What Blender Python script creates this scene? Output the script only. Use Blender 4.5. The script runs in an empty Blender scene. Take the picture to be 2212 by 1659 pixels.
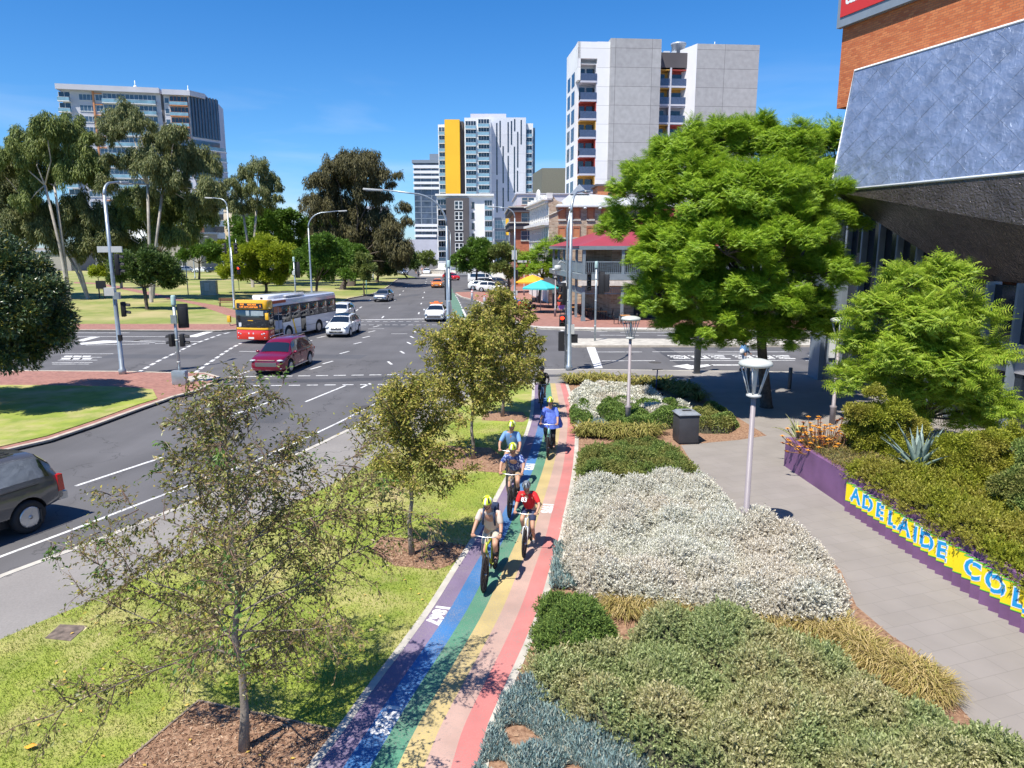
import bpy, bmesh, math, random
import numpy as np
from mathutils import Vector, Matrix, noise as mnoise
S = bpy.context.scene
COL = S.collection
R = math.radians
PI = math.pi
random.seed(7)
rng = np.random.default_rng(11)
# ---------------------------------------------------------------- camera model
W0, H0, F0 = 2212.0, 1659.0, 1555.0
PITCH = R(10.8); CH = 6.6
CP, SP = math.cos(PITCH), math.sin(PITCH)
def ray(px, py):
    a = (px - W0/2)/F0; u = (H0/2 - py)/F0
    return Vector((a, CP + u*SP, u*CP - SP))
def G(px, py, z=0.0):
    d = ray(px, py); t = (z - CH)/d.z
    return Vector((d.x*t, d.y*t, z))
def at(px, py, Y):
    d = ray(px, py); t = Y/d.y
    return Vector((d.x*t, Y, CH + d.z*t))
def zc(Y, z=2.0):
    return Y*CP - (z - CH)*SP
cam = bpy.data.cameras.new('Camera'); camo = bpy.data.objects.new('Camera', cam); COL.objects.link(camo)
camo.location = (0, 0, CH); camo.rotation_euler = (PI/2 - PITCH, 0, 0)
cam.sensor_width = 36; cam.lens = F0/W0*36; cam.clip_end = 6000; cam.clip_start = .1
S.camera = camo
# ---------------------------------------------------------------- materials
def srgb(r, g, b):
    f = lambda c: (c/255/12.92) if c/255 <= .04045 else ((c/255 + .055)/1.055)**2.4
    return (f(r), f(g), f(b), 1)
MATS = {}
def mat(name, col, rough=.7, metal=0., var=.12, scale=4., bump=0., bscale=None, col2=None, emit=None, alpha=1., spec=.5, coat=0., detail=4, thr=None, stretch=None, coords='Object'):
    if name in MATS: return MATS[name]
    m = bpy.data.materials.new(name); m.use_nodes = True; MATS[name] = m
    nt = m.node_tree; N = nt.nodes; L = nt.links; b = N['Principled BSDF']
    b.inputs['Roughness'].default_value = rough; b.inputs['Metallic'].default_value = metal
    b.inputs['Specular IOR Level'].default_value = spec
    if coat: b.inputs['Coat Weight'].default_value = coat; b.inputs['Coat Roughness'].default_value = .05
    col = tuple(col)[:3] + (1,)
    if col2 is None: col2 = tuple(min(1, c*(1+var*2)) for c in col[:3]) + (1,); c1 = tuple(c*(1-var) for c in col[:3]) + (1,)
    else: c1 = col; col2 = tuple(col2)[:3] + (1,)
    if var or thr:
        tc = N.new('ShaderNodeTexCoord'); n = N.new('ShaderNodeTexNoise'); n.inputs['Scale'].default_value = scale; n.inputs['Detail'].default_value = detail
        src = tc.outputs[coords]
        if stretch:
            mp = N.new('ShaderNodeMapping'); mp.inputs['Scale'].default_value = stretch; L.new(src, mp.inputs[0]); src = mp.outputs[0]
        L.new(src, n.inputs['Vector'])
        r = N.new('ShaderNodeValToRGB'); t0, t1 = thr or (.3, .7)
        r.color_ramp.elements[0].position = t0; r.color_ramp.elements[1].position = t1
        r.color_ramp.elements[0].color = c1; r.color_ramp.elements[1].color = col2
        L.new(n.outputs['Fac'], r.inputs[0]); L.new(r.outputs[0], b.inputs['Base Color'])
    else: b.inputs['Base Color'].default_value = col
    if bump:
        tc = N.new('ShaderNodeTexCoord'); n = N.new('ShaderNodeTexNoise'); n.inputs['Scale'].default_value = bscale or scale*4; n.inputs['Detail'].default_value = 5
        L.new(tc.outputs[coords], n.inputs['Vector']); bp = N.new('ShaderNodeBump'); bp.inputs['Strength'].default_value = bump; bp.inputs['Distance'].default_value = .02
        L.new(n.outputs['Fac'], bp.inputs['Height']); L.new(bp.outputs[0], b.inputs['Normal'])
    if emit: b.inputs['Emission Color'].default_value = tuple(col[:3]) + (1,); b.inputs['Emission Strength'].default_value = emit
    if alpha < 1: b.inputs['Alpha'].default_value = alpha
    return m
def leafmat(name, cols, trans=.35, rough=.55, big=None, spec=.3):
    """leaf colour varies from leaf to leaf; big = (scale, second set of cols) slow variation over the plant"""
    if name in MATS: return MATS[name]
    m = bpy.data.materials.new(name); m.use_nodes = True; MATS[name] = m
    nt = m.node_tree; N = nt.nodes; L = nt.links; b = N['Principled BSDF']; out = N['Material Output']
    g = N.new('ShaderNodeNewGeometry')
    def ramp(cs):
        r = N.new('ShaderNodeValToRGB'); el = r.color_ramp.elements
        while len(el) < len(cs): el.new(.5)
        for i, c in enumerate(cs): el[i].position = i/(len(cs)-1); el[i].color = tuple(c)[:3] + (1,)
        L.new(g.outputs['Random Per Island'], r.inputs[0]); return r.outputs[0]
    c = ramp(cols)
    if big:
        c2 = ramp(big[1]); n = N.new('ShaderNodeTexNoise'); n.inputs['Scale'].default_value = big[0]; n.inputs['Detail'].default_value = 3
        tc = N.new('ShaderNodeTexCoord'); L.new(tc.outputs['Object'], n.inputs['Vector'])
        r = N.new('ShaderNodeValToRGB'); r.color_ramp.elements[0].position = .42; r.color_ramp.elements[1].position = .6; L.new(n.outputs['Fac'], r.inputs[0])
        mx = N.new('ShaderNodeMix'); mx.data_type = 'RGBA'; L.new(r.outputs[0], mx.inputs[0]); L.new(c, mx.inputs[6]); L.new(c2, mx.inputs[7]); c = mx.outputs[2]
    L.new(c, b.inputs['Base Color']); b.inputs['Roughness'].default_value = rough; b.inputs['Specular IOR Level'].default_value = spec
    if trans:
        t = N.new('ShaderNodeBsdfTranslucent'); L.new(c, t.inputs[0]); ms = N.new('ShaderNodeMixShader'); ms.inputs[0].default_value = trans
        L.new(b.outputs[0], ms.inputs[1]); L.new(t.outputs[0], ms.inputs[2]); L.new(ms.outputs[0], out.inputs[0])
    return m
def brickmat(name, c1, c2, mortar, bw, bh, ms=.01, rot=0., rough=.85, bump=.3, coords='Object', axes=None, noisec=.5, offset=.5):
    if name in MATS: return MATS[name]
    m = bpy.data.materials.new(name); m.use_nodes = True; MATS[name] = m
    nt = m.node_tree; N = nt.nodes; L = nt.links; b = N['Principled BSDF']; b.inputs['Roughness'].default_value = rough
    tc = N.new('ShaderNodeTexCoord'); mp = N.new('ShaderNodeMapping'); mp.inputs['Rotation'].default_value = axes or (0, 0, rot)
    src = tc.outputs[coords]
    L.new(src, mp.inputs[0]); br = N.new('ShaderNodeTexBrick'); L.new(mp.outputs[0], br.inputs['Vector'])
    br.inputs['Scale'].default_value = 1; br.inputs['Brick Width'].default_value = bw; br.inputs['Row Height'].default_value = bh; br.inputs['Mortar Size'].default_value = ms
    br.offset = offset
    br.inputs['Color1'].default_value = c1; br.inputs['Color2'].default_value = c2; br.inputs['Mortar'].default_value = mortar
    n = N.new('ShaderNodeTexNoise'); n.inputs['Scale'].default_value = 1.3; n.inputs['Detail'].default_value = 6; L.new(src, n.inputs['Vector'])
    r = N.new('ShaderNodeMapRange'); r.inputs['To Min'].default_value = 1-noisec*.5; r.inputs['To Max'].default_value = 1+noisec*.5; L.new(n.outputs['Fac'], r.inputs[0])
    mx = N.new('ShaderNodeVectorMath'); mx.operation = 'SCALE'; L.new(br.outputs['Color'], mx.inputs[0]); L.new(r.outputs[0], mx.inputs['Scale'])
    L.new(mx.outputs[0], b.inputs['Base Color'])
    if bump:
        bp = N.new('ShaderNodeBump'); bp.inputs['Strength'].default_value = bump; bp.inputs['Distance'].default_value = .01; bp.invert = True
        L.new(br.outputs['Fac'], bp.inputs['Height']); L.new(bp.outputs[0], b.inputs['Normal'])
    return m
# ---------------------------------------------------------------- objects
def tag(o, label=None, cat=None, group=None, kind=None):
    if label: o['label'] = label
    if cat: o['category'] = cat
    if group: o['group'] = group
    if kind: o['kind'] = kind
    return o
def empty(name, loc, rz=0, **k):
    o = bpy.data.objects.new(name, None); COL.objects.link(o); o.location = loc; o.rotation_euler = (0, 0, rz); o.empty_display_size = .2
    return tag(o, **k)
def link(name, me, parent=None, loc=(0, 0, 0), rz=0, **k):
    o = bpy.data.objects.new(name, me); COL.objects.link(o); o.location = loc; o.rotation_euler = (0, 0, rz)
    if parent is not None: o.parent = parent
    return tag(o, **k)
def kids(o): return [c for c in bpy.data.objects if c.parent is o]
KID = {}
def copy_tree(o, parent=None, _map=None):
    if _map is None:
        _map = {}
        for c in bpy.data.objects:
            if c.parent: _map.setdefault(c.parent.name, []).append(c)
    c = o.copy(); COL.objects.link(c)
    if parent is not None: c.parent = parent
    for ch in _map.get(o.name, []): copy_tree(ch, c, _map)
    return c
def npmesh(name, V, Fq, mats=None, smooth=False, midx=None):
    """V (n,3), Fq (m,k) uniform faces"""
    me = bpy.data.meshes.new(name); V = np.asarray(V, dtype=np.float32); Fq = np.asarray(Fq, dtype=np.int32)
    n, (m, k) = len(V), Fq.shape
    me.vertices.add(n); me.vertices.foreach_set('co', V.ravel()); me.loops.add(m*k); me.loops.foreach_set('vertex_index', Fq.ravel())
    me.polygons.add(m); me.polygons.foreach_set('loop_start', np.arange(0, m*k, k, dtype=np.int32))
    if midx is not None: me.polygons.foreach_set('material_index', np.asarray(midx, dtype=np.int32))
    me.update(calc_edges=True)
    me.polygons.foreach_set('use_smooth', np.full(m, smooth))
    for a in (mats or []): me.materials.append(a)
    return me
def scatter(tv, tf, P, X, Y, Z, sc):
    """instance template (tv,tf) with frames X,Y,Z at P"""
    tv = np.asarray(tv, float); tf = np.asarray(tf, int); n = len(P); sc = np.broadcast_to(np.asarray(sc, float), (n,))
    V = P[:, None, :] + sc[:, None, None]*(tv[None, :, 0:1]*X[:, None, :] + tv[None, :, 1:2]*Y[:, None, :] + tv[None, :, 2:3]*Z[:, None, :])
    Fx = tf[None] + (np.arange(n)*len(tv))[:, None, None]
    return V.reshape(-1, 3), Fx.reshape(-1, tf.shape[1])
def unit(a):
    return a/np.maximum(np.linalg.norm(a, axis=-1, keepdims=True), 1e-9)
def frames(D, roll=None):
    """orthonormal frames with X along D"""
    X = unit(D); up = np.where(np.abs(X[:, 2:3]) > .95, np.array([[1., 0, 0]]), np.array([[0, 0, 1.]]))
    Y = unit(np.cross(up, X)); Z = np.cross(X, Y)
    if roll is not None:
        c, s = np.cos(roll)[:, None], np.sin(roll)[:, None]; Y, Z = c*Y + s*Z, c*Z - s*Y
    return X, Y, Z
LEAF = ([(0, 0, 0), (.45, .24, .06), (1, 0, -.06), (.45, -.24, .06)], [(0, 1, 2, 3)])
ROUND = ([(0, 0, 0), (.4, .4, .05), (1, 0, 0), (.4, -.4, .05)], [(0, 1, 2, 3)])
BLADE = ([(0, -.03, 0), (.55, -.025, .03), (1, 0, -.02), (.55, .025, .03), (0, .03, 0)], [(0, 1, 3, 4), (1, 2, 3, 3)])
def frond_template(n=7, w=.5):
    v = []; f = []
    for i in range(n):
        t = (i + .6)/n; ln = w*math.sin(PI*min(1, .18 + t*.85))*1.0; z = -.28*t*t
        for s in (-1, 1):
            b = len(v); x = t
            v += [(x - .035, 0, z), (x + .055, s*ln*.5, z + .03), (x + .13, s*ln, z - .07), (x + .035, 0, z)]
            f.append((b, b+1, b+2, b+3) if s > 0 else (b+3, b+2, b+1, b))
    b = len(v); v += [(0, -.012, 0), (1, -.004, -.28), (1, .004, -.28), (0, .012, 0)]; f.append((b, b+1, b+2, b+3))
    return v, f
class MB:
    def __init__(s): s.v = []; s.f = []; s.m = []; s.sm = []; s.cur = 0; s.smooth = False
    def add(s, vs, fs, m=None, smooth=None):
        b = len(s.v); s.v += [tuple(p) for p in vs]
        for f in fs: s.f.append([b + i for i in f]); s.m.append(s.cur if m is None else m); s.sm.append(s.smooth if smooth is None else smooth)
        return s
    def box(s, c, d, rz=0, m=None, rot=None, taper=1.):
        x, y, z = d[0]/2, d[1]/2, d[2]/2; M = rot or Matrix.Rotation(rz, 3, 'Z'); c = Vector(c)
        vs = [c + M @ Vector((sx*x*(taper if sz > 0 else 1), sy*y*(taper if sz > 0 else 1), sz*z)) for sz in (-1, 1) for sx, sy in ((-1, -1), (1, -1), (1, 1), (-1, 1))]
        return s.add(vs, [(3, 2, 1, 0), (4, 5, 6, 7), (0, 1, 5, 4), (1, 2, 6, 5), (2, 3, 7, 6), (3, 0, 4, 7)], m)
    def bb(s, x0, x1, y0, y1, z0, z1, m=None):
        return s.box(((x0+x1)/2, (y0+y1)/2, (z0+z1)/2), (x1-x0, y1-y0, z1-z0), m=m)
    def tube(s, pts, rad, n=8, m=None, caps=True, smooth=True):
        pts = [Vector(p) for p in pts]; k = len(pts); rad = [rad]*k if not hasattr(rad, '__len__') else rad
        base = len(s.v); up = None
        for i, p in enumerate(pts):
            d = (pts[min(i+1, k-1)] - pts[max(i-1, 0)])
            d = d.normalized() if d.length > 1e-9 else Vector((0, 0, 1))
            if up is None: up = Vector((0, 0, 1)) if abs(d.z) < .9 else Vector((1, 0, 0))
            a = d.cross(up)
            if a.length < 1e-6: a = d.cross(Vector((0, 1, 0)))
            a.normalize(); b = a.cross(d).normalized(); up = b
            for j in range(n):
                t = 2*PI*j/n; s.v.append(tuple(p + (a*math.cos(t) + b*math.sin(t))*rad[i]))
        mi = s.cur if m is None else m
        for i in range(k-1):
            for j in range(n):
                j2 = (j+1) % n; s.f.append([base+i*n+j, base+i*n+j2, base+(i+1)*n+j2, base+(i+1)*n+j]); s.m.append(mi); s.sm.append(smooth)
        if caps:
            s.f.append([base+j for j in range(n)][::-1]); s.m.append(mi); s.sm.append(False)
            s.f.append([base+(k-1)*n+j for j in range(n)]); s.m.append(mi); s.sm.append(False)
        return s
    def lathe(s, prof, n=16, c=(0, 0, 0), m=None, axis='Z', smooth=True):
        base = len(s.v); c = Vector(c)
        for r, z in prof:
            for j in range(n):
                t = 2*PI*j/n; p = Vector((r*math.cos(t), r*math.sin(t), z))
                if axis == 'Y': p = Vector((p.x, p.z, -p.y))
                if axis == 'X': p = Vector((p.z, p.y, -p.x))
                s.v.append(tuple(c + p))
        mi = s.cur if m is None else m; k = len(prof)
        for i in range(k-1):
            for j in range(n):
                j2 = (j+1) % n; s.f.append([base+i*n+j, base+i*n+j2, base+(i+1)*n+j2, base+(i+1)*n+j]); s.m.append(mi); s.sm.append(smooth)
        for i, rev in ((0, True), (k-1, False)):
            if prof[i][0] > 1e-4:
                q = [base+i*n+j for j in range(n)]; s.f.append(q[::-1] if rev else q); s.m.append(mi); s.sm.append(False)
        return s
    def prism(s, poly, z0, z1, m=None, mside=None):
        n = len(poly); poly = [(p[0], p[1]) for p in poly]
        if sum(poly[i][0]*poly[(i+1) % n][1] - poly[(i+1) % n][0]*poly[i][1] for i in range(n)) < 0: poly = poly[::-1]
        b = len(s.v); s.v += [(x, y, z0) for x, y in poly] + [(x, y, z1) for x, y in poly]; mi = s.cur if m is None else m
        s.f.append([b+n+i for i in range(n)]); s.m.append(mi); s.sm.append(False)
        s.f.append([b+i for i in range(n)][::-1]); s.m.append(mi); s.sm.append(False)
        for i in range(n):
            j = (i+1) % n; s.f.append([b+i, b+j, b+n+j, b+n+i]); s.m.append(mi if mside is None else mside); s.sm.append(False)
        return s
    def ball(s, c, r, n=12, k=8, m=None, rot=None):
        c = Vector(c); r = (r, r, r) if not hasattr(r, '__len__') else r; base = len(s.v); mi = s.cur if m is None else m
        for i in range(k+1):
            ph = PI*i/k
            for j in range(n):
                t = 2*PI*j/n; p = Vector((r[0]*math.sin(ph)*math.cos(t), r[1]*math.sin(ph)*math.sin(t), r[2]*math.cos(ph)))
                if rot: p = rot @ p
                s.v.append(tuple(c + p))
        for i in range(k):
            for j in range(n):
                j2 = (j+1) % n; s.f.append([base+(i+1)*n+j, base+(i+1)*n+j2, base+i*n+j2, base+i*n+j]); s.m.append(mi); s.sm.append(True)
        return s
    def xf(s, M, start=0):
        for i in range(start, len(s.v)): s.v[i] = tuple(M @ Vector(s.v[i]))
        return s
    def merge(s, o, M=None, m=None):
        b = len(s.v); s.v += [tuple(M @ Vector(p)) for p in o.v] if M else o.v
        for f, mi, sm in zip(o.f, o.m, o.sm): s.f.append([b+i for i in f]); s.m.append(mi if m is None else m); s.sm.append(sm)
        return s
    def mesh(s, name, mats):
        me = bpy.data.meshes.new(name)
        fs = []
        for f in s.f:
            g = []
            for i in f:
                if not g or g[-1] != i: g.append(i)
            fs.append(g)
        me.from_pydata(s.v, [], fs); me.polygons.foreach_set('material_index', s.m); me.polygons.foreach_set('use_smooth', s.sm)
        for a in (mats if isinstance(mats, (list, tuple)) else [mats]): me.materials.append(a)
        me.update(); return me
    def build(s, name, mats, parent=None, loc=(0, 0, 0), rz=0, bevel=0, **k):
        me = s.mesh(name, mats)
        if bevel:
            bm = bmesh.new(); bm.from_mesh(me); bmesh.ops.remove_doubles(bm, verts=bm.verts, dist=1e-5)
            es = [e for e in bm.edges if len(e.link_faces) == 2 and e.calc_face_angle(0) > .6]
            bmesh.ops.bevel(bm, geom=es, offset=bevel, segments=2, affect='EDGES', profile=.5); bm.to_mesh(me); bm.free()
            me.polygons.foreach_set('use_smooth', [True]*len(me.polygons)); me.set_sharp_from_angle(angle=R(40))
        return link(name, me, parent, loc, rz, **k)
_dg = None
def eval_mesh(o):
    dg = bpy.context.evaluated_depsgraph_get(); dg.update()
    me = bpy.data.meshes.new_from_object(o.evaluated_get(dg)); return me
FONTC = {}
def text_geo(txt, size=1., thick=0., bold=0., space=1.):
    """text outline as (verts, faces) in the XY plane, centred"""
    cu = bpy.data.curves.new('lettering', 'FONT'); cu.body = txt; cu.size = size; cu.extrude = thick/2; cu.offset = bold; cu.align_x = 'CENTER'; cu.align_y = 'CENTER'; cu.resolution_u = 3; cu.space_character = space
    o = bpy.data.objects.new('lettering', cu); COL.objects.link(o); me = eval_mesh(o)
    vs = [tuple(v.co) for v in me.vertices]; fs = [tuple(p.vertices) for p in me.polygons]
    bpy.data.objects.remove(o); bpy.data.meshes.remove(me); bpy.data.curves.remove(cu)
    return vs, fs
def text_obj(txt, size, M, material, name='lettering', parent=None, thick=.004, bold=0., space=1., **k):
    vs, fs = text_geo(txt, size, thick, bold, space); m = MB(); m.add([M @ Vector(v) for v in vs], fs)
    return m.build(name, material, parent, **k)
def frame_mat(origin, xdir, ydir):
    x = Vector(xdir).normalized(); z = x.cross(Vector(ydir)).normalized(); y = z.cross(x)
    return Matrix(((x.x, y.x, z.x, origin[0]), (x.y, y.y, z.y, origin[1]), (x.z, y.z, z.z, origin[2]), (0, 0, 0, 1)))
# ---------------------------------------------------------------- world and light
wd = bpy.data.worlds.new('World'); S.world = wd; wd.use_nodes = True
nt = wd.node_tree; N = nt.nodes; L = nt.links; bg = N['Background']
sky = N.new('ShaderNodeTexSky'); sky.sky_type = 'NISHITA'; sky.sun_disc = False; sky.sun_elevation = R(60); sky.sun_rotation = R(219)
sky.air_density = 1.0; sky.dust_density = .1; sky.ozone_density = 1.6; sky.altitude = 50
tz = N.new('ShaderNodeTexCoord'); sz = N.new('ShaderNodeSeparateXYZ'); L.new(tz.outputs['Generated'], sz.inputs[0])
tint = N.new('ShaderNodeValToRGB'); te = tint.color_ramp.elements; te[0].position = 0; te[0].color = (.66, .98, 1.5, 1); te[1].position = .75; te[1].color = (.16, .66, 1.30, 1); e = te.new(.12); e.color = (.50, .98, 1.5, 1); e = te.new(.35); e.color = (.25, .86, 1.5, 1)
L.new(sz.outputs['Z'], tint.inputs[0]); hs = N.new('ShaderNodeMix'); hs.data_type = 'RGBA'; hs.blend_type = 'MULTIPLY'; hs.inputs[0].default_value = 1; L.new(sky.outputs[0], hs.inputs[6]); L.new(tint.outputs[0], hs.inputs[7])
tc = N.new('ShaderNodeTexCoord'); mp = N.new('ShaderNodeMapping'); mp.inputs['Scale'].default_value = (1.6, 1.6, 9); L.new(tc.outputs['Generated'], mp.inputs[0])
cn = N.new('ShaderNodeTexNoise'); cn.inputs['Scale'].default_value = 1.7; cn.inputs['Detail'].default_value = 7; cn.inputs['Distortion'].default_value = .4; L.new(mp.outputs[0], cn.inputs['Vector'])
cr = N.new('ShaderNodeValToRGB'); cr.color_ramp.elements[0].position = .5; cr.color_ramp.elements[1].position = .78; L.new(cn.outputs['Fac'], cr.inputs[0])
sx = N.new('ShaderNodeSeparateXYZ'); L.new(tc.outputs['Generated'], sx.inputs[0])
mr = N.new('ShaderNodeMapRange'); mr.inputs['From Min'].default_value = .02; mr.inputs['From Max'].default_value = .24; mr.inputs['To Min'].default_value = .55; mr.inputs['To Max'].default_value = 0; L.new(sx.outputs['Z'], mr.inputs[0])
mm = N.new('ShaderNodeMath'); mm.operation = 'MULTIPLY'; L.new(cr.outputs[0], mm.inputs[0]); L.new(mr.outputs[0], mm.inputs[1])
mx = N.new('ShaderNodeMix'); mx.data_type = 'RGBA'; L.new(mm.outputs[0], mx.inputs[0]); L.new(hs.outputs[2], mx.inputs[6]); mx.inputs[7].default_value = (9.5, 10.2, 11.5, 1)
L.new(mx.outputs[2], bg.inputs['Color']); bg.inputs['Strength'].default_value = .072
sl = bpy.data.lights.new('Sun', 'SUN'); sl.energy = 4.9; sl.angle = R(.5); sl.color = (1, .945, .84)
so = bpy.data.objects.new('Sun', sl); COL.objects.link(so); so.rotation_euler = Vector((.34, .42, -1)).to_track_quat('-Z', 'Y').to_euler()
S.view_settings.view_transform = 'Standard'; S.view_settings.look = 'None'; S.view_settings.gamma = 1; S.view_settings.exposure = .58
S.cycles.max_bounces = 6; S.cycles.transparent_max_bounces = 8
# ---------------------------------------------------------------- ground
def asphaltmat(name, c, streak=True, c2=None):
    m = mat(name, c, .88, var=.10, scale=.35, bump=.25, bscale=60)
    nt = m.node_tree; N = nt.nodes; L = nt.links; b = N['Principled BSDF']; src = b.inputs['Base Color'].links[0].from_socket
    tc = N.new('ShaderNodeTexCoord'); n = N.new('ShaderNodeTexNoise'); n.inputs['Scale'].default_value = 30; n.inputs['Detail'].default_value = 3; L.new(tc.outputs['Object'], n.inputs['Vector'])
    v = N.new('ShaderNodeTexNoise'); v.inputs['Scale'].default_value = 1.; v.inputs['Detail'].default_value = 3
    mp = N.new('ShaderNodeMapping'); mp.inputs['Scale'].default_value = (1.0, .05, 1); mp.inputs['Rotation'].default_value = (0, 0, R(-4)); L.new(tc.outputs['Object'], mp.inputs[0]); L.new(mp.outputs[0], v.inputs['Vector'])
    a = N.new('ShaderNodeMapRange'); a.inputs['To Min'].default_value = .8; a.inputs['To Max'].default_value = 1.2; L.new(n.outputs['Fac'], a.inputs[0])
    a2 = N.new('ShaderNodeMapRange'); a2.inputs['To Min'].default_value = .8 if streak else .95; a2.inputs['To Max'].default_value = 1.25 if streak else 1.05; L.new(v.outputs['Fac'], a2.inputs[0])
    mu = N.new('ShaderNodeMath'); mu.operation = 'MULTIPLY'; L.new(a.outputs[0], mu.inputs[0]); L.new(a2.outputs[0], mu.inputs[1])
    # fine cracks
    cv = N.new('ShaderNodeTexVoronoi'); cv.feature = 'DISTANCE_TO_EDGE'; cv.inputs['Scale'].default_value = .16; nz = N.new('ShaderNodeTexNoise'); nz.inputs['Scale'].default_value = 1.2; nz.inputs['Detail'].default_value = 6
    vm = N.new('ShaderNodeVectorMath'); vm.operation = 'MULTIPLY_ADD'; L.new(tc.outputs['Object'], nz.inputs['Vector']); L.new(nz.outputs['Color'], vm.inputs[0]); vm.inputs[1].default_value = (2.5, 2.5, 0); L.new(tc.outputs['Object'], vm.inputs[2]); L.new(vm.outputs[0], cv.inputs['Vector'])
    cr = N.new('ShaderNodeMapRange'); cr.inputs['From Min'].default_value = .0015; cr.inputs['From Max'].default_value = .004; cr.inputs['To Min'].default_value = .62; cr.inputs['To Max'].default_value = 1; L.new(cv.outputs[0], cr.inputs[0])
    m3 = N.new('ShaderNodeMath'); m3.operation = 'MULTIPLY'; L.new(mu.outputs[0], m3.inputs[0]); L.new(cr.outputs[0], m3.inputs[1])
    sc = N.new('ShaderNodeVectorMath'); sc.operation = 'SCALE'; L.new(src, sc.inputs[0]); L.new(m3.outputs[0], sc.inputs['Scale']); L.new(sc.outputs[0], b.inputs['Base Color'])
    return m
M_road = asphaltmat('asphalt', (.098, .096, .102))
M_foot = asphaltmat('footpath_asphalt', (.23, .215, .205), streak=False)
M_gap = asphaltmat('trench_asphalt', (.06, .061, .07), streak=False)
M_white = mat('road_paint', (.38, .38, .385), .7, scale=5, col2=(.66, .66, .66), thr=(.3, .5), detail=8)
M_conc = mat('concrete', (.46, .44, .40), .85, var=.12, scale=2.5, bump=.2)
M_pconc = mat('pale_concrete', (.42, .395, .35), .85, var=.16, scale=2.5, bump=.2)
M_kerb = mat('kerb_stone', (.42, .37, .31), .85, var=.15, scale=3, bump=.2)
M_brickpave = brickmat('brick_paving', (.27, .115, .09, 1), (.36, .165, .13, 1), (.26, .19, .16, 1), .23, .115, .008, rot=.6, bump=.2)
M_slab = brickmat('slab_paving', (.25, .226, .207, 1), (.262, .237, .22, 1), (.21, .19, .174, 1), .6, .4, .006, rot=-.32, bump=.2, noisec=.35)
M_mulch = mat('bark_mulch', (.17, .085, .05), .95, var=.5, scale=14, col2=(.40, .25, .16), bump=1., bscale=45)
M_dirt = mat('city_ground', (.22, .2, .17), .95, var=.2, scale=.02)
def lawnmat(name, a, b2, dry, thr=(.50, .68), sc=.45):
    m = mat(name, a, .9, var=.3, scale=1.1, col2=b2, bump=.8, bscale=50, detail=8)
    nt = m.node_tree; N = nt.nodes; L = nt.links; b = N['Principled BSDF']; src = b.inputs['Base Color'].links[0].from_socket
    tc = N.new('ShaderNodeTexCoord'); n = N.new('ShaderNodeTexNoise'); n.inputs['Scale'].default_value = sc; n.inputs['Detail'].default_value = 9; n.inputs['Roughness'].default_value = .65; L.new(tc.outputs['Object'], n.inputs['Vector'])
    r = N.new('ShaderNodeValToRGB'); r.color_ramp.elements[0].position = thr[0]; r.color_ramp.elements[1].position = thr[1]; L.new(n.outputs['Fac'], r.inputs[0])
    mx = N.new('ShaderNodeMix'); mx.data_type = 'RGBA'; L.new(r.outputs[0], mx.inputs[0]); L.new(src, mx.inputs[6]); mx.inputs[7].default_value = dry; L.new(mx.outputs[2], b.inputs['Base Color'])
    return m
M_lawn = lawnmat('lawn_grass', (.17, .235, .03), (.31, .36, .055), (.46, .38, .18, 1), (.46, .66))
M_lawn2 = lawnmat('park_grass', (.15, .20, .04), (.25, .28, .065), (.40, .34, .16, 1), (.42, .66), .12)
def sheet(name, pts, z0, z1, m, mside=None, **k):
    b = MB(); b.prism(pts, z0, z1, m=0, mside=1 if mside else None)
    return b.build(name, [m, mside] if mside else [m], None, kind='structure', **k)
def GP(pts, z=0.): return [G(x, y, z) for x, y in pts]
b = MB(); b.prism([(-3000, -60), (3000, -60), (3000, 4500), (-3000, 4500)], -.3, -.05); b.build('ground', M_dirt, kind='structure')
sheet('road', [(-400, -50), (400, -50), (400, 900), (-400, 900)], -.2, 0, M_road)
KZ = .12
# near block: footpaths, plaza
KL = [(-700, 1560), (-200, 1330), (0, 1242), (200, 1168), (386, 1094), (560, 1018), (700, 952), (883, 863), (939, 826), (1000, 812), (1060, 804), (1130, 799), (1230, 797), (1800, 804), (2600, 812)]
near = GP(KL, KZ) + [Vector((60, 30, 0)), Vector((60, -40, 0)), Vector((-30, -40, 0))]
sheet('pavement', near, -.1, KZ, M_foot, M_kerb)
# cream kerb edge
def ribbon(pts, w, z0, z1, off=0.):
    """polyline -> closed outline of width w, to the right of travel plus off"""
    P = [Vector((p[0], p[1])) for p in pts]; n = len(P); A = []; B = []
    for i in range(n):
        d = (P[min(i+1, n-1)] - P[max(i-1, 0)]).normalized(); nn = Vector((d.y, -d.x)); A.append(P[i] + nn*off); B.append(P[i] + nn*(off + w))
    return A, B
def strip(name, pts, w, z0, z1, m, off=0., **k):
    A, B = ribbon(pts, w, z0, z1, off); b = MB(); n = len(A)
    for i in range(n-1): b.prism([A[i], A[i+1], B[i+1], B[i]], z0, z1)
    return b.build(name, m, None, **k)
def strips(b, pts, w, z0, z1, off=0., m=None):
    A, B = ribbon(pts, w, z0, z1, off)
    for i in range(len(A)-1): b.prism([A[i], A[i+1], B[i+1], B[i]], z0, z1, m=m)
strip('kerb', GP(KL, KZ), .16, KZ-.05, KZ+.012, M_pconc, kind='structure')
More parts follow.
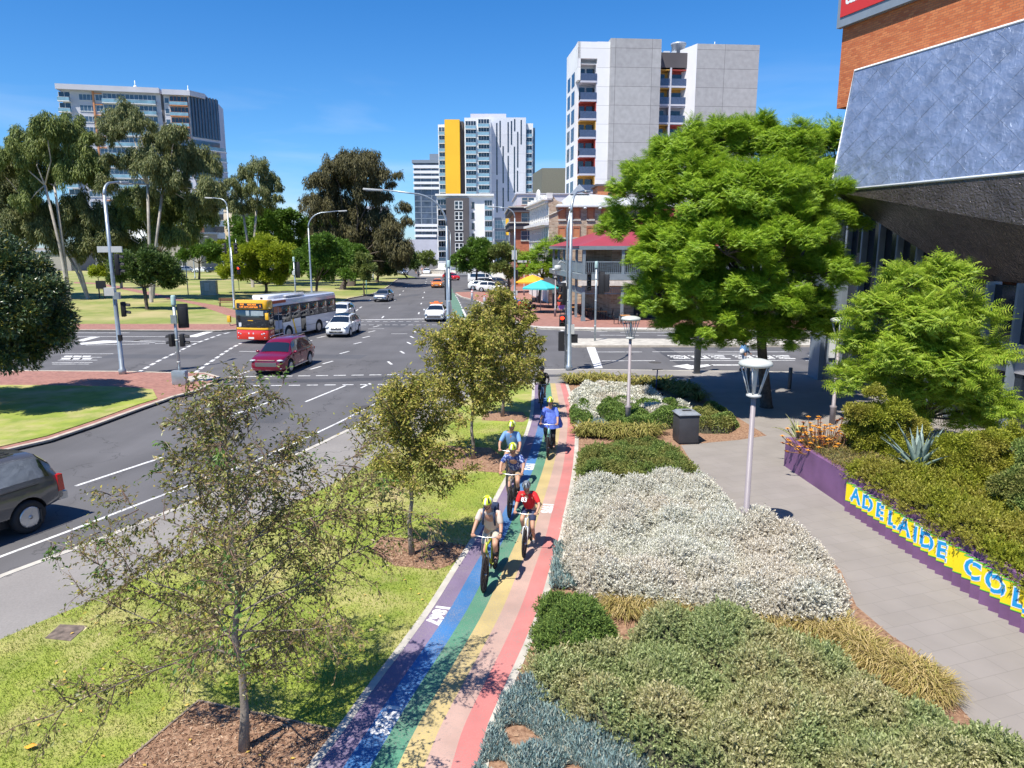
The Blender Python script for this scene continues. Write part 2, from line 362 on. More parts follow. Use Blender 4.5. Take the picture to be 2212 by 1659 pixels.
# left near island
KI = [(-600, 1190), (-300, 1068), (0, 972), (100, 949), (200, 916), (300, 880), (370, 856), (420, 843), (452, 828), (468, 815), (440, 806), (380, 806), (265, 803), (0, 801), (-600, 797)]
sheet('pavement', GP(KI, KZ), -.1, KZ, M_brickpave, M_kerb)
strip('kerb', GP(KI, KZ), .18, KZ-.05, KZ+.014, M_kerb, kind='structure')
sheet('lawn', GP([(-600, 1180), (-300, 1060), (0, 966), (100, 943), (200, 910), (300, 874), (340, 862), (330, 842), (250, 836), (100, 833), (-600, 831)], KZ), KZ-.02, KZ+.03, M_lawn)
sheet('pavement_ramp', GP([(368, 826), (452, 822), (462, 815), (440, 808), (398, 815)], KZ), KZ-.01, KZ+.006, M_pconc)
# park block, far left
KF = [(-900, 706), (0, 711), (480, 713), (512, 711), (560, 706), (640, 688), (724, 657), (751, 644), (803, 634.5), (828, 624), (839, 617), (852, 606), (861, 601), (875, 600.5), (905, 601)]
pk = GP(KF, KZ) + [Vector((-38, 215, 0)), Vector((-60, 205, 0)), Vector((-200, 190, 0)), Vector((-260, 60, 0))]
sheet('lawn', pk, -.1, KZ, M_lawn2, M_kerb)
strip('kerb', GP(KF, KZ), .16, KZ-.05, KZ+.014, M_kerb, off=-.0, kind='structure')
sheet('footpath', GP([(-900, 707), (0, 711.5), (480, 713), (512, 711), (560, 705), (600, 696), (560, 694), (502, 700), (0, 699.5), (-900, 696)], KZ), KZ-.01, KZ+.006, M_brickpave)
pp = [(160, 609), (200, 610.5), (258, 618), (325, 631), (400, 648), (475, 661), (502, 668), (560, 690), (560, 700), (502, 685), (425, 658.5), (337, 640.5), (250, 622), (202, 613.5), (160, 612)]
sheet('path', GP(pp, KZ), KZ-.01, KZ+.008, M_brickpave)
# hotel block
KH = [(983, 634), (995, 641), (1030, 650), (1055, 662), (1085, 684), (1130, 702), (1170, 709), (1300, 712), (1450, 712.5), (1900, 722), (2600, 735)]
hb = GP(KH, KZ) + [Vector((120, 60, 0)), Vector((120, 140, 0)), Vector((0, 125, 0)), G(1100, 632, KZ), G(1020, 630, KZ), G(985, 631, KZ)]
sheet('pavement', hb, -.1, KZ, M_brickpave, M_pconc)
strip('kerb', GP(KH, KZ), .25, KZ-.05, KZ+.012, M_pconc, off=-.25, kind='structure')
b = MB(); b.prism(GP([(1130, 702), (1170, 705), (1300, 707.5), (1450, 708), (1900, 716), (2600, 729), (2600, 734), (1900, 721), (1450, 712), (1300, 711.5), (1170, 708)], KZ), KZ-.01, KZ+.008); b.build('footpath', M_conc, kind='structure')
# far side block beyond the car park
sheet('pavement', [G(905, 598), G(985, 598), Vector((-14, 190, 0)), Vector((-3, 150, 0)), Vector((80, 150, 0)), Vector((80, 400, 0)), Vector((-26, 400, 0)), Vector((-22, 180, 0))], -.1, KZ, M_conc, M_kerb)
# median of the cross street
md = GP([(1223, 735), (1228, 731), (1900, 733), (2600, 736), (2600, 752), (1900, 745), (1240, 746), (1225, 741)], .14)
sheet('median_strip', md, -.05, .14, M_pconc, M_kerb)
# ------------------------------------------------ markings
mk = MB()
def seg(p0, p1, w=.12, z=.004):
    a, c = G(*p0), G(*p1); strips(mk, [a, c], w, .0015, z, off=-w/2)
def poly(pts, z=.004): mk.prism(GP(pts), .0015, z)
WL = [(-700, 1500), (-200, 1275), (0, 1203), (160, 1143), (321, 1081), (450, 1033), (557, 993), (643, 955), (735, 911), (827, 863), (891, 831)]
strips(mk, GP(WL), .10, .0015, .004, off=-.05)
for s_ in [((163, 1050), (351, 988)), ((493, 900), (600, 862)), ((660, 868), (746, 833)), ((493, 869), (570, 841)), ((780, 838), (800, 828)), ((-140, 1150), (40, 1092))]: seg(*s_)
for i in range(13):
    x = 470 + i*38.5; seg((x, 834 - i*.4), (x+24, 834 - (i+.6)*.4), .15); seg((x+20, 814 - i*.5), (x+46, 814 - (i+.6)*.5), .15)
for i in range(12):
    x = 776 + i*17; seg((x, 694.5), (x+10, 694.4), .14); seg((x+4, 701.8), (x+15, 701.8), .14)
seg((776, 691), (910, 689), .4); seg((910, 689), (978, 688.6), .4); seg((978, 688.6), (1058, 690.5), .4)
dsh = [(863.8, 636.6), (853.6, 648.4), (841.5, 664.4), (827, 685), (812.6, 705), (803, 716), (791, 728), (773, 741), (744, 761.5), (708, 783), (682, 794.5), (916.6, 631.6), (913.6, 642.7), (910, 655.8), (904.8, 676.5), (895, 716), (890, 728), (883.3, 741), (869, 761), (842, 784),
       (799, 648), (779, 664), (771, 670), (871, 628.7), (883, 615), (920.5, 608), (919, 613), (694, 728), (665, 737), (877, 621), (922, 603)]
for x, y in dsh:
    p = G(x, y); dx = (-.09, 1) if y < 690 else ((-.35, .94) if x > 830 else (.52, .85))
    if y >= 690 and x <= 830: dx = (.3, .95)
    l = .55 if y > 690 else 1.0
    q = Vector((p.x - dx[0]*l, p.y - dx[1]*l, 0)); r_ = Vector((p.x + dx[0]*l, p.y + dx[1]*l, 0)); strips(mk, [q, r_], .14, .0015, .004, off=-.07)
def dashpath(pts, n, duty=.6, w=.14):
    P = GP(pts); L_ = [0]
    for i in range(1, len(P)): L_.append(L_[-1] + (P[i]-P[i-1]).length)
    def at_(t):
        for i in range(1, len(P)):
            if t <= L_[i] + 1e-6: k = (t - L_[i-1])/(L_[i]-L_[i-1]); return P[i-1].lerp(P[i], k)
        return P[-1]
    for i in range(n):
        t0 = L_[-1]*i/n; strips(mk, [at_(t0), at_(t0 + L_[-1]/n*duty)], w, .0015, .004, off=-w/2)
dashpath([(297, 805), (345, 778), (382, 761), (410, 747), (430, 739), (475, 723), (502, 717)], 15, .62, .2)
dashpath([(420, 806), (445, 788), (474, 769), (495, 755), (511, 746), (528, 738)], 10, .62, .2)
dashpath([(1213, 707), (1216, 722), (1222, 738), (1226, 758), (1229, 790)], 12, .6, .25)
dashpath([(984, 638), (987.6, 643), (993.4, 655), (999, 667.5)], 7, .5, .12); seg((999, 668), (1009, 689), .2); seg((979.5, 678), (980, 689), .12)
poly([(1266, 747.5), (1284.4, 747.5), (1302, 795), (1284.4, 795.6)])
for s_ in [((1287, 760.3), (1387, 760.3)), ((1300, 779.6), (1415, 779)), ((1447, 779), (1717, 778.5)), ((1740, 778.5), (2200, 778)), ((1409, 760), (1499, 760)), ((1550, 760), (1700, 760)), ((1295, 724), (1380, 724.5)), ((1420, 724.5), (1700, 727)), ((1277, 716), (1312, 716)), ((1500, 765), (1600, 765)), ((1340, 718), (1600, 720))]: seg(*s_, w=.13)
# turn arrow on the right
poly([(1473, 794.5), (1452, 791), (1485, 786.5), (1493, 789.5), (1530, 787), (1542, 789), (1490, 798)]); poly([(1530, 787.3), (1640, 787.8), (1640, 789.4), (1535, 789.6)])
for x in (1450, 1590, 1755):   # lettered lane words, read from the other side
    for k, (dx, w_) in enumerate(((0, 30), (44, 30), (88, 30))):
        X = x + dx*1.0
        seg((X-8, 768.2), (X+w_-4, 768.2), .3); seg((X+6, 774.6), (X+w_+10, 774.6), .3); seg((X, 768), (X+12, 774.6), .28); 
        if k != 1: seg((X-2, 771.3), (X+w_-2, 771.3), .3)
        if k != 2: seg((X+w_-6, 768), (X+w_+6, 774.6), .28)
# left cross street
for s_ in [((150, 748), (410, 745)), ((190, 723), (480, 720)), ((160, 758), (250, 757))]: pass
cb = lambda x, y: (x*.25, (650+y*.3164)*.79)
for y0, x0, x1 in ((1003, 530, 980), (1033, 530, 880), (1058, 500, 840), (1078, 450, 800), (1092, 450, 770)): seg(cb(x0, y0), cb(x1, y0), .1)
for x in (560, 640, 720): poly([cb(x, 1020), cb(x+70, 1020), cb(x+60, 1030), cb(x-10, 1030)]); poly([cb(x-20, 1040), cb(x+80, 1040), cb(x+60, 1052), cb(x-40, 1052)])
poly([cb(660, 890), cb(800, 853), cb(880, 853), cb(720, 895)]); poly([cb(690, 910), cb(900, 888), cb(1020, 890), cb(1030, 905), cb(700, 925)])
poly([cb(1600, 858), cb(1760, 815), cb(1865, 805), cb(1700, 858)])
for s_ in [((640, 855), (1600, 855)), ((1060, 893), (1340, 905)), ((740, 928), (1290, 917)), ((1340, 915), (1440, 911)), ((1180, 890), (1430, 895)), ((1480, 895), (1600, 902)), ((650, 822), (1120, 822)), ((1640, 898), (1720, 898))]: seg(cb(*s_[0]), cb(*s_[1]), .13)
cb2 = lambda x, y: ((600+x*.1808)*.79, (750+y*.1808)*.79)
seg(cb2(300, 1165), cb2(600, 1172), .1); seg(cb2(2110, 690), cb2(2212, 690), .15); seg(cb2(170, 1565), cb2(340, 1560), .15); seg(cb2(280, 1520), cb2(460, 1460), .13)
seg((795, 697.5+13), (830, 710), .1); seg((845, 721), (880, 721), .1)
# bicycle mark in the near bike lane
for c in ((896, 840), (918, 836)):
    P = G(*c); pts = [(P.x + .32*math.cos(t), P.y + .42*math.sin(t), 0) for t in np.linspace(0, 2*PI, 13)]; strips(mk, pts, .07, .0015, .004)
seg((896, 840), (908, 833), .07); seg((908, 833), (918, 836), .07); seg((908, 841), (918, 836), .07); seg((893, 829), (912, 830), .08)
mk.build('road_markings', M_white, kind='structure')
b = MB(); b.prism(GP([(440, 820), (700, 819), (1100, 806), (1100, 812), (700, 826), (440, 828)]), .0015, .003); b.prism(GP([(1403, 748), (1438, 748), (1526, 797), (1480, 797)]), .0015, .0035)
b.build('road_patch', M_gap, kind='structure')
rr_ = random.Random(3); b = MB()
for px, py, w_, h_ in ((560, 900, 1.2, .9), (700, 770, 2.5, .8), (980, 775, 1.0, 3.5), (860, 700, 1.0, 2.5), (330, 770, 3, .8), (1500, 752, 2.5, .5), (880, 640, .8, 4)):
    c = G(px, py); a = rr_.uniform(-.3, .1); u_ = Vector((math.cos(a), math.sin(a))); v_ = Vector((-u_.y, u_.x)); b.prism([c.xy + u_*w_ + v_*h_, c.xy - u_*w_ + v_*h_, c.xy - u_*w_ - v_*h_, c.xy + u_*w_ - v_*h_], .0008, .0014)
b.build('road_repair', asphaltmat('repair_asphalt', (.078, .079, .088)), kind='structure')
for px, py in ((790, 880), (640, 790), (930, 790), (500, 945), (1415, 783), (1760, 786), (300, 735)):
    b = MB(); b.lathe([(0, .001), (.36, .001), (.36, .006), (.31, .006), (.30, .004), (0, .004)], 20, c=G(px, py)); b.build('manhole_cover', mat('cast_iron', (.06, .055, .05), .7, var=.3, scale=20), kind='structure')
b = MB(); b.prism(GP([(1060, 810), (1200, 809), (1500, 812), (1500, 817), (1200, 814), (1060, 815)], KZ), KZ, KZ+.004); b.build('pavement_patch', M_gap, kind='structure')
b = MB(); b.prism(GP([(971, 630), (981, 633), (999, 667), (1008, 688), (980, 688)]), .0012, .003); b.prism(GP([(961, 601), (967, 601), (979, 630), (971, 630)]), .0012, .003)
b.build('bike_lane', mat('green_lane_paint', (.10, .19, .14), .8, var=.12, scale=1.5), kind='structure')
# ------------------------------------------------ rainbow path
LEFT = [(560, 1850), (683, 1659), (749, 1571), (812, 1482), (880, 1391), (937, 1311), (990, 1226), (1033, 1158), (1060, 1108), (1087, 1057), (1112, 1008), (1131, 963), (1146, 920), (1153, 885), (1156, 828)]
RIGHT = [(985, 1850), (1032, 1659), (1052, 1571), (1090, 1482), (1131, 1391), (1163, 1311), (1188, 1226), (1208, 1158), (1218, 1108), (1229, 1057), (1237, 1008), (1241, 963), (1242, 920), (1238, 885), (1221, 828)]
PL = GP(LEFT, KZ+.01); PR = GP(RIGHT, KZ+.01)
def smooth_poly(P, n=5):
    P = [Vector((p[0], p[1], p[2])) for p in P]; out = []
    for i in range(len(P)-1):
        a, b_, c, d = P[max(i-1, 0)], P[i], P[i+1], P[min(i+2, len(P)-1)]
        for k in range(n):
            t = k/n; out.append(.5*((2*b_) + (c-a)*t + (2*a - 5*b_ + 4*c - d)*t*t + (3*b_ - a - 3*c + d)*t**3))
    return out + [P[-1]]
PL = smooth_poly(PL); PR = smooth_poly(PR)
STR = [('purple', (.17, .125, .215)), ('blue', (.02, .14, .36)), ('green', (.055, .205, .125)), ('yellow', (.44, .34, .14)), ('pale_pink', (.42, .275, .23)), ('red', (.48, .155, .145))]
def worn(m):
    nt = m.node_tree; N = nt.nodes; L = nt.links; b = N['Principled BSDF']; src = b.inputs['Base Color'].links[0].from_socket; tc = N.new('ShaderNodeTexCoord')
    n = N.new('ShaderNodeTexNoise'); n.inputs['Scale'].default_value = 55; n.inputs['Detail'].default_value = 4; L.new(tc.outputs['Object'], n.inputs['Vector'])
    n2 = N.new('ShaderNodeTexNoise'); n2.inputs['Scale'].default_value = .9; n2.inputs['Detail'].default_value = 10; n2.inputs['Roughness'].default_value = .7; L.new(tc.outputs['Object'], n2.inputs['Vector'])
    a = N.new('ShaderNodeMath'); a.operation = 'MULTIPLY_ADD'; L.new(n2.outputs['Fac'], a.inputs[0]); a.inputs[1].default_value = .6; L.new(n.outputs['Fac'], a.inputs[2])
    r = N.new('ShaderNodeMapRange'); r.inputs['From Min'].default_value = .78; r.inputs['From Max'].default_value = 1.0; r.inputs['To Min'].default_value = .06; r.inputs['To Max'].default_value = .6; L.new(a.outputs[0], r.inputs[0])
    mx = N.new('ShaderNodeMix'); mx.data_type = 'RGBA'; L.new(r.outputs[0], mx.inputs[0]); L.new(src, mx.inputs[6]); mx.inputs[7].default_value = (.27, .24, .22, 1); L.new(mx.outputs[2], b.inputs['Base Color'])
for i, (nm, c) in enumerate(STR):
    b = MB()
    for k in range(len(PL)-1):
        q = [PL[k].lerp(PR[k], i/6), PL[k].lerp(PR[k], (i+1)/6), PL[k+1].lerp(PR[k+1], (i+1)/6), PL[k+1].lerp(PR[k+1], i/6)]
        b.prism(q, KZ, KZ+.012)
    b.build('path_%s_stripe' % nm, mat('path_' + nm, c, .8, var=.13, scale=1.2, detail=9, bump=.15, bscale=80), kind='structure'); worn(MATS['path_' + nm])
b = MB()
for A_, sgn in ((PL, -1), (PR, 1)):
    for k in range(len(A_)-1):
        n0 = (PR[k]-PL[k]).normalized()*sgn*.13; n1 = (PR[k+1]-PL[k+1]).normalized()*sgn*.13
        b.prism([A_[k], A_[k]+n0, A_[k+1]+n1, A_[k+1]], KZ-.02, KZ+.016)
b.build('path_border', M_pconc, kind='structure')
LB = [p - (PR[k]-PL[k]).normalized()*.13 for k, p in enumerate(PL)]; RB = [p + (PR[k]-PL[k]).normalized()*.13 for k, p in enumerate(PR)]
def path_point(t, lat):
    k = min(int(t), len(PL)-2); f = t - k; l = PL[k].lerp(PL[k+1], f); r_ = PR[k].lerp(PR[k+1], f); return l.lerp(r_, lat), (r_-l).normalized()
def path_t(py):  # parameter where the path passes image row py
    best = min(range(len(PL)), key=lambda k: abs(PL[k].y - G(1106, py, KZ).y)); return best
yr = MB()
for txt, py, lane in (('1867', 1325, 0), ('1986', 1558, 1), ('1972', 1008, 1.0), ('1975', 1095, 4)):
    t = path_t(py); p, n = path_point(t, (lane+.5)/6); d = (PL[max(t-1, 0)] - PL[min(t+1, len(PL)-1)]).normalized()
    p2 = p.copy(); p2.z = KZ+.0125
    vs, fs = text_geo(txt, .34, .003, .022); M = frame_mat(p2, d, (-d.y, d.x, 0)); yr.add([M @ Vector(v) for v in vs], fs)
    for q in (.42, .56):
        p3, n3 = path_point(t, (lane+.5)/6); M = frame_mat(Vector((p3.x, p3.y, KZ+.0125)) + d*.0 + Vector((d.y, -d.x, 0))*0, d, (-d.y, d.x, 0))
yr.build('path_year_lettering', mat('worn_path_paint', (.36, .36, .38), .8, scale=9, col2=(.70, .69, .68), thr=(.34, .5), detail=8), kind='structure')
# lawn between footpath and rainbow path
le = [(-500, 1600), (-100, 1425), (0, 1382), (86, 1344), (206, 1296), (279, 1258), (351, 1224), (429, 1186), (560, 1125), (700, 1055), (771, 1020), (850, 975), (950, 905), (1030, 845), (1070, 832), (1148, 829)]
lawn_poly = GP(le, KZ) + [p for p in LB[::-1]] + [Vector((-12, 1.5, 0))]
sheet('lawn', lawn_poly, KZ-.02, KZ+.006, M_lawn)
def inside_poly(P, X, Y):
    P = [(p[0], p[1]) for p in P]; c = np.zeros(len(X), bool); j = len(P)-1
    for i in range(len(P)):
        xi, yi = P[i]; xj, yj = P[j]
        with np.errstate(divide='ignore', invalid='ignore'): c ^= ((yi > Y) != (yj > Y)) & (X < (xj-xi)*(Y-yi)/((yj-yi) or 1e-9) + xi)
        j = i
    return c
mul1 = GP([(433, 1515), (560, 1540), (724, 1578)], KZ) + [p for p in LB if p.y < G(724, 1578).y][::-1] + GP([(180, 1720)], KZ)
mul2 = GP([(823, 1160), (920, 1166), (1012, 1180), (975, 1222), (940, 1232), (853, 1223), (801, 1192)], KZ)
mul3 = GP([(940, 962), (1060, 968), (1110, 1005), (1080, 1022), (950, 1012), (925, 985)], KZ)
mul4 = GP([(1050, 888), (1130, 890), (1140, 905), (1130, 912), (1040, 908)], KZ)
for q in (mul1, mul2, mul3, mul4): sheet('mulch', q, KZ-.01, KZ+.012, M_mulch)
# garden bed right of the path
bed_r = [(1221, 812), (1330, 812), (1420, 828), (1500, 855), (1590, 900), (1656, 941), (1600, 950), (1471, 962), (1510, 1024), (1545, 1062), (1585, 1101), (1650, 1125), (1722, 1165), (1780, 1195), (1817, 1235), (1850, 1310), (1927, 1375), (1975, 1405), (2030, 1480), (2110, 1570), (2212, 1650), (2330, 1760)]
bed_poly = [p for p in RB] + GP(bed_r, KZ) + [Vector((6, 2, 0)), Vector((0, 2, 0))]
sheet('garden_bed', bed_poly, KZ-.01, KZ+.008, M_mulch)
# slab paving right
pav = GP([(1500, 838), (1700, 845), (2000, 850), (2400, 860)], KZ) + [Vector((24, 24, 0)), Vector((22, 2, 0)), Vector((5, 2, 0))] + GP(bed_r[3:][::-1], KZ)
sheet('paving', pav, KZ-.015, KZ+.004, M_slab)
def fence_line(): pass
# drain cover in the lawn
b = MB(); q = GP([(97, 1380), (130, 1350), (189, 1353), (152, 1386)], KZ); b.prism(q, KZ, KZ+.015, m=0)
b.build('drain_cover', mat('rusty_steel', (.13, .10, .08), .7, var=.4, scale=9), label='dark rusty rectangular drain cover set in the lawn', cat='drain cover')
# timber edging of the tree mulch
b = MB(); e = GP([(433, 1515), (724, 1578)], KZ); strips(b, e, .03, KZ, KZ+.03); e = GP([(433, 1515), (261, 1659)], KZ); strips(b, e, .03, KZ, KZ+.03)
b.build('timber_edging', mat('weathered_timber', (.22, .17, .13), .9), label='thin weathered timber edging round the mulch of the nearest tree', cat='edging')
# ================================================================ vegetation
def hsvj(c, k): return tuple(min(1, x*k) for x in c[:3])
def lm(name, base, trans=.35, spread=.55, extra=None, **k):
    cs = [hsvj(base, 1-spread*.6), base, hsvj(base, 1+spread*.8)]
    if extra: cs += extra
    return leafmat(name, cs, trans, **k)
M_bark = mat('bark_grey', (.20, .17, .14), .9, var=.35, scale=7, bump=.6, bscale=25, stretch=(1, 1, .3))
M_barkd = mat('bark_dark', (.075, .06, .05), .95, var=.35, scale=7, bump=.6, bscale=20)
M_barkw = mat('bark_white', (.27, .235, .20), .8, var=.1, scale=1.2, col2=(.50, .46, .41))
M_twig = mat('twig_brown', (.16, .10, .075), .9, var=.2)
def rand_dirs(n):
    return unit(rng.normal(size=(n, 3)))
def leaves_at(P, D, size, tmpl=LEAF, jit=.35):
    n = len(P); X, Y, Z = frames(D, rng.uniform(-1.2, 1.2, n)); sc = size*rng.uniform(1-jit, 1+jit, n)
    return scatter(tmpl[0], tmpl[1], P, X, Y, Z, sc)
def crown_mesh(name, P, D, size, tmpl, m, parent, **k):
    V, F = leaves_at(P, D, size, tmpl); me = npmesh(name, V, F, [m] if not isinstance(m, list) else m)
    return link(name, me, parent, **k)
# ---- near trees grown branch by branch
def grown_tree(label, base, H, r0, spread, nl, leafm, lsize, dens=1., seed=1, tlow=.18, cat='tree', lean=(0, 0), barkm=None, twn=6, up=(.25, .9), group=None, green_tips=None, deadm=None):
    rd = random.Random(seed); root = empty('street_tree', base, label=label, cat=cat, group=group)
    tr = MB(); tw = MB(); k = 9; tp = []
    for i in range(k+1):
        t = i/k; tp.append(Vector((lean[0]*t + rd.uniform(-.04, .04)*(t > 0), lean[1]*t + rd.uniform(-.04, .04)*(t > 0), H*.93*t)))
    tr.tube(tp, [r0*(1.25 if i == 0 else 1)*(1 - .9*(i/k)**.9) for i in range(k+1)], 9)
    LP, LD, TP, TD = [], [], [], []
    def tpt(t): x = t*k; i = min(int(x), k-1); return tp[i].lerp(tp[i+1], x-i)
    for j in range(nl):
        t = tlow + (1-tlow)*(j+.5)/nl; az = j*2.4 + rd.uniform(-.5, .5); ln = spread(t, az)*rd.uniform(.75, 1.15); o = tpt(min(t*.93, .98))
        tilt = up[0] + (up[1]-up[0])*t + rd.uniform(-.15, .15); d = Vector((math.cos(az)*math.cos(tilt), math.sin(az)*math.cos(tilt), math.sin(tilt))); p = o.copy(); pts = [p.copy()]; ns = 7
        for s in range(ns):
            d = (d + Vector((rd.uniform(-.16, .16), rd.uniform(-.16, .16), rd.uniform(-.12, .14)))).normalized(); p = p + d*ln/ns; pts.append(p.copy())
        rr = r0*.30*(1-t*.6); tr.tube(pts, [max(.004, rr*(1-.93*i/ns)) for i in range(ns+1)], 6)
        nb = max(5, int(ln*6.5*dens**.5))
        for b in range(nb):
            u = .18 + .82*(b+rd.random())/nb; x = u*ns; i = min(int(x), ns-1); q = pts[i].lerp(pts[i+1], x-i); dd = (pts[i+1]-pts[i]).normalized()
            side = dd.cross(Vector((rd.uniform(-1, 1), rd.uniform(-1, 1), rd.uniform(-.3, 1)))).normalized(); d2 = (dd*.6 + side*.8 + Vector((0, 0, rd.uniform(-.25, .3)))).normalized(); l2 = ln*rd.uniform(.16, .34)*(1.15-u*.55); bp = [q.copy()]; q = q.copy()
            for s in range(4):
                d2 = (d2 + Vector((rd.uniform(-.25, .25), rd.uniform(-.25, .25), rd.uniform(-.28, .12)))).normalized(); q = q + d2*l2/4; bp.append(q.copy())
            tw.tube(bp, [.009, .006, .005, .004, .002], 3, caps=False)
            for s in range(twn):
                u2 = (s + rd.random())/twn; x2 = u2*4; i2 = min(int(x2), 3); a = bp[i2].lerp(bp[i2+1], x2-i2); d3 = ((bp[i2+1]-bp[i2]).normalized()*.7 + Vector((rd.uniform(-.8, .8), rd.uniform(-.8, .8), rd.uniform(-.6, .6)))).normalized(); l3 = rd.uniform(.08, .22)
                e = a + d3*l3 + Vector((0, 0, -.03)); tw.tube([a, e], [.003, .0015], 3, caps=False); nn = rd.randint(3, 7)
                for w in range(nn):
                    LP.append(a.lerp(e, (w+.7)/nn)); LD.append(d3 + Vector((rd.uniform(-1, 1), rd.uniform(-1, 1), rd.uniform(-1.1, .5))))
                    if green_tips and u > .88 and j % 3 == 0: TP.append(LP.pop()); TD.append(LD.pop())
    tr.build('trunk', barkm or M_bark, root); 
    tw.build('branch', M_twig, root)
    P = np.array([tuple(p) for p in LP]); D = np.array([tuple(p) for p in LD])
    k_ = int(len(P)*dens) if dens < 1 else len(P)
    if dens < 1: sel = rng.permutation(len(P))[:k_]; P, D = P[sel], D[sel]
    elif dens > 1: ex = int(len(P)*(dens-1)); sel = rng.integers(0, len(P), ex); P = np.vstack([P, P[sel] + rng.normal(size=(ex, 3))*.075]); D = np.vstack([D, D[sel] + rng.normal(size=(ex, 3))*.5])
    crown_mesh('crown', P, D, lsize, LEAF, leafm, root)
    if TP: crown_mesh('young_leaves', np.array([tuple(p) for p in TP]), np.array([tuple(p) for p in TD]), lsize*1.15, LEAF, green_tips, root)
    return root
ML_t1 = leafmat('leaf_sparse', [(.09, .115, .02), (.17, .20, .03), (.26, .28, .045), (.24, .23, .06), (.36, .25, .14), (.20, .22, .05), (.12, .15, .03), (.24, .17, .10), (.45, .38, .05)], .3, rough=.42, spec=.6)
ML_tip = leafmat('leaf_fresh', [(.05, .12, .02), (.10, .20, .03), (.16, .28, .05)], .35, rough=.4, spec=.6)
ML_t2 = leafmat('leaf_olive', [(.12, .15, .025), (.23, .25, .04), (.35, .34, .06), (.42, .34, .11), (.55, .50, .10)], .32)
pw = lambda t, a: 0
def sp1(t, a): return float(np.interp(t, [.22, .34, .46, .62, .8, 1], [1.1, 2.45, 2.55, 1.85, 1.2, .6]))*((1.0 if t < .5 else .76) if math.cos(a) < 0 else 1.0)
b1 = G(527, 1620, KZ)
grown_tree('sparse young street tree with peeling pale trunk in mulch, nearest to the path', (b1.x, b1.y, KZ), 5.3, .062, sp1, 52, ML_t1, .050, dens=1.45, seed=5, tlow=.22, lean=(.12, -.05), green_tips=ML_tip, up=(.12, 1.0), twn=7, group='young street trees on the verge')
def sp2(t, a): return float(np.interp(t, [.3, .45, .7, 1], [.9, 1.3, 1.35, .6]))
b2 = G(890, 1200, KZ)
grown_tree('olive green young tree with forked trunk, second along the verge', (b2.x, b2.y, KZ), 3.9, .06, sp2, 34, ML_t2, .07, dens=2.1, seed=9, tlow=.42, up=(.2, 1.1), twn=6, group='young street trees on the verge')
def sp3(t, a): return float(np.interp(t, [.25, .45, .7, 1], [1.4, 2.0, 1.9, .9]))
b3 = G(1022, 992, KZ)
grown_tree('olive green bushy young tree with slim trunk, third along the verge', (b3.x, b3.y, KZ), 4.5, .06, sp3, 34, ML_t2, .095, dens=2.2, seed=12, tlow=.33, up=(.15, 1.0), twn=5, group='young street trees on the verge')
b4 = G(1085, 900, KZ)
def sp4(t, a): return float(np.interp(t, [.25, .45, .7, 1], [1.3, 1.9, 1.7, .8]))
grown_tree('farthest young tree of the verge row, beside the top of the rainbow path', (b4.x, b4.y, KZ), 5.0, .065, sp4, 34, ML_t2, .11, dens=2.0, seed=15, tlow=.3, up=(.1, 1.0), twn=5, lean=(.2, 0), group='young street trees on the verge')
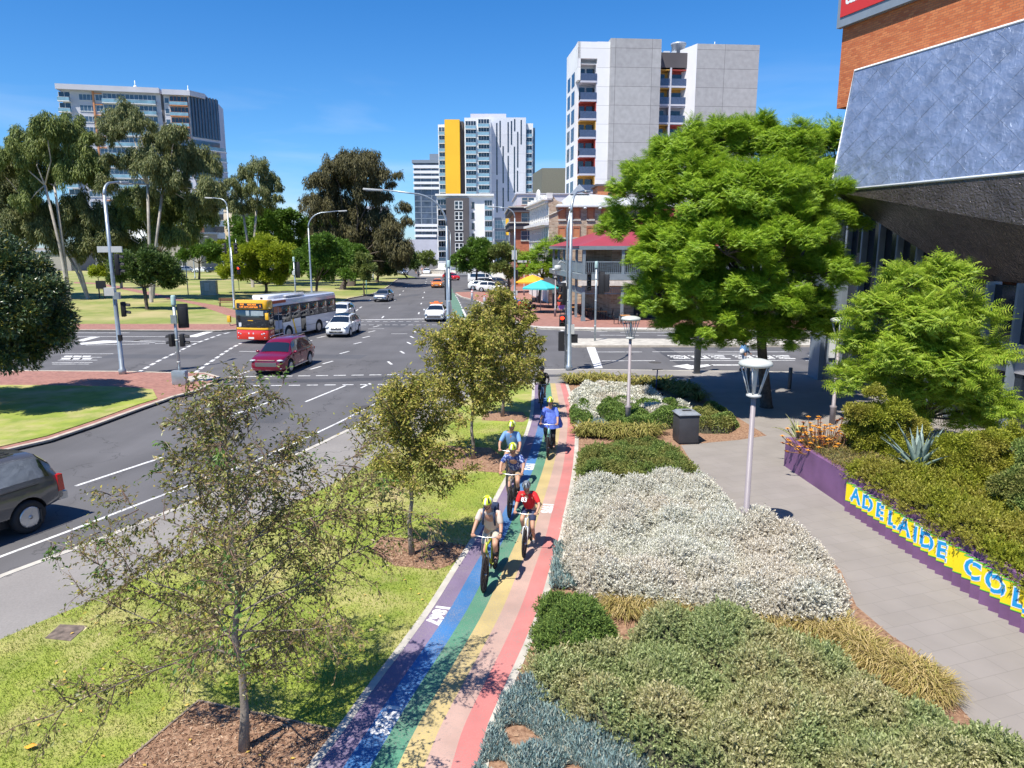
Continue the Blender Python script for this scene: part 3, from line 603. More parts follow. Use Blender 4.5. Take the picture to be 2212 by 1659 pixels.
# ---- trees modelled as limbs carrying foliage masses
FROND = frond_template(6, .55)
HANG = ([(0, 0, 0), (.5, .10, -.02), (1, 0, -.05), (.5, -.10, .02)], [(0, 1, 2, 3)])
SPRAY = ([(0, 0, 0), (.5, .17, .03), (1, 0, -.08), (.5, -.17, .03), (.1, .0, 0), (.5, .3, .1), (.85, .42, 0), (.45, .15, .05)], [(0, 1, 2, 3), (4, 5, 6, 7)])
def blob_tree(name, label, base, blobs, leafm, size, cov=2.0, kind='leaf', barkm=None, r0=.3, fork=.35, Y=None, group=None, cat='tree', nsub=26, flat=.8, sub=.34, limbs=True, lean=0., seed=3, trunks=1):
    rd = random.Random(seed); bp = G(base[0], base[1], KZ)
    if Y: bp = Vector((at(base[0], base[1], Y).x, Y, KZ))
    root = empty(name, bp, label=label, cat=cat, group=group); o = Vector(bp)
    C = []
    for bl in blobs:
        px, py, rp = bl[:3]; dY = bl[3] if len(bl) > 3 else rd.uniform(-.5, .5)*rp*2/F0*bp.y; c = at(px, py, bp.y + dY); r = rp/F0*zc(c.y, c.z); C.append((c - o, r))
    zmin = min(c.z - r for c, r in C); zmax = max(c.z for c, r in C); cx = sum(c.x for c, r in C)/len(C); cy = sum(c.y for c, r in C)/len(C)
    fz = max(.5, zmin + (zmax-zmin)*fork*.5)
    tr = MB(); fk = Vector((cx*.35, cy*.35, fz)); tops = [fk]
    for k in range(trunks):
        f2 = fk + Vector((rd.uniform(-.8, .8), rd.uniform(-.5, .5), rd.uniform(-.2, .3)))*(0 if trunks == 1 else fz*.18); mid = Vector((f2.x*.4 + rd.uniform(-.1, .1), f2.y*.4, f2.z*.5))
        tr.tube([(0, 0, -.1), (0, 0, .1), mid, f2], [r0*1.5, r0*1.1, r0*.85, r0*.7], 10)
        if k == 0: tops = [f2]
        else: tops.append(f2)
    PP, DD = [], []
    for c, r in C:
        f2 = min(tops, key=lambda q: (q-c).length)
        if limbs:
            m1 = f2.lerp(c, .45) + Vector((rd.uniform(-.2, .2)*r, rd.uniform(-.2, .2)*r, .1*r)); rr = min(r0*.5, max(.03, r*.055)); m2 = f2.lerp(c, .8) + Vector((rd.uniform(-.2, .2)*r, rd.uniform(-.2, .2)*r, .15*r))
            tr.tube([f2, m1, m2, c], [rr, rr*.75, rr*.5, rr*.3], 6)
        ns = max(6, int(nsub*rd.uniform(.8, 1.2))); d = rand_dirs(ns); d[:, 2] = np.where(d[:, 2] < -.35, -d[:, 2]*.6, d[:, 2]); rad = r*rng.uniform(.45, 1.0, ns)
        sc = np.array(tuple(c)) + d*rad[:, None]*np.array([1, 1, flat])
        area = 4*PI*r*r*flat; la = {'frond': .22, 'spray': .16, 'hang': .1, 'leaf': .22}[kind]*size*size; n = int(cov*area/la); per = max(3, n//ns)
        if limbs:
            for q in sc[::max(1, ns//7)]:
                q = Vector(q); tr.tube([c, c.lerp(q, .5) + Vector((0, 0, .05*r)), q], [rr*.35, rr*.25, .01], 4, caps=False)
        for q, dq in zip(sc, d):
            g = rng.normal(size=(per, 3)); g = unit(g)*rng.uniform(0, 1, (per, 1))**.45*r*sub
            if kind == 'hang': g *= np.array([.7, .7, 1.25])
            elif kind == 'frond': g *= np.array([1, 1, .85])
            P = q + g; D = unit(g)*.8 + dq*.5 + rng.normal(size=(per, 3))*.45
            if kind == 'hang': D = D*.45 + np.array([0, 0, -1.])
            elif kind == 'frond': D = unit(g)*.5 + dq*.7 + rng.normal(size=(per, 3))*.3; D[:, 2] = D[:, 2]*.5 + .28
            PP.append(P); DD.append(D)
    tr.build('trunk', barkm or M_barkd, root)
    P = np.vstack(PP); D = np.vstack(DD); keep = P[:, 2] > .15; P, D = P[keep], D[keep]
    tm = {'frond': FROND, 'spray': SPRAY, 'hang': HANG, 'leaf': LEAF}[kind]
    n = len(P)
    if kind == 'frond': X, Y_, Z = frames(D, rng.uniform(-.9, .9, n)); V, F = scatter(tm[0], tm[1], P, X, Y_, Z, size*rng.uniform(.6, 1.3, n)); link('crown', npmesh('crown', V, F, [leafm]), root)
    else: crown_mesh('crown', P, D, size, tm, leafm, root)
    return root
ML_jac = leafmat('leaf_jacaranda', [(.13, .24, .015), (.21, .36, .022), (.31, .47, .03), (.44, .57, .05)], .42, rough=.5, spec=.3)
ML_jac2 = leafmat('leaf_jacaranda_fresh', [(.17, .28, .02), (.26, .40, .03), (.36, .50, .045), (.46, .55, .07), (.25, .37, .03)], .45, rough=.5, spec=.3)
big = [(1475, 360, 95, 0), (1560, 315, 70, .5), (1640, 330, 85, 1), (1720, 330, 70, 0), (1400, 420, 85, -.5), (1510, 440, 100, -1.5), (1620, 430, 110, -2), (1730, 420, 90, -1.2), (1370, 500, 70, 0), (1450, 540, 95, -1.5), (1570, 550, 110, -3), (1690, 540, 105, -2.4), (1790, 480, 80, 1), (1780, 590, 80, -.6), (1420, 640, 70, -.5), (1520, 650, 90, -2), (1640, 640, 90, -2.5), (1740, 670, 70, -1), (1500, 730, 45, -.5), (1700, 730, 45, -1), (1600, 480, 120, 3), (1480, 600, 90, 3), (1740, 560, 90, 3), (1550, 700, 60, -2.6), (1405, 560, 50, -1), (1600, 300, 50, 2.5), (1640, 715, 50, -1.5), (1580, 735, 42, -.8), (1770, 715, 48, -.6), (1460, 690, 50, 0)]
blob_tree('jacaranda', 'large bright green feathery tree with dark trunk over the shaded plaza', (1655, 880), big, ML_jac, .25, cov=2.3, kind='frond', r0=.22, fork=.5, nsub=38, seed=4, sub=.215, flat=1.)
blob_tree('jacaranda', 'green feathery tree behind the large one, crown against the building', (1960, 800), [(1800, 320, 70, 0), (1770, 380, 60, 0), (1850, 420, 80, 1), (1800, 480, 80, 2), (1880, 520, 60, 0), (1900, 600, 60, 1), (1830, 600, 60, 2)], ML_jac, .38, cov=1.9, kind='frond', r0=.2, Y=38, nsub=50, seed=5, sub=.24, flat=.9)
sm = [(1960, 620, 60, 0), (2050, 600, 50, -.3), (1900, 680, 60, -.4), (1990, 700, 80, -.8), (2080, 690, 60, 0), (1860, 750, 50, 0), (1940, 780, 75, -1), (2040, 790, 80, -1), (2120, 780, 60, 0), (1860, 830, 55, -.3), (2000, 860, 70, -.6), (2090, 860, 70, -.6), (2150, 890, 50, -.2), (2010, 760, 90, 1.2), (2100, 920, 50, -.4), (1960, 900, 40, 0)]
blob_tree('jacaranda', 'yellow green feathery small tree behind the purple planter', (2000, 985), sm, ML_jac2, .34, cov=2.0, kind='frond', r0=.1, Y=21.5, nsub=34, seed=6, sub=.28, flat=.9)
# seed pods of the small tree
b = MB()
for i in range(26):
    px, py = random.uniform(1870, 2120), random.uniform(640, 880); c = at(px, py, 20.6 + random.uniform(-.4, .8)); b.ball(c, (.03, .03, .04), 6, 4)
# left dark tree on the island
ML_dark = leafmat('leaf_dark_glossy', [(.02, .045, .018), (.04, .08, .03), (.065, .12, .045), (.10, .16, .06), (.03, .06, .03), (.32, .28, .04)], .15, rough=.35, spec=.7)
blob_tree('broadleaf_tree', 'dark glossy leaved tree on the near traffic island at the left', (-60, 900), [(20, 590, 75, 0), (-60, 570, 90, 0), (80, 640, 60, -.5), (110, 700, 50, -.5), (40, 690, 80, -1.5), (-50, 680, 100, -2), (90, 750, 50, 0), (20, 770, 65, -1), (-70, 780, 80, -1), (-120, 650, 90, 0), (20, 660, 90, 2), (-130, 760, 80, 1), (60, 600, 50, .5), (135, 730, 28, -.6)], ML_dark, .17, cov=1.9, kind='spray', r0=.2, Y=29.5, nsub=30, seed=8)
# eucalypts in the park
ML_euc = leafmat('leaf_eucalypt', [(.08, .105, .035), (.13, .16, .055), (.20, .22, .08), (.28, .28, .11)], .25, rough=.5)
ML_euc2 = leafmat('leaf_eucalypt_green', [(.085, .125, .035), (.14, .19, .05), (.21, .26, .065), (.29, .33, .09)], .25, rough=.5)
eu = dict(kind='hang', barkm=M_barkw, nsub=30, flat=1., sub=.34, trunks=2)
blob_tree('eucalyptus', 'tall eucalyptus with white branching trunk, crown left of the apartment tower', (150, 648), [(110, 290, 42), (70, 320, 45), (150, 300, 45), (180, 340, 38), (30, 345, 42), (120, 350, 50), (85, 400, 45), (165, 385, 42), (200, 370, 32), (60, 440, 30), (200, 300, 20)], ML_euc2, .40, cov=2.0, r0=.2, fork=.9, Y=88, seed=21, **eu)
blob_tree('eucalyptus', 'tall eucalyptus with pale limbs in front of the apartment tower', (327, 653), [(265, 255, 38), (240, 290, 35), (300, 275, 32), (345, 310, 38), (330, 360, 42), (380, 300, 35), (400, 350, 40), (370, 400, 42), (440, 360, 40), (455, 420, 40), (430, 450, 38), (290, 350, 28), (245, 350, 24), (320, 430, 30), (230, 400, 25)], ML_euc, .40, cov=1.9, r0=.2, fork=.8, seed=22, **eu)
blob_tree('eucalyptus', 'eucalyptus with drooping foliage leaning beside the tall one in the park', (190, 646), [(20, 430, 55), (-20, 400, 60), (60, 480, 50), (10, 500, 60), (120, 470, 42), (170, 460, 45), (180, 500, 40), (100, 520, 45), (-30, 480, 60), (215, 480, 35), (240, 520, 35), (195, 545, 40), (0, 370, 40)], ML_euc, .40, cov=2.1, r0=.2, fork=.4, seed=23, **eu)
blob_tree('eucalyptus', 'middle eucalyptus with low spreading crown over the park lawn', (330, 640), [(260, 470, 42), (300, 490, 42), (340, 460, 38), (380, 480, 40), (400, 510, 34), (250, 530, 36), (350, 520, 34), (300, 545, 34), (290, 430, 30), (415, 455, 38), (445, 480, 30), (375, 440, 34), (230, 490, 34)], ML_euc2, .40, cov=2.0, r0=.18, fork=.35, Y=92, seed=24, **eu)
blob_tree('eucalyptus', 'slender eucalyptus with airy crown between the tower and the dark pine', (545, 600), [(560, 365, 26), (530, 380, 24), (580, 390, 24), (555, 410, 28), (520, 420, 22), (595, 405, 18), (500, 400, 20), (545, 450, 26), (575, 440, 22), (510, 450, 20), (485, 440, 22), (600, 430, 14)], ML_euc, .45, cov=1.35, r0=.22, fork=.5, Y=118, seed=25, **eu)
blob_tree('eucalyptus', 'small weeping eucalyptus at the back of the park lawn, pale fine leaves', (262, 618), [(255, 520, 26), (262, 550, 24), (245, 570, 20), (275, 575, 18), (225, 545, 18)], ML_euc2, .55, cov=1.6, r0=.2, fork=.5, Y=115, seed=26, **eu)
# casuarina
ML_cas = leafmat('leaf_casuarina', [(.05, .05, .024), (.085, .08, .034), (.125, .115, .048), (.18, .16, .06)], .2, rough=.6)
cas = [(770, 365, 40), (720, 370, 32), (690, 400, 32), (745, 400, 42), (800, 350, 28), (820, 385, 28), (790, 420, 42), (720, 440, 42), (690, 460, 36), (765, 470, 46), (830, 430, 22), (860, 380, 12), (845, 400, 12), (820, 480, 36), (740, 520, 40), (790, 530, 46), (845, 500, 34), (850, 540, 38), (800, 570, 36), (870, 450, 16), (880, 480, 14), (865, 570, 24), (670, 440, 24), (750, 345, 26), (690, 510, 30)]
blob_tree('casuarina', 'tall dark brownish casuarina with spreading boughs left of the main road', (758, 614), cas, ML_cas, .52, cov=1.55, kind='hang', r0=.7, fork=.35, Y=122, nsub=24, flat=1., sub=.4, seed=31)
# park broadleaf trees
ML_mid = leafmat('leaf_mid', [(.05, .11, .015), (.085, .17, .022), (.13, .235, .03), (.19, .31, .045)], .3, rough=.5)
ML_yel = leafmat('leaf_lime', [(.15, .21, .015), (.25, .33, .022), (.36, .43, .03), (.46, .50, .05)], .4, rough=.5)
ML_deep = leafmat('leaf_deep', [(.035, .07, .018), (.06, .11, .026), (.10, .16, .036), (.14, .21, .05)], .25, rough=.5)
lt = dict(nsub=18, kind='spray')
def TR(label, base, blobs, m, size, **k):
    kk = dict(lt); kk.update(k); return blob_tree('park_tree', label, base, blobs, m, size, group='trees of the park and streets', **kk)
TR('lime green spreading tree behind the bus', (575, 633), [(520, 560, 34), (560, 545, 40), (600, 560, 40), (625, 590, 30), (500, 590, 28), (550, 595, 32), (640, 575, 22), (590, 600, 30), (575, 530, 28)], ML_yel, .4, r0=.2, fork=.3, trunks=2, seed=41, cov=1.9)
TR('multi trunk dark green tree leaning over the red park path', (318, 668), [(275, 580, 34), (310, 565, 38), (350, 580, 36), (370, 600, 26), (255, 600, 24), (330, 600, 28), (365, 615, 18), (300, 600, 22)], ML_deep, .34, r0=.16, fork=.4, trunks=3, seed=42)
TR('round mid green tree beside the curved lamp in the park', (683, 650), [(690, 530, 34), (670, 560, 34), (705, 565, 34), (735, 560, 30), (690, 595, 28), (650, 580, 20)], ML_mid, .36, r0=.2, fork=.3, seed=43, cov=1.9)
TR('bright green round tree above the silver car', (741, 625), [(745, 545, 30), (765, 570, 28), (735, 580, 28), (755, 595, 24), (775, 550, 22)], ML_mid, .36, r0=.5, fork=.3, seed=44)
TR('small grey green roadside tree with thin trunk by the kerb', (787, 640), [(785, 560, 17), (775, 580, 18), (797, 580, 18), (787, 598, 16)], ML_euc2, .3, r0=.1, fork=.3, Y=98, seed=45)
TR('broad dark green tree behind the lime one', (600, 600), [(540, 500, 42), (590, 490, 46), (640, 510, 42), (560, 540, 40), (620, 470, 26), (520, 530, 30), (660, 540, 28)], ML_mid, .55, r0=.3, Y=128, seed=46)
TR('dense green tree between the lamp and the casuarina', (720, 598), [(670, 500, 32), (710, 490, 32), (640, 540, 28), (735, 510, 30), (700, 530, 30), (610, 530, 26)], ML_mid, .55, r0=.3, Y=140, seed=47)
TR('green tree in front of the apartment podium', (430, 600), [(410, 525, 22), (430, 545, 24), (455, 540, 22), (400, 555, 20), (470, 560, 18)], ML_mid, .5, r0=.2, Y=145, seed=48)
TR('sunlit green tree right of the podium', (500, 596), [(480, 535, 20), (500, 550, 20), (520, 540, 16), (465, 560, 14)], ML_yel, .5, r0=.2, Y=160, seed=49)
TR('dark leafy tree at the far left edge of the park', (-60, 640), [(-30, 560, 60), (-80, 540, 70), (10, 590, 40)], ML_deep, .5, r0=.3, Y=90, seed=50)
TR('small yellow green young tree on the park lawn', (213, 625), [(212, 583, 14), (205, 593, 11), (222, 594, 11)], ML_yel, .3, r0=.07, Y=112, seed=51)
TR('lime yellow tree deep in the park shade', (285, 600), [(285, 575, 16), (272, 590, 14), (300, 588, 12), (285, 560, 14)], ML_yel, .4, r0=.1, Y=135, seed=52)
TR('dark round tree past the casuarina by the side street', (880, 596), [(850, 570, 26), (880, 555, 22), (835, 585, 18), (895, 575, 14)], ML_deep, .5, r0=.2, Y=150, seed=53)
TR('green street tree at the far end of the road', (915, 585), [(905, 560, 16), (925, 555, 15), (915, 570, 14), (935, 568, 10)], ML_euc2, .55, r0=.15, Y=190, seed=54)
TR('shadowed tree right of the casuarina trunk', (815, 606), [(820, 560, 26), (800, 585, 20), (840, 585, 18)], ML_deep, .5, r0=.3, Y=135, seed=55)
TR('dark green street tree over the parked cars', (1030, 628), [(1035, 535, 26), (1055, 555, 26), (1010, 555, 24), (1030, 575, 24), (1055, 580, 18), (1000, 580, 16)], ML_mid, .42, r0=.2, Y=112, seed=56)
TR('olive green street tree behind the curved lamp on the right', (1100, 628), [(1085, 545, 24), (1105, 560, 26), (1080, 580, 22), (1110, 590, 20)], ML_euc2, .4, r0=.2, Y=104, seed=57)
TR('bright green street tree between the lamp and the hotel', (1165, 640), [(1150, 560, 26), (1180, 540, 28), (1205, 520, 24), (1215, 545, 20), (1170, 580, 28), (1140, 590, 22), (1200, 575, 24), (1190, 600, 16)], ML_jac, .45, r0=.22, Y=85, kind='frond', seed=58, cov=1.6)
TR('green tree on the far right street side beyond the car park', (985, 595), [(985, 560, 12), (975, 572, 10), (998, 570, 10)], ML_mid, .5, r0=.12, Y=165, seed=59)
# ================================================================ ground cover
def pdist(P, X, Y):
    P = np.array([(p[0], p[1]) for p in P]); best = np.full(len(X), 1e9)
    for i in range(len(P)):
        a, b_ = P[i], P[(i+1) % len(P)]; ab = b_-a; l2 = (ab**2).sum() or 1e-9; t = np.clip(((X-a[0])*ab[0] + (Y-a[1])*ab[1])/l2, 0, 1)
        best = np.minimum(best, np.hypot(X-(a[0]+t*ab[0]), Y-(a[1]+t*ab[1])))
    return best
def domes(P, dr, seed):
    r = np.random.default_rng(seed+50); xs = [p[0] for p in P]; ys = [p[1] for p in P]; out = []
    CX, CY = r.uniform(min(xs), max(xs), 5000), r.uniform(min(ys), max(ys), 5000); ok = inside_poly(P, CX, CY)
    for x, y in zip(CX[ok], CY[ok]):
        rr = dr*r.uniform(.75, 1.35)
        if all(math.hypot(x-q[0], y-q[1]) > .66*(rr+q[2]) for q in out): out.append((x, y, rr, r.uniform(.55, 1.15)))
    return out
def waves(X, Y, sc, seed):
    r = np.random.default_rng(seed); out = np.zeros_like(X)
    for i in range(14):
        a = r.uniform(0, 2*PI); f = sc*r.uniform(.5, 2.2); out += np.sin((X*math.cos(a) + Y*math.sin(a))*f + r.uniform(0, 6))/ (1+ i*.15)
    return out/4.2
def mound(name, poly, hmax, size, dens, m, label=None, cat=None, kind='stuff', zpx=.3, edge=.45, sc=2.4, seed=1, tmpl=ROUND, updir=.6, under=None, rough=.35, tall=.0, group=None, holes=0., dr=.62, pts=None, base=None):
    z00 = KZ if base is None else base
    P = pts or [G(x, y, KZ+zpx) for x, y in poly]; xs = [p.x for p in P]; ys = [p.y for p in P]; DM = domes(P, dr, seed); A = (max(xs)-min(xs))*(max(ys)-min(ys)); n = int(A*dens)
    X = rng.uniform(min(xs), max(xs), n); Y = rng.uniform(min(ys), max(ys), n); ins = inside_poly(P, X, Y); X, Y = X[ins], Y[ins]
    def h(X, Y):
        e = np.clip((pdist(P, X, Y) + .10*waves(X, Y, 5, seed+9))/edge, 0, 1); e = np.sqrt(np.clip(1-(1-e)**2, 0, 1)); w = waves(X, Y, sc*3.5, seed); dm = np.full_like(X, .30)
        for cx_, cy_, rr, hh in DM: dm = np.maximum(dm, hh*np.sqrt(np.clip(1-((X-cx_)**2+(Y-cy_)**2)/(rr*rr*1.25), 0, 1)))
        return hmax*e*(dm + .09*w - holes*np.clip(waves(X, Y, sc*2.2, seed+5)-.6, 0, 1))
    e_ = .02; Z = h(X, Y); gx = (h(X+e_, Y)-Z)/e_; gy = (h(X, Y+e_)-Z)/e_
    kp = (Z > hmax*.36) | (rng.uniform(size=len(Z)) < .45); X, Y, Z, gx, gy = X[kp], Y[kp], Z[kp], gx[kp], gy[kp]; nrm = unit(np.stack([-gx, -gy, np.ones_like(X)], 1)); Z = Z*rng.uniform(.78, 1.0, len(X)) + rng.exponential(tall+1e-6, len(X))
    PT = np.stack([X, Y, Z+z00], 1); D = nrm*updir + rng.normal(size=PT.shape)*.55; D[:, 2] += .25
    V, F = leaves_at(PT, D, size, tmpl, .4); o = link(name, npmesh(name, V, F, [m]), None, label=label, cat=cat, kind=kind, group=group)
    # woody mass under the leaves
    gx_ = np.arange(min(xs)-.1, max(xs)+.1, .09); gy_ = np.arange(min(ys)-.1, max(ys)+.1, .09); GX, GY = np.meshgrid(gx_, gy_); fx, fy = GX.ravel(), GY.ravel(); ii = inside_poly(P, fx, fy)
    if pts: ii &= pdist(P, fx, fy) > .3
    hz = np.where(ii, h(fx, fy)*.8, -.3); nx, ny = len(gx_), len(gy_); idx = np.arange(nx*ny).reshape(ny, nx)
    Q = np.stack([idx[:-1, :-1], idx[:-1, 1:], idx[1:, 1:], idx[1:, :-1]], -1).reshape(-1, 4); Q = Q[ii[Q].any(1)]
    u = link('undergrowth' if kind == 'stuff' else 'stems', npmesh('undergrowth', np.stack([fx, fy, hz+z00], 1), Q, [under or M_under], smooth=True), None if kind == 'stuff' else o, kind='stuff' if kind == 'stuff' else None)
    if kind == 'stuff': u.parent = o
    return o
def shoot_template(n=6, w=.34, l=.42):
    v = []; f = []; g = random.Random(2)
    for i in range(n):
        t = (i+.4)/n
        for k in range(2):
            a = i*2.4 + k*PI; c, s_ = math.cos(a), math.sin(a); q = len(v); o = .5
            p0 = (t, 0, 0); p1 = (t + l*.45, c*l*o*.6 - s_*w*.22, s_*l*o*.6 + c*w*.22); p2 = (t + l*.75, c*l*o, s_*l*o); p3 = (t + l*.45, c*l*o*.6 + s_*w*.22, s_*l*o*.6 - c*w*.22); v += [p0, p1, p2, p3]; f.append((q, q+1, q+2, q+3))
    return v, f
SHOOT = shoot_template()
SPRIG = ([(0, 0, 0), (.4, .22, .05), (1, 0, 0), (.4, -.22, .05), (.1, 0, .0), (.3, .1, .5), (.55, 0, .8), (.45, -.12, .4)], [(0, 1, 2, 3), (4, 5, 6, 7)])
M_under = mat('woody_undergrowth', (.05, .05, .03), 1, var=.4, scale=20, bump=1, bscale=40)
M_underw = mat('woody_undergrowth_pale', (.22, .20, .16), 1, var=.4, scale=20, bump=1, bscale=40)
ML_wht = leafmat('leaf_white', [(.30, .30, .22), (.60, .59, .50), (.76, .75, .67), (.88, .87, .80), (.60, .62, .48)], .2, rough=.8, big=(.55, [(.36, .32, .24), (.62, .56, .46), (.78, .73, .63), (.86, .83, .74)]))
ML_gry = leafmat('leaf_greygreen', [(.15, .20, .07), (.26, .32, .12), (.38, .44, .19), (.50, .54, .27)], .25, rough=.7, big=(.8, [(.22, .22, .09), (.38, .36, .16), (.54, .49, .26), (.66, .60, .36)]))
ML_grn = leafmat('leaf_shrub_green', [(.08, .14, .03), (.14, .21, .05), (.22, .30, .075), (.31, .39, .10)], .25, rough=.7, big=(1.2, [(.12, .145, .03), (.2, .22, .05), (.27, .27, .08), (.34, .31, .1)]))
ML_grn2 = leafmat('leaf_shrub_deep', [(.07, .13, .03), (.12, .20, .045), (.19, .285, .06), (.26, .36, .08)], .25, rough=.7)
ML_blu = leafmat('leaf_blue', [(.12, .20, .20), (.18, .28, .29), (.26, .37, .37), (.36, .45, .42), (.50, .46, .36)], .2, rough=.6)
wp = [(1245, 1040), (1345, 1046), (1439, 1030), (1514, 1040), (1565, 1070), (1594, 1112), (1722, 1154), (1780, 1195), (1812, 1235), (1843, 1310), (1790, 1340), (1670, 1330), (1498, 1312), (1370, 1290), (1267, 1272), (1216, 1215), (1222, 1120), (1235, 1070)]
mound('cushion_bush', wp, .70, .105, 1700, ML_wht, 'mass of white flowering cushion bushes beside the rainbow path', 'shrubs', seed=3, under=M_underw, tall=.02, dr=.6, tmpl=SHOOT)
mound('cushion_bush', [(1228, 850), (1260, 826), (1400, 836), (1440, 862), (1500, 880), (1470, 893), (1290, 895), (1240, 892)], .5, .055, 3500, ML_wht, 'smaller white cushion bushes near the crossing', 'shrubs', seed=4, under=M_underw, tall=.02)
mound('shrub', [(1285, 890), (1300, 870), (1360, 860), (1430, 862), (1490, 880), (1500, 905), (1430, 912), (1330, 908)], .6, .055, 3500, ML_grn2, 'wide mid green low shrub in front of the white bushes, left of the bin', 'shrub', kind=None, seed=5)
mound('shrub', [(1490, 912), (1485, 890), (1520, 876), (1560, 878), (1600, 905), (1575, 920), (1520, 920)], .6, .055, 3500, ML_grn, 'rounded green low shrub behind the litter bin', 'shrub', kind=None, seed=6)
mound('shrub', [(1232, 900), (1230, 870), (1262, 858), (1285, 880), (1280, 905)], .5, .05, 3500, ML_grn2, 'small dark green shrub touching the path border near the crossing', 'shrub', kind=None, seed=7)
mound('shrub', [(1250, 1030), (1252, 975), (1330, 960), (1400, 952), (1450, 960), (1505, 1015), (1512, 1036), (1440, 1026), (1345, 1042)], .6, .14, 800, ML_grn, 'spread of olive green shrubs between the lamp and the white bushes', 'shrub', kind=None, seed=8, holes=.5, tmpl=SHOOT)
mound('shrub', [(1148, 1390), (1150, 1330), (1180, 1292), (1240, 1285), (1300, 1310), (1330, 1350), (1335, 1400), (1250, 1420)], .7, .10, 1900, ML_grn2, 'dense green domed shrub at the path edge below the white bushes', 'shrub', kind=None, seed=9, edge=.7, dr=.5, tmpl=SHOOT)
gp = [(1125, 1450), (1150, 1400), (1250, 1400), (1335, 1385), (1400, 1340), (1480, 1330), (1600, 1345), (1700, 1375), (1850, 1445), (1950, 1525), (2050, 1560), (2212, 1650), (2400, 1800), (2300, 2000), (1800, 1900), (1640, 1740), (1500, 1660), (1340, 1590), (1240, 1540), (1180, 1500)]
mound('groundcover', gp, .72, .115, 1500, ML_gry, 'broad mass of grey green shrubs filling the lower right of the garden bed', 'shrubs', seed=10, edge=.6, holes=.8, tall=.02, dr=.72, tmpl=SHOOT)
# succulents
def spikes(name, poly, dens, size, m, seed, label, cat, h=.05, zpx=.05, kind='stuff', tmpl=None, spread=.5):
    P = [G(x, y, KZ+zpx) for x, y in poly]; xs = [p.x for p in P]; ys = [p.y for p in P]; n = int((max(xs)-min(xs))*(max(ys)-min(ys))*dens); X = rng.uniform(min(xs), max(xs), n); Y = rng.uniform(min(ys), max(ys), n); ii = inside_poly(P, X, Y); X, Y = X[ii], Y[ii]
    w = waves(X, Y, 5, seed); k = w > -.35; X, Y, w = X[k], Y[k], w[k]; Z = KZ + h*np.clip(w+.5, 0, 2)*rng.uniform(.2, 1.3, len(X)); D = rng.normal(size=(len(X), 3))*spread; D[:, 2] = np.abs(D[:, 2]) + .8
    V, F = leaves_at(np.stack([X, Y, Z], 1), D, size, tmpl or HANG, .4); return link(name, npmesh(name, V, F, [m]), None, label=label, cat=cat, kind=kind)
spikes('blue_succulents', [(1100, 1500), (1135, 1488), (1190, 1485), (1290, 1560), (1360, 1620), (1470, 1690), (1560, 1900), (960, 1900), (1035, 1640), (1070, 1560)], 14000, .07, ML_blu, 2, 'blue grey finger succulents carpeting the bottom of the bed', 'succulents', h=.2)
spikes('blue_succulents', [(1196, 1215), (1200, 1180), (1240, 1180), (1290, 1210), (1280, 1270), (1190, 1272)], 4500, .13, ML_blu, 3, 'small clumps of blue succulents beside the path border and white bushes', 'succulents', h=.12)
spikes('blue_succulents', [(1245, 915), (1300, 905), (1345, 920), (1270, 935)], 1500, .12, ML_blu, 4, 'sparse blue succulents on the mulch by the lamp post', 'succulents', h=.1)
# tussocks
ARC = ([(0, -.012, 0), (.3, -.014, .32), (.65, -.012, .46), (1., 0, .3), (.65, .012, .46), (.3, .014, .32), (0, .012, 0)], [(0, 1, 5, 6), (1, 2, 4, 5), (2, 3, 3, 4)])
ML_straw = leafmat('leaf_straw', [(.20, .17, .04), (.34, .27, .08), (.50, .38, .15), (.62, .48, .24), (.28, .27, .05)], .25, rough=.7)
ML_olive = leafmat('leaf_tussock', [(.13, .14, .03), (.22, .22, .05), (.33, .29, .08), (.42, .36, .12)], .25, rough=.7)
def tussocks(centers, m, label, nb=260, size=.5, seed=1, wid=1.6):
    VV, FF, off = [], [], 0
    for px, py in centers:
        c = G(px, py, KZ); n = nb; a = rng.uniform(0, 2*PI, n); X = np.stack([np.cos(a), np.sin(a), np.zeros(n)], 1); Y = np.stack([-np.sin(a), np.cos(a), np.zeros(n)], 1)*wid; Z = np.tile(np.array([[0, 0, 1.]]), (n, 1)); Z[:, :2] = rng.normal(size=(n, 2))*.12
        P = np.array([[c.x, c.y, KZ]]) + np.concatenate([rng.normal(size=(n, 2))*.05, np.zeros((n, 1))], 1); s = size*rng.uniform(.45, 1.15, n); V, F = scatter(ARC[0], ARC[1], P, X, Y, Z*rng.uniform(.5, 1.5, (n, 1)), s); VV.append(V); FF.append(F+off); off += len(V)
    return link('tussock_grass', npmesh('tussock_grass', np.vstack(VV), np.vstack(FF), [m]), None, label=label, cat='grasses', kind='stuff')
def along(pts, n, jx, jy, seed):
    r = random.Random(seed); out = []
    for i in range(n):
        t = (i + r.random())/n*(len(pts)-1); k = min(int(t), len(pts)-2); f = t-k; out.append((pts[k][0]*(1-f) + pts[k+1][0]*f + r.uniform(-jx, jx), pts[k][1]*(1-f) + pts[k+1][1]*f + r.uniform(-jy, jy)))
    return out
tussocks(along([(1320, 1320), (1400, 1318), (1500, 1330), (1620, 1345), (1700, 1340), (1800, 1375), (1880, 1430), (1960, 1480), (2010, 1510)], 64, 14, 14, 2), ML_straw, 'straw coloured tussock grasses curving between the white and grey green shrubs', 420, .5, wid=.8)
tussocks(along([(1255, 945), (1300, 935), (1350, 945), (1400, 935)], 20, 12, 8, 3), ML_olive, 'yellow green tussocks near the slim lamp post', 220, .6, wid=2)
tussocks(along([(1240, 830), (1300, 826), (1400, 836), (1470, 850), (1500, 862)], 26, 12, 6, 4), ML_olive, 'olive yellow tussocks along the crossing end of the bed', 160, .7, wid=3)
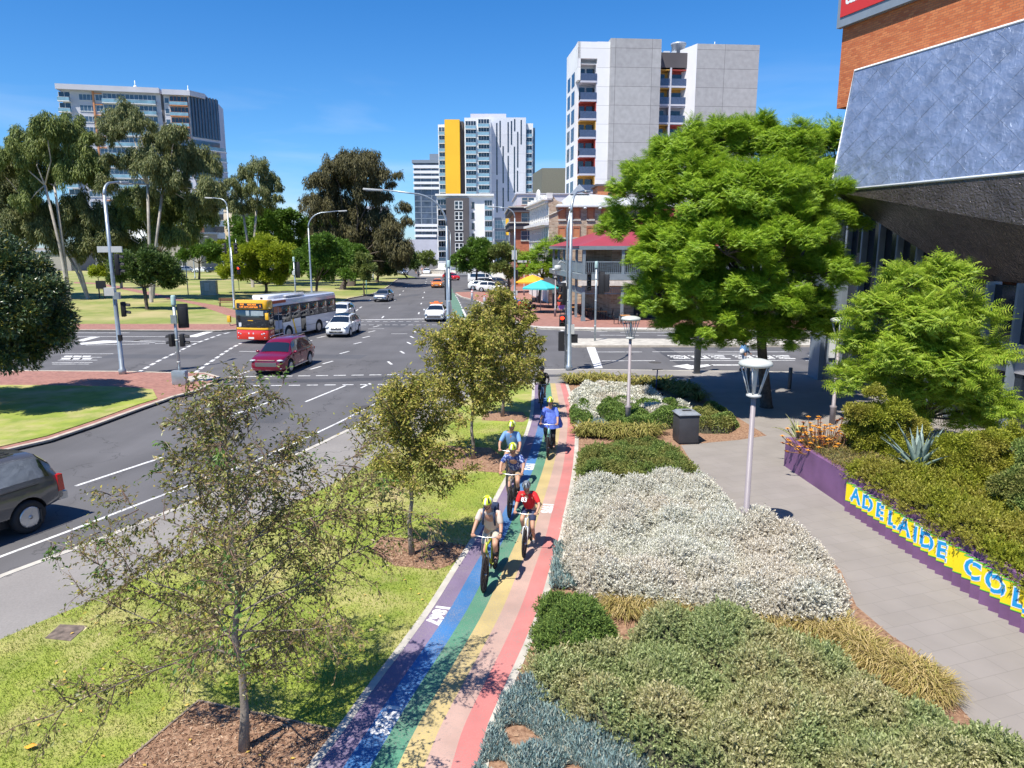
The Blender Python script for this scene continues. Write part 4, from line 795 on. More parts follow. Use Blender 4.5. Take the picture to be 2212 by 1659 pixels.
tussocks([(1375, 905), (1385, 907)], ML_straw, 'single pale dry tussock on the mulch left of the bin', 120, .4, wid=2)
# lawn blades
def blades(name, P, n, size, m, keep=None, zt=.0):
    xs = [p[0] for p in P]; ys = [p[1] for p in P]; X = rng.uniform(max(min(xs), -9), max(xs), n); Y = rng.uniform(max(min(ys), 5), min(max(ys), 26), n)
    w = rng.uniform(size=n) < np.clip(9.5/Y, 0, 1)**1.2; ii = inside_poly(P, X, Y) & w
    for q in (mul1, mul2, mul3, GP([(90, 1384), (128, 1345), (196, 1350), (156, 1390)], KZ)): ii &= ~inside_poly(q, X, Y)
    X, Y = X[ii], Y[ii]; D = rng.normal(size=(len(X), 3))*.55; D[:, 2] = np.abs(D[:, 2]) + .5; V, F = leaves_at(np.stack([X, Y, np.full_like(X, KZ)], 1), D, size, HANG, .5)
    return link(name, npmesh(name, V, F, [m]), None, kind='stuff', label='short mown lawn grass on the verge beside the rainbow path', cat='grass')
ML_grass = leafmat('leaf_lawn', [(.14, .21, .02), (.23, .31, .035), (.34, .42, .055), (.46, .48, .12)], .3, rough=.7, big=(.55, [(.20, .23, .04), (.30, .34, .07), (.48, .42, .18), (.55, .47, .24)]))
blades('grass', lawn_poly, 420000, .045, ML_grass)
b = MB(); rl = random.Random(9)
for i in range(60):
    q_ = G(rl.uniform(60, 1000), rl.uniform(1250, 1655), KZ+.03)
    if not inside_poly(lawn_poly, np.array([q_.x]), np.array([q_.y]))[0]: continue
    a = rl.uniform(0, 6); s_ = .035; c_, n_ = math.cos(a)*s_, math.sin(a)*s_; b.add([q_ + Vector((c_, n_, 0)), q_ + Vector((-n_*.6, c_*.6, .008)), q_ - Vector((c_, n_, -.01)), q_ + Vector((n_*.6, -c_*.6, .008))], [(0, 1, 2, 3)])
b.build('fallen_leaves', mat('leaf_fallen', (.45, .30, .06), .8, var=.3, scale=3), kind='stuff', label='dry yellow brown leaves scattered on the near lawn', cat='leaves')
q_ = G(66, 1614, KZ+.05); b = MB(); b.add([(-.09, 0, 0), (0, .06, .02), (.09, .01, .03), (0, -.06, .02), (.02, .0, .055)], [(0, 1, 4), (1, 2, 4), (2, 3, 4), (3, 0, 4)]); b.build('fallen_leaf', mat('leaf_orange', (.75, .33, .02), .6), None, loc=q_, label='single bright orange leaf lying on the lawn in the lower corner', cat='leaf')
# bark chips and fallen leaves
def chips(P, n, m, size=.05):
    xs = [p[0] for p in P]; ys = [p[1] for p in P]; X = rng.uniform(min(xs), max(xs), n); Y = rng.uniform(min(ys), max(ys), n); ii = inside_poly(P, X, Y); X, Y = X[ii], Y[ii]; D = rng.normal(size=(len(X), 3)); D[:, 2] *= .25
    return leaves_at(np.stack([X, Y, KZ + rng.uniform(.012, .035, len(X))], 1), D, size, HANG, .6)
ML_chip = leafmat('bark_chips', [(.10, .05, .03), (.22, .12, .07), (.38, .25, .16), (.55, .40, .28)], 0, rough=.9)
VV, FF, off = [], [], 0
for q, n in ((mul1, 9000), (mul2, 3500), (mul3, 1500), (bed_poly, 26000)):
    V, F = chips(q, n, None, .06); VV.append(V); FF.append(F+off); off += len(V)
link('bark_chips', npmesh('bark_chips', np.vstack(VV), np.vstack(FF), [ML_chip]), None, kind='stuff', label='loose bark chips over the tree squares and garden bed', cat='mulch')
# ================================================================ buildings
def glassmat(name, c, rough=.08, var=.25, scale=.5):
    return mat(name, c, rough, var=var, scale=scale, spec=.9, detail=2)
M_glass = glassmat('window_glass', (.05, .08, .12)); M_glassb = glassmat('balcony_glass', (.16, .27, .33), .12); M_dglass = glassmat('dark_glass', (.018, .024, .035))
M_wwall = mat('render_white', (.76, .76, .77), .8, var=.05, scale=.15); M_gwall = mat('render_grey', (.50, .50, .56), .8, var=.05, scale=.2)
M_dgrey = mat('cladding_charcoal', (.085, .078, .085), .8, var=.1, scale=.2); M_yel = mat('cladding_yellow', (.84, .47, .02), .6, var=.04, scale=.1)
M_alu = mat('aluminium_grey', (.42, .45, .49), .45, metal=.3, var=.05); M_frame = mat('window_frame_pale', (.68, .70, .72), .6, var=0); M_orange = mat('cladding_orange', (.55, .25, .13), .8, var=.06)
M_dark = mat('flat_dark', (.03, .03, .035), .9, var=0); M_steel = mat('painted_steel_grey', (.21, .25, .30), .5, var=.06, scale=2); M_red = mat('cladding_red', (.42, .07, .055), .7, var=.05); M_yel2 = mat('cladding_ochre', (.62, .36, .08), .7, var=.05)
def bld(name, label, A, Bv, cat='building', **k):
    """building frame: origin at A on the ground, x towards Bv, y backwards"""
    d = Vector((Bv.x-A.x, Bv.y-A.y)); rz = math.atan2(d.y, d.x); r = empty(name, (A.x, A.y, 0), rz, label=label, cat=cat, **k); return r, d.length
def P_(b, name, m, root, **k): return b.build(name, m, root, **k)
def rep(name, mesh_fn, mats, root, places):
    """one mesh, one object per place (first 100), the rest as one"""
    b = mesh_fn(); me = b.mesh(name, mats)
    for i, p in enumerate(places[:100]): link(name, me, root, loc=p)
    if len(places) > 100:
        q = MB()
        for p in places[100:]: q.merge(b, Matrix.Translation(p))
        q.build(name, mats, root, kind='stuff')
def window_fn(w, h, nx=2, ny=1, fr=.07, d=.06, sill=True):
    def f():
        b = MB(); b.bb(0, w, -d*.5, .02, 0, h, m=0)
        for i in range(nx+1): x = w*i/nx; b.bb(x-fr/2, x+fr/2, -d, -d*.2, 0, h, m=1)
        for i in range(ny+1): z = h*i/ny; b.bb(-fr/2, w+fr/2, -d-.003, -d*.2-.003, z-fr/2, z+fr/2, m=1)
        if sill: b.bb(-.1, w+.1, -d-.12, .01, -.12, -.04, m=1)
        return b
    return f
def balcony_fn(w, h, proj=1.1, nm=4, gh=1.0, slab=.22, glass=0, side=True, recess=True):
    def f():
        b = MB(); b.bb(0, w, -.05, .03, slab, h-.25, m=0)                      # glazing behind
        for i in range(nm+1): x = w*i/nm; b.bb(x-.05, x+.05, -.11, -.02, slab, h-.25, m=1)
        b.bb(-.02, w+.02, -proj, .01, 0, slab, m=1); b.bb(0, w, -proj+.03, -proj+.06, slab+.05, slab+gh, m=2)
        b.bb(0, w, -proj+.01, -proj+.07, slab+gh, slab+gh+.06, m=1)
        if side:
            for x in (0, w-.03): b.bb(x, x+.03, -proj+.06, -.1, slab+.05, slab+gh, m=2)
        return b
    return f
# ---- apartment tower, left
H = 54; A = G(132, 185, H); Bq = G(408, 197, H); C = G(458, 222, H); r, w = bld('apartment_tower', 'tall pale grey apartment tower with glass balconies behind the eucalypts', A, Bq)
fx = lambda px: (px-132)/276*w
fl = 3.15; nf = 17; b = MB(); b.prism([(0, 0), (w, 0), (w+6.5, 7), (w+6.5, 22), (0, 22)], 0, H-1.2); P_(b, 'wall', M_gwall, r)
b = MB(); b.prism([(-1.2, -1.6), (fx(344), -1.6), (fx(344), 21), (-1.2, 21)], H-1.2, H+.3); b.prism([(fx(350), -1.6), (w+.5, -1.6), (w+4, 3), (w+4, 21), (fx(350), 21)], H-1.5, H); P_(b, 'roof', M_gwall, r)
b = MB(); b.bb(fx(344), fx(350), -.05, .4, 0, H-1.2); P_(b, 'recess', M_dgrey, r)  # strip on the wall face; the recess shade is put into its charcoal colour
zs = [H-1.5-fl*(i+1) for i in range(nf)]
rep('balcony', balcony_fn(fx(158)-.2, fl, 1.5, 2), [M_dglass, M_wwall, M_glassb], r, [(-1.0, 0, z) for z in zs])
rep('window', window_fn(4.2, 1.7, 4, 1), [M_glass, M_frame], r, [(fx(167), 0, z+.8) for z in zs])
rep('window', window_fn(3.0, 1.7, 3, 1), [M_glass, M_frame], r, [(fx(202), 0, z+.8) for z in zs])
rep('balcony', balcony_fn(fx(334)-fx(218), fl, 1.6, 12), [M_glass, M_frame, M_glassb], r, [(fx(218), 0, z) for z in zs])
rep('window', window_fn(1.2, 1.5, 1, 1), [M_glass, M_frame], r, [(fx(352), 0, z+.9) for z in zs])
rep('balcony', balcony_fn(fx(404)-fx(364), fl, 1.5, 5), [M_dglass, M_orange, M_glassb], r, [(fx(364), 0, z) for z in zs[:4]])
rep('window', window_fn(3.6, 1.7, 3, 1), [M_glass, M_frame], r, [(fx(372), 0, z+.8) for z in zs[4:]])
b = MB(); b.bb(fx(196), fx(199.5), -.5, 0, 0, H-1.3)
for z in zs: b.bb(fx(196), fx(216), -.35, 0, z+fl-.45, z+fl-.15)
P_(b, 'strip_panel', M_orange, r)
b = MB()
for i in range(9): t = i/8; b.box((w+.6+6*t, .3+6.6*t, H-7), (.35, .5, 12.5), rz=.8)
P_(b, 'fin', mat('fin_steel_blue', (.11, .135, .18), .5, metal=.3, var=.05), r); b = MB(); b.prism([(w+.02, -.2), (w+7.2, 7.4), (w+7.0, 7.8), (w, .6)], H-13.5, H-1); P_(b, 'side_glazing', glassmat('tower_blue_glass', (.03, .055, .10)), r)
def sidebal():
    b = MB(); b.prism([(w+.1, -1.5), (w+8.6, 7), (w+8.6, 9.5), (w, 1)], 0, .25, m=1); b.prism([(w+.1, -1.45), (w+8.6, 7.05), (w+8.5, 7.15), (w, -1.35)], .25, 1.3, m=2); b.prism([(w+.1, -.2), (w+6.9, 6.9), (w+6.6, 7.2), (w, .2)], .25, fl-.3, m=0); return b
rep('balcony', sidebal, [M_glass, M_wwall, M_glassb], r, [(0, 0, z) for z in zs[4:]])
b = MB(); b.tube([(fx(275), 8, H), (fx(275), 8, H+4)], .12, 6); b.ball((fx(275), 8, H+2), .6, 8, 6); P_(b, 'antenna', M_frame, r); b = MB(); b.tube([(fx(395), 8, H-.5), (fx(395), 8, H+3.2)], .12, 6); b.ball((fx(395), 8, H+1.5), .5, 8, 6); P_(b, 'antenna', M_frame, r)
# podium
H = 21; A = at(420, 440, 205); A2 = at(482, 452, 212); r, w = bld('podium_building', 'orange and white podium building with dark louvre bands at the foot of the tower', A, A2)
b = MB(); b.bb(-14, w, .3, 16, 0, 14); P_(b, 'wall', M_wwall, r); b = MB(); b.bb(-.2, 2.2, -.2, .35, 0, A.z); P_(b, 'strip_panel', M_orange, r)
rep('louvre_band', lambda: MB().bb(0, w-2.4, -.1, .32, 0, 1.6, m=0).bb(0, w-2.4, -.3, .3, 1.6, 3.2, m=1), [M_dglass, M_wwall], r, [(2.3, 0, i*3.4+.5) for i in range(5)])
A = at(500, 452, 215); r, w = bld('office_building', 'small plain beige building past the podium', A, at(566, 462, 222)); b = MB(); b.bb(0, w, 0, 14, 0, A.z-.6, m=0); b.bb(-.2, w+.2, -.2, 14.2, A.z-.6, A.z, m=0); P_(b, 'wall', mat('render_beige', (.55, .47, .35), .8), r); rep('window', window_fn(3, 1.6, 3), [M_glass, M_frame], r, [(w*.5, 0, A.z-3-i*3.2) for i in range(4)])
A = at(775, 535, 230); r, w = bld('office_building', 'grey beige block half hidden behind the casuarina', A, at(835, 520, 230)); b = MB(); b.bb(0, w, 0, 14, 0, 15, m=0); b.bb(w*.3, w*.9, 2, 12, 15, 19, m=0); P_(b, 'wall', M_gwall, r); rep('window', window_fn(2, 1.5, 2), [M_glass, M_frame], r, [(x, 0, 3+i*3.2) for i in range(4) for x in (1, 4.5, 6.2)])
# low white buildings behind the park trees
for px0, px1, py, Y, lab in ((0, 150, 545, 200, 'low white building behind the park trees at the far left'), (330, 430, 505, 196, 'white walled low building with flat roof behind the park'), (640, 780, 548, 240, 'long low grey building beyond the casuarina')):
    A = at(px0, py, Y); r, w = bld('low_building', lab, A, at(px1, py, Y)); b = MB(); b.bb(0, w, 0, 12, 0, A.z, m=0); b.bb(-.3, w+.3, -.5, 12.3, A.z, A.z+.4, m=1); P_(b, 'wall', [mat('render_stone', (.34, .31, .27), .8, var=.1), M_alu], r); rep('window', window_fn(2.4, 1.8, 2), [M_dglass, M_frame], r, [(x+1, 0, 1.2) for x in range(0, int(w)-3, 5)])
# ---- striped tower
H = at(895, 346, 385).z; A = G(893.5, 346, H); r, w = bld('striped_tower', 'slim dark glass tower with white balcony stripes left of the yellow tower', A, at(960, 346, 385))
b = MB(); b.bb(0, w, 0, 18, 0, H-1.5); P_(b, 'wall', glassmat('tower_dark_glass', (.05, .065, .10), .2, .5, .25), r); b = MB(); b.bb(-.8, w+.5, -1.4, 18, H-1.5, H); b.bb(w*.5, w+1, 3, 14, H, H+3.5); P_(b, 'roof', M_steel, r)
f2 = 2.95; nf = int(H/f2)-1
wz = [(225-i*12) for i in range(1)]
band = lambda y: at(900, 221+y*.238, 384).z
for y0, y1, x1 in ((598, 570, 1.0), (645, 620, 1.0), (690, 668, .82), (742, 720, .82), (790, 768, .82), (1130, 1105, 1), (1172, 1150, 1), (1222, 1200, .7)):
    b = MB(); b.bb(-.3, w*x1, -1.3, .0, band(y0), band(y1)); P_(b, 'balcony', M_wwall, r)
for i in range(nf):
    z = 12 + i*f2
    if z < H-3: b = MB(); b.bb(0, w, -.12, .0, z, z+.35); b.bb(w*.2, w*.23, -.1, 0, z+.4, z+f2); b.bb(w*.55, w*.58, -.1, 0, z+.4, z+f2); P_(b, 'floor_band', M_steel, r)
b = MB(); b.bb(-3, w+2, -3, 20, 0, band(1245)); P_(b, 'podium', M_gwall, r)
# ---- yellow and white tower
Yt = 262; cx = lambda x: 869+x*.238; cy = lambda y: 221+y*.238
Zt = lambda y, Y=Yt: at(1040, cy(y), Y).z
A = at(cx(800), 300, Yt); r, w = bld('yellow_white_tower', 'high white tower with yellow panel and stacked glazed balconies in the centre', Vector((at(946, 300, Yt).x, Yt, 0)), Vector((at(1157, 300, Yt).x, Yt, 0)))
X = lambda x, Y=Yt: at(cx(x), 300, Y).x - r.location.x
Yf = 251.5; Xf = lambda x: X(x, Yf)
H = Zt(138); b = MB(); b.bb(X(800), X(1122), 0, 20, 0, H); P_(b, 'wall', brickmat('panel_white', (.56, .58, .63, 1), (.60, .62, .67, 1), (.40, .42, .46, 1), 30, 6.4, .05, axes=(PI/2, 0, 0), bump=0, noisec=.1), r)
b = MB(); b.bb(Xf(565), Xf(802), Yf-Yt, 18, 0, Zt(140, Yf)); P_(b, 'balcony_block', M_wwall, r)
b = MB(); b.bb(Xf(388), Xf(523), Yf-Yt-1.0, 16, 0, Zt(160, Yf)); P_(b, 'yellow_panel', M_yel, r)
b = MB(); b.bb(Xf(523), Xf(556), Yf-Yt+.5, 16, 0, Zt(170, Yf)); P_(b, 'slot_window', M_dgrey, r)
b = MB(); b.bb(Xf(323), Xf(388), Yf-Yt+1, 16, 0, Zt(197, Yf)); P_(b, 'balcony_block', M_wwall, r)
b = MB(); b.bb(X(1125), X(1188), 2, 18, 0, Zt(182)); P_(b, 'balcony_block', M_frame, r); b = MB(); b.bb(X(1188), X(1210), 6, 18, 0, Zt(205)); P_(b, 'balcony_block', M_glass, r)
b = MB(); b.bb(X(615), X(942), 4, 16, H-2, Zt(85)); P_(b, 'roof_plant', M_gwall, r)
fz = [Zt(y, Yf) for y in (215, 290, 368, 443, 518, 590, 664, 738, 812, 890, 966)]
for zz in fz:
    for x0, x1, m0 in ((575, 670, 4), (690, 790, 4)):
        b = balcony_fn(Xf(x1)-Xf(x0), 3.0, 1.0, 4)(); P_(b, 'balcony', [M_dglass if (zz*7) % 3 > 1 else M_glass, M_frame, M_glassb], r, loc=(Xf(x0), Yf-Yt-.02, zz-1.2 + (.6 if x0 > 600 else 0)))
    b = balcony_fn(Xf(384)-Xf(330), 3.0, 1.0, 2)(); P_(b, 'balcony', [M_glass, M_frame, M_glassb], r, loc=(Xf(330), Yf-Yt+.98, zz-3))
    b = balcony_fn(X(1178)-X(1128), 3.0, .8, 2)(); P_(b, 'balcony', [M_dglass, M_frame, M_glassb], r, loc=(X(1128), 1.98, zz-2))
for x, y0, y1 in ((858, 188, 660), (858, 700, 1000), (888, 168, 408), (915, 398, 735), (915, 775, 985), (961, 180, 455), (961, 485, 900), (991, 170, 385), (1020, 152, 262), (1018, 402, 820), (1048, 268, 592), (1046, 620, 810), (1079, 160, 382)):
    b = MB(); b.bb(X(x-6), X(x+6), -.06, 0, Zt(y1), Zt(y0)); P_(b, 'slot_window', M_dglass, r)
# ---- charcoal and white mid rise
Yt = 205; A = at(cx(310), 423, Yt); r, w = bld('mid_rise', 'charcoal and white seven storey apartment block at the end of the road', Vector((A.x, Yt, 0)), Vector((at(cx(830), 423, Yt).x, Yt, 0)))
X = lambda x: at(cx(x), 460, Yt).x - r.location.x; Zt = lambda y: at(1000, cy(y), Yt).z
H = Zt(848); b = MB(); b.bb(0, X(830), .5, 18, 0, H); P_(b, 'wall', M_wwall, r); b = MB(); b.bb(X(400), X(605), -1.0, .5, 2.5, Zt(868)); P_(b, 'cladding', M_dgrey, r)
b = MB(); b.bb(X(318), X(400), -.3, .5, 0, 2.5, m=0); P_(b, 'base_wall', M_wwall, r); b = MB(); b.bb(-.3, X(832), -.4, .5, H, H+.5, m=0); P_(b, 'parapet', M_wwall, r)
for y in (940, 1035, 1130, 1225, 1320, 1415):
    zz = Zt(y)
    b = balcony_fn(X(398)-X(322), 2.95, .9, 3)(); P_(b, 'balcony', [M_dglass, M_gwall, M_glass], r, loc=(X(322), .48, zz-1))
    if y < 1400: b = balcony_fn(X(815)-X(748), 2.95, .9, 3)(); P_(b, 'balcony', [M_dglass, M_gwall, M_glassb], r, loc=(X(748), .48, zz-1.2))
    for x in (480, 517):
        if y < 1400: b = window_fn(1.0, 2.1, 1, 2, fr=.14)(); P_(b, 'window', [M_dglass, M_frame], r, loc=(X(x), -1.0, zz-.9))
    if y < 1330: b = window_fn(.7, 1.6, 1)(); P_(b, 'window', [M_dglass, M_dgrey], r, loc=(X(630), .48, zz-.6))
A = at(1067, 470, 215); r, w = bld('glazed_annexe', 'blue glazed annexe with small yellow panel beside the brick building', A, at(1099, 470, 215)); b = MB(); b.bb(0, w, 0, 10, 0, A.z); P_(b, 'wall', M_steel, r); b = MB(); b.bb(w*.8, w, -.3, 0, A.z-5, A.z-.3); P_(b, 'yellow_panel', M_yel, r); rep('window', window_fn(w*.7, 2.2, 4, 2), [M_glassb, M_frame], r, [(.3, 0, A.z-3-i*3.1) for i in range(4)])
# ---- concrete tower, right
H = 40; c4 = lambda x, y: (1090.2+x*.2571, 79+y*.2571)
P0 = G(*c4(618, 42), H); P3 = G(*c4(2130, 75), H); Pb = G(*c4(523, 180), H); r, w = bld('concrete_tower', 'tall white and raw concrete tower with coloured balcony recesses, upper right', P0, P3)
inv = Matrix.Rotation(-r.rotation_euler.z, 3, 'Z')
def lx(x, y=60): p = G(*c4(x, y), H); q = inv @ (p - Vector((P0.x, P0.y, H))); return q.x
lb = inv @ (Pb - Vector((P0.x, P0.y, H)))
M_cpan = brickmat('concrete_panels', (.35, .35, .355, 1), (.41, .41, .41, 1), (.17, .17, .17, 1), 6.2, 3.0, .035, axes=(PI/2, 0, 0), bump=.05, noisec=.5, offset=0)
x1, x2, x3, x4 = lx(770), lx(877), lx(1308), lx(1590, 70); xs2 = lx(1612, 60); xe = lx(2130, 75)
b = MB(); b.prism([(0, 1.8), (x2, 1.8), (x2, 20), (lb.x, lb.y), (lb.x+.5, lb.y-1)][:4], 0, H); P_(b, 'wall', M_wwall, r)
b = MB(); b.bb(x1, x2, -.1, 1.9, 0, H+.05, m=0); b.bb(0, x1, -.1, 1.9, H-2.6, H, m=0); b.bb(-.05, .45, -.1, 1.9, H-6, H, m=0); P_(b, 'white_frame', brickmat('white_panel', (.76, .76, .76, 1), (.8, .8, .8, 1), (.42, .42, .42, 1), 20, 3.0, .03, axes=(PI/2, 0, 0), bump=0, noisec=.1), r)
b = MB(); b.bb(x2, x3, -.6, 20, 0, H+.5); P_(b, 'concrete_block', M_cpan, r)
b = MB(); b.bb(xs2, xe, -.7, 20, 0, H-.1); P_(b, 'concrete_block', M_cpan, r); b = MB(); b.prism([(xs2-.03, -.75), (xs2+.02, -.75), (xs2+.02, 3.6), (xs2-1.6, 3.6)], 0, H-.1); P_(b, 'white_frame', M_wwall, r)
b = MB(); b.bb(x3, xs2, 3.2, 20, 0, H-1.0, m=0); b.bb(x3, xs2, 1.6, 3.2, H-3.4, H-1.0, m=0); P_(b, 'recess', M_dgrey, r)
for x in (x3+(xs2-x3)*.40,): b = MB(); b.bb(x-.15, x+.15, 1.6, 3.2, 0, H-3.4); P_(b, 'column', M_gwall, r)
cols = [M_wwall, M_gwall, M_red, M_yel2, M_red, M_red, M_yel2, M_gwall, M_red, M_yel2, M_red, M_gwall]; cols2 = [M_red, M_yel2, M_gwall, M_red, M_yel2, M_red, M_yel2, M_red, M_gwall, M_yel2, M_red, M_gwall]
for i in range(12):
    zz = H-6.1-3.0*i
    b = MB(); b.bb(.45, x1, -.2, 1.8, zz-.3, zz, m=1); b.prism([(.5, 1.7), (x1, 1.7), (x1, 1.79), (.5, 1.79)], zz, zz+2.7, m=3); b.bb(.5, x1*.45, 1.5, 1.7, zz, zz+2.2, m=0); b.bb(x1*.55, x1-.2, 1.5, 1.7, zz, zz+2.2, m=0); b.bb(.5, x1, -.18, -.14, zz, zz+1.15, m=2); b.bb(x1-.12, x1, -.1, 1.7, zz, zz+2.7, m=3); b.bb(.45, x1, .1, 1.7, zz+2.62, zz+2.7, m=3)
    P_(b, 'balcony', [M_dglass, M_gwall, mat('balustrade_blue', (.06, .08, .14), .2, spec=.8), cols[i]], r)
    for k, (u0, u1) in enumerate(((0, .4), (.41, .99))):
        a0 = x3+(xs2-x3)*u0+.1; a1 = x3+(xs2-x3)*u1-.1; cc = cols2[i] if k else cols2[(i*5+1) % 12]
        b = MB(); b.bb(a0, a1, 1.6, 3.2, zz-.5, zz-.2, m=1); b.bb(a0, a1, 3.08, 3.18, zz-.2, zz+2.4, m=3); b.bb(a0+.3, a1-.6, 2.95, 3.08, zz-.2, zz+1.9, m=0); b.bb(a0, a1, 1.6, 1.65, zz-.2, zz+.95, m=2); b.bb(a0, a1, 1.7, 3.08, zz+2.3, zz+2.42, m=3)
        P_(b, 'balcony', [M_dglass, M_gwall, MATS['balustrade_blue'], cc], r)
    # corner and side windows
    b = MB(); d = Vector((lb.x, lb.y-1.8)).normalized(); n_ = Vector((-d.y, d.x)); n_ = n_ if n_.x < 0 else -n_
    for t0, t1 in ((.12, .42), (.58, .85)):
        L_ = math.hypot(lb.x, lb.y-1.8); a = Vector((0, 1.8)) + d*L_*t0 + n_*.04; c = Vector((0, 1.8)) + d*L_*t1 + n_*.04
        b = MB(); b.prism([a, c, c-n_*.1, a-n_*.1], zz-.2, zz+2.0); P_(b, 'side_window', M_dglass, r)
    
    a = Vector((xs2-.25, -.1)); c = Vector((xs2-.95, 1.8)); b = MB(); b.prism([a, c, (c.x+.3, c.y), (a.x+.3, a.y)], zz+.1, zz+1.8); P_(b, 'side_window', M_dglass, r)
b = MB(); b.lathe([(1.2, H-1), (1.2, H+1.2), (1.35, H+1.3), (1.35, H+1.6), (.2, H+1.7)], 14, c=(xs2-1.2, 6, 0)); P_(b, 'roof_vent', M_alu, r)
b = MB(); b.tube([(xe*.8, 4, H), (xe*.8, 4, H+1.5)], .06, 6); P_(b, 'antenna', M_frame, r)
b = MB()
for i in range(5): b.bb(x3+.5+i*1.5, x3+1.6+i*1.5, 5, 6, H-1, H+.1)
P_(b, 'roof_plant', M_frame, r)
# low parts behind the jacaranda
A = at(1500, 420, 110); r, w = bld('white_annexe', 'white rendered annexe glimpsed behind the large jacaranda', A, at(1640, 420, 110)); b = MB(); b.bb(0, w, 0, 10, 0, A.z); P_(b, 'wall', M_wwall, r); rep('window', window_fn(1.4, 1.6, 2), [M_glass, M_frame], r, [(x, 0, z) for x in (1, 3.5, 6) for z in (4, 7.5, 11)])
# ---- olive box building
Y_ = 150; A = at(1171, 363, Y_); r, w = bld('olive_building', 'plain olive grey clad building between the two towers', A, at(1240, 363, Y_)); b = MB(); b.prism([(0, 0), (w, 0), (w, 12), (-1.5, 12)], 0, A.z); P_(b, 'wall', mat('cladding_olive', (.16, .16, .125), .8, var=.06), r); b = MB(); b.bb(-2.6, 0, 1, 8, A.z-6.5, A.z-6.2, m=0); b.bb(-2.6, -2.5, 1, 8, A.z-6.2, A.z-5, m=1); P_(b, 'balcony', [M_wwall, M_glassb], r)
# ---- heritage row; street line runs from the hotel corner towards the vanishing point
def SL(Y, off=0): return Vector((6.3 - .104*(Y-64) + off, Y, 0))
M_stone = brickmat('rubble_stone', (.33, .22, .155, 1), (.52, .41, .31, 1), (.46, .39, .30, 1), .42, .17, .02, axes=(PI/2, 0, 0), rough=.9, bump=.6, noisec=.9)
M_redb = brickmat('red_brick', (.42, .12, .055, 1), (.50, .165, .08, 1), (.36, .20, .14, 1), .5, .16, .015, axes=(PI/2, 0, 0), bump=.3)
M_redb2 = brickmat('orange_brick', (.52, .17, .07, 1), (.56, .21, .09, 1), (.42, .24, .15, 1), .5, .16, .012, axes=(PI/2, 0, 0), bump=.3)
M_white_r = mat('stucco_white', (.68, .67, .65), .8, var=.08, scale=.7)
M_zinc = mat('roof_white_metal', (.46, .475, .49), .5, var=.05, scale=.4, stretch=(8, .5, 1)); M_qr = mat('quoin_brick', (.36, .14, .08), .85, var=.15, scale=4)
q = lambda x, y: (1066.5 + x*.1428, 395 + y*.1428)
A = SL(120); r, w = bld('red_brick_building', 'red brick heritage building with dark cornices and grey rooftop storey', A, A + Vector((14, .5, 0))); zq = lambda y, Y=120: at(q(400, y)[0], q(400, y)[1], Y).z
b = MB(); b.bb(0, 12, 0, 25, 0, zq(345)); P_(b, 'wall', M_redb, r)
for y0, y1 in ((445, 375), (700, 612)):
    b = MB(); b.bb(-.9, 12.4, -.7, 25, zq(y0), zq(y1), m=0); b.bb(-1.1, 12.6, -.9, 25, zq(y1), zq(y1)+.2, m=1); P_(b, 'cornice', [M_dgrey, M_conc], r)
b = MB(); b.bb(.4, 12, 1, 22, zq(345), zq(165)); b.bb(.2, 12.2, .8, 22, zq(165), zq(150)); P_(b, 'roof_storey', M_gwall, r)
for x, y0, y1 in ((420, 600, 455), (520, 600, 455), (415, 872, 725), (510, 872, 725), (430, 318, 215), (518, 318, 215)):
    X0 = at(*q(x, 500), 120).x - A.x; b = window_fn(1.05*(1 if y1 > 300 else 1), zq(y1)-zq(y0), 1, 2)(); P_(b, 'window', [M_glass, M_conc], r, loc=(X0, 0 if y1 > 300 else 1.0, zq(y0)))
# white Italianate facade facing the street
A = SL(84.4); Bv = SL(101.5); r, w = bld('white_facade_building', 'ornate white stuccoed heritage building with parapet pediment', Bv, A); zn = lambda y: at(1184, 395+y*.1428, 84.5).z
b = MB(); b.bb(0, w, .0, 9, 0, zn(300)); P_(b, 'wall', M_white_r, r)
b = MB(); b.bb(-.2, w+.3, -.75, .3, zn(262), zn(240)); b.bb(-.1, w+.1, -.45, .3, zn(300), zn(262)); b.bb(0, w, -.1, .3, zn(240), zn(170))
for i in range(6): b.bb(w*i/5-.35, w*i/5+.35, -.25, .4, zn(240), zn(155))
b.prism([(w*.33, -.15), (w*.67, -.15), (w*.67, .3), (w*.33, .3)], zn(170), zn(130)); b.ball((w*.5, 0, zn(120)), (1.3, .25, .8), 12, 8); P_(b, 'parapet', M_white_r, r)
b = MB(); b.bb(-.1, w+.2, -.8, 0, zn(640), zn(600)); b.bb(-.1, w+.1, -.4, 0, zn(665), zn(640)); P_(b, 'cornice', M_white_r, r)
rep('window', window_fn(.62, 1.9, 1, 2, fr=.1, d=.1), [M_gwall, M_white_r], r, [(w*(.07+.108*i), 0, zn(530)) for i in range(9)]); rep('window', window_fn(.7, 1.8, 1, 2, fr=.1, d=.1), [M_dglass, M_white_r], r, [(w*(.07+.108*i), 0, zn(870)) for i in range(9)])
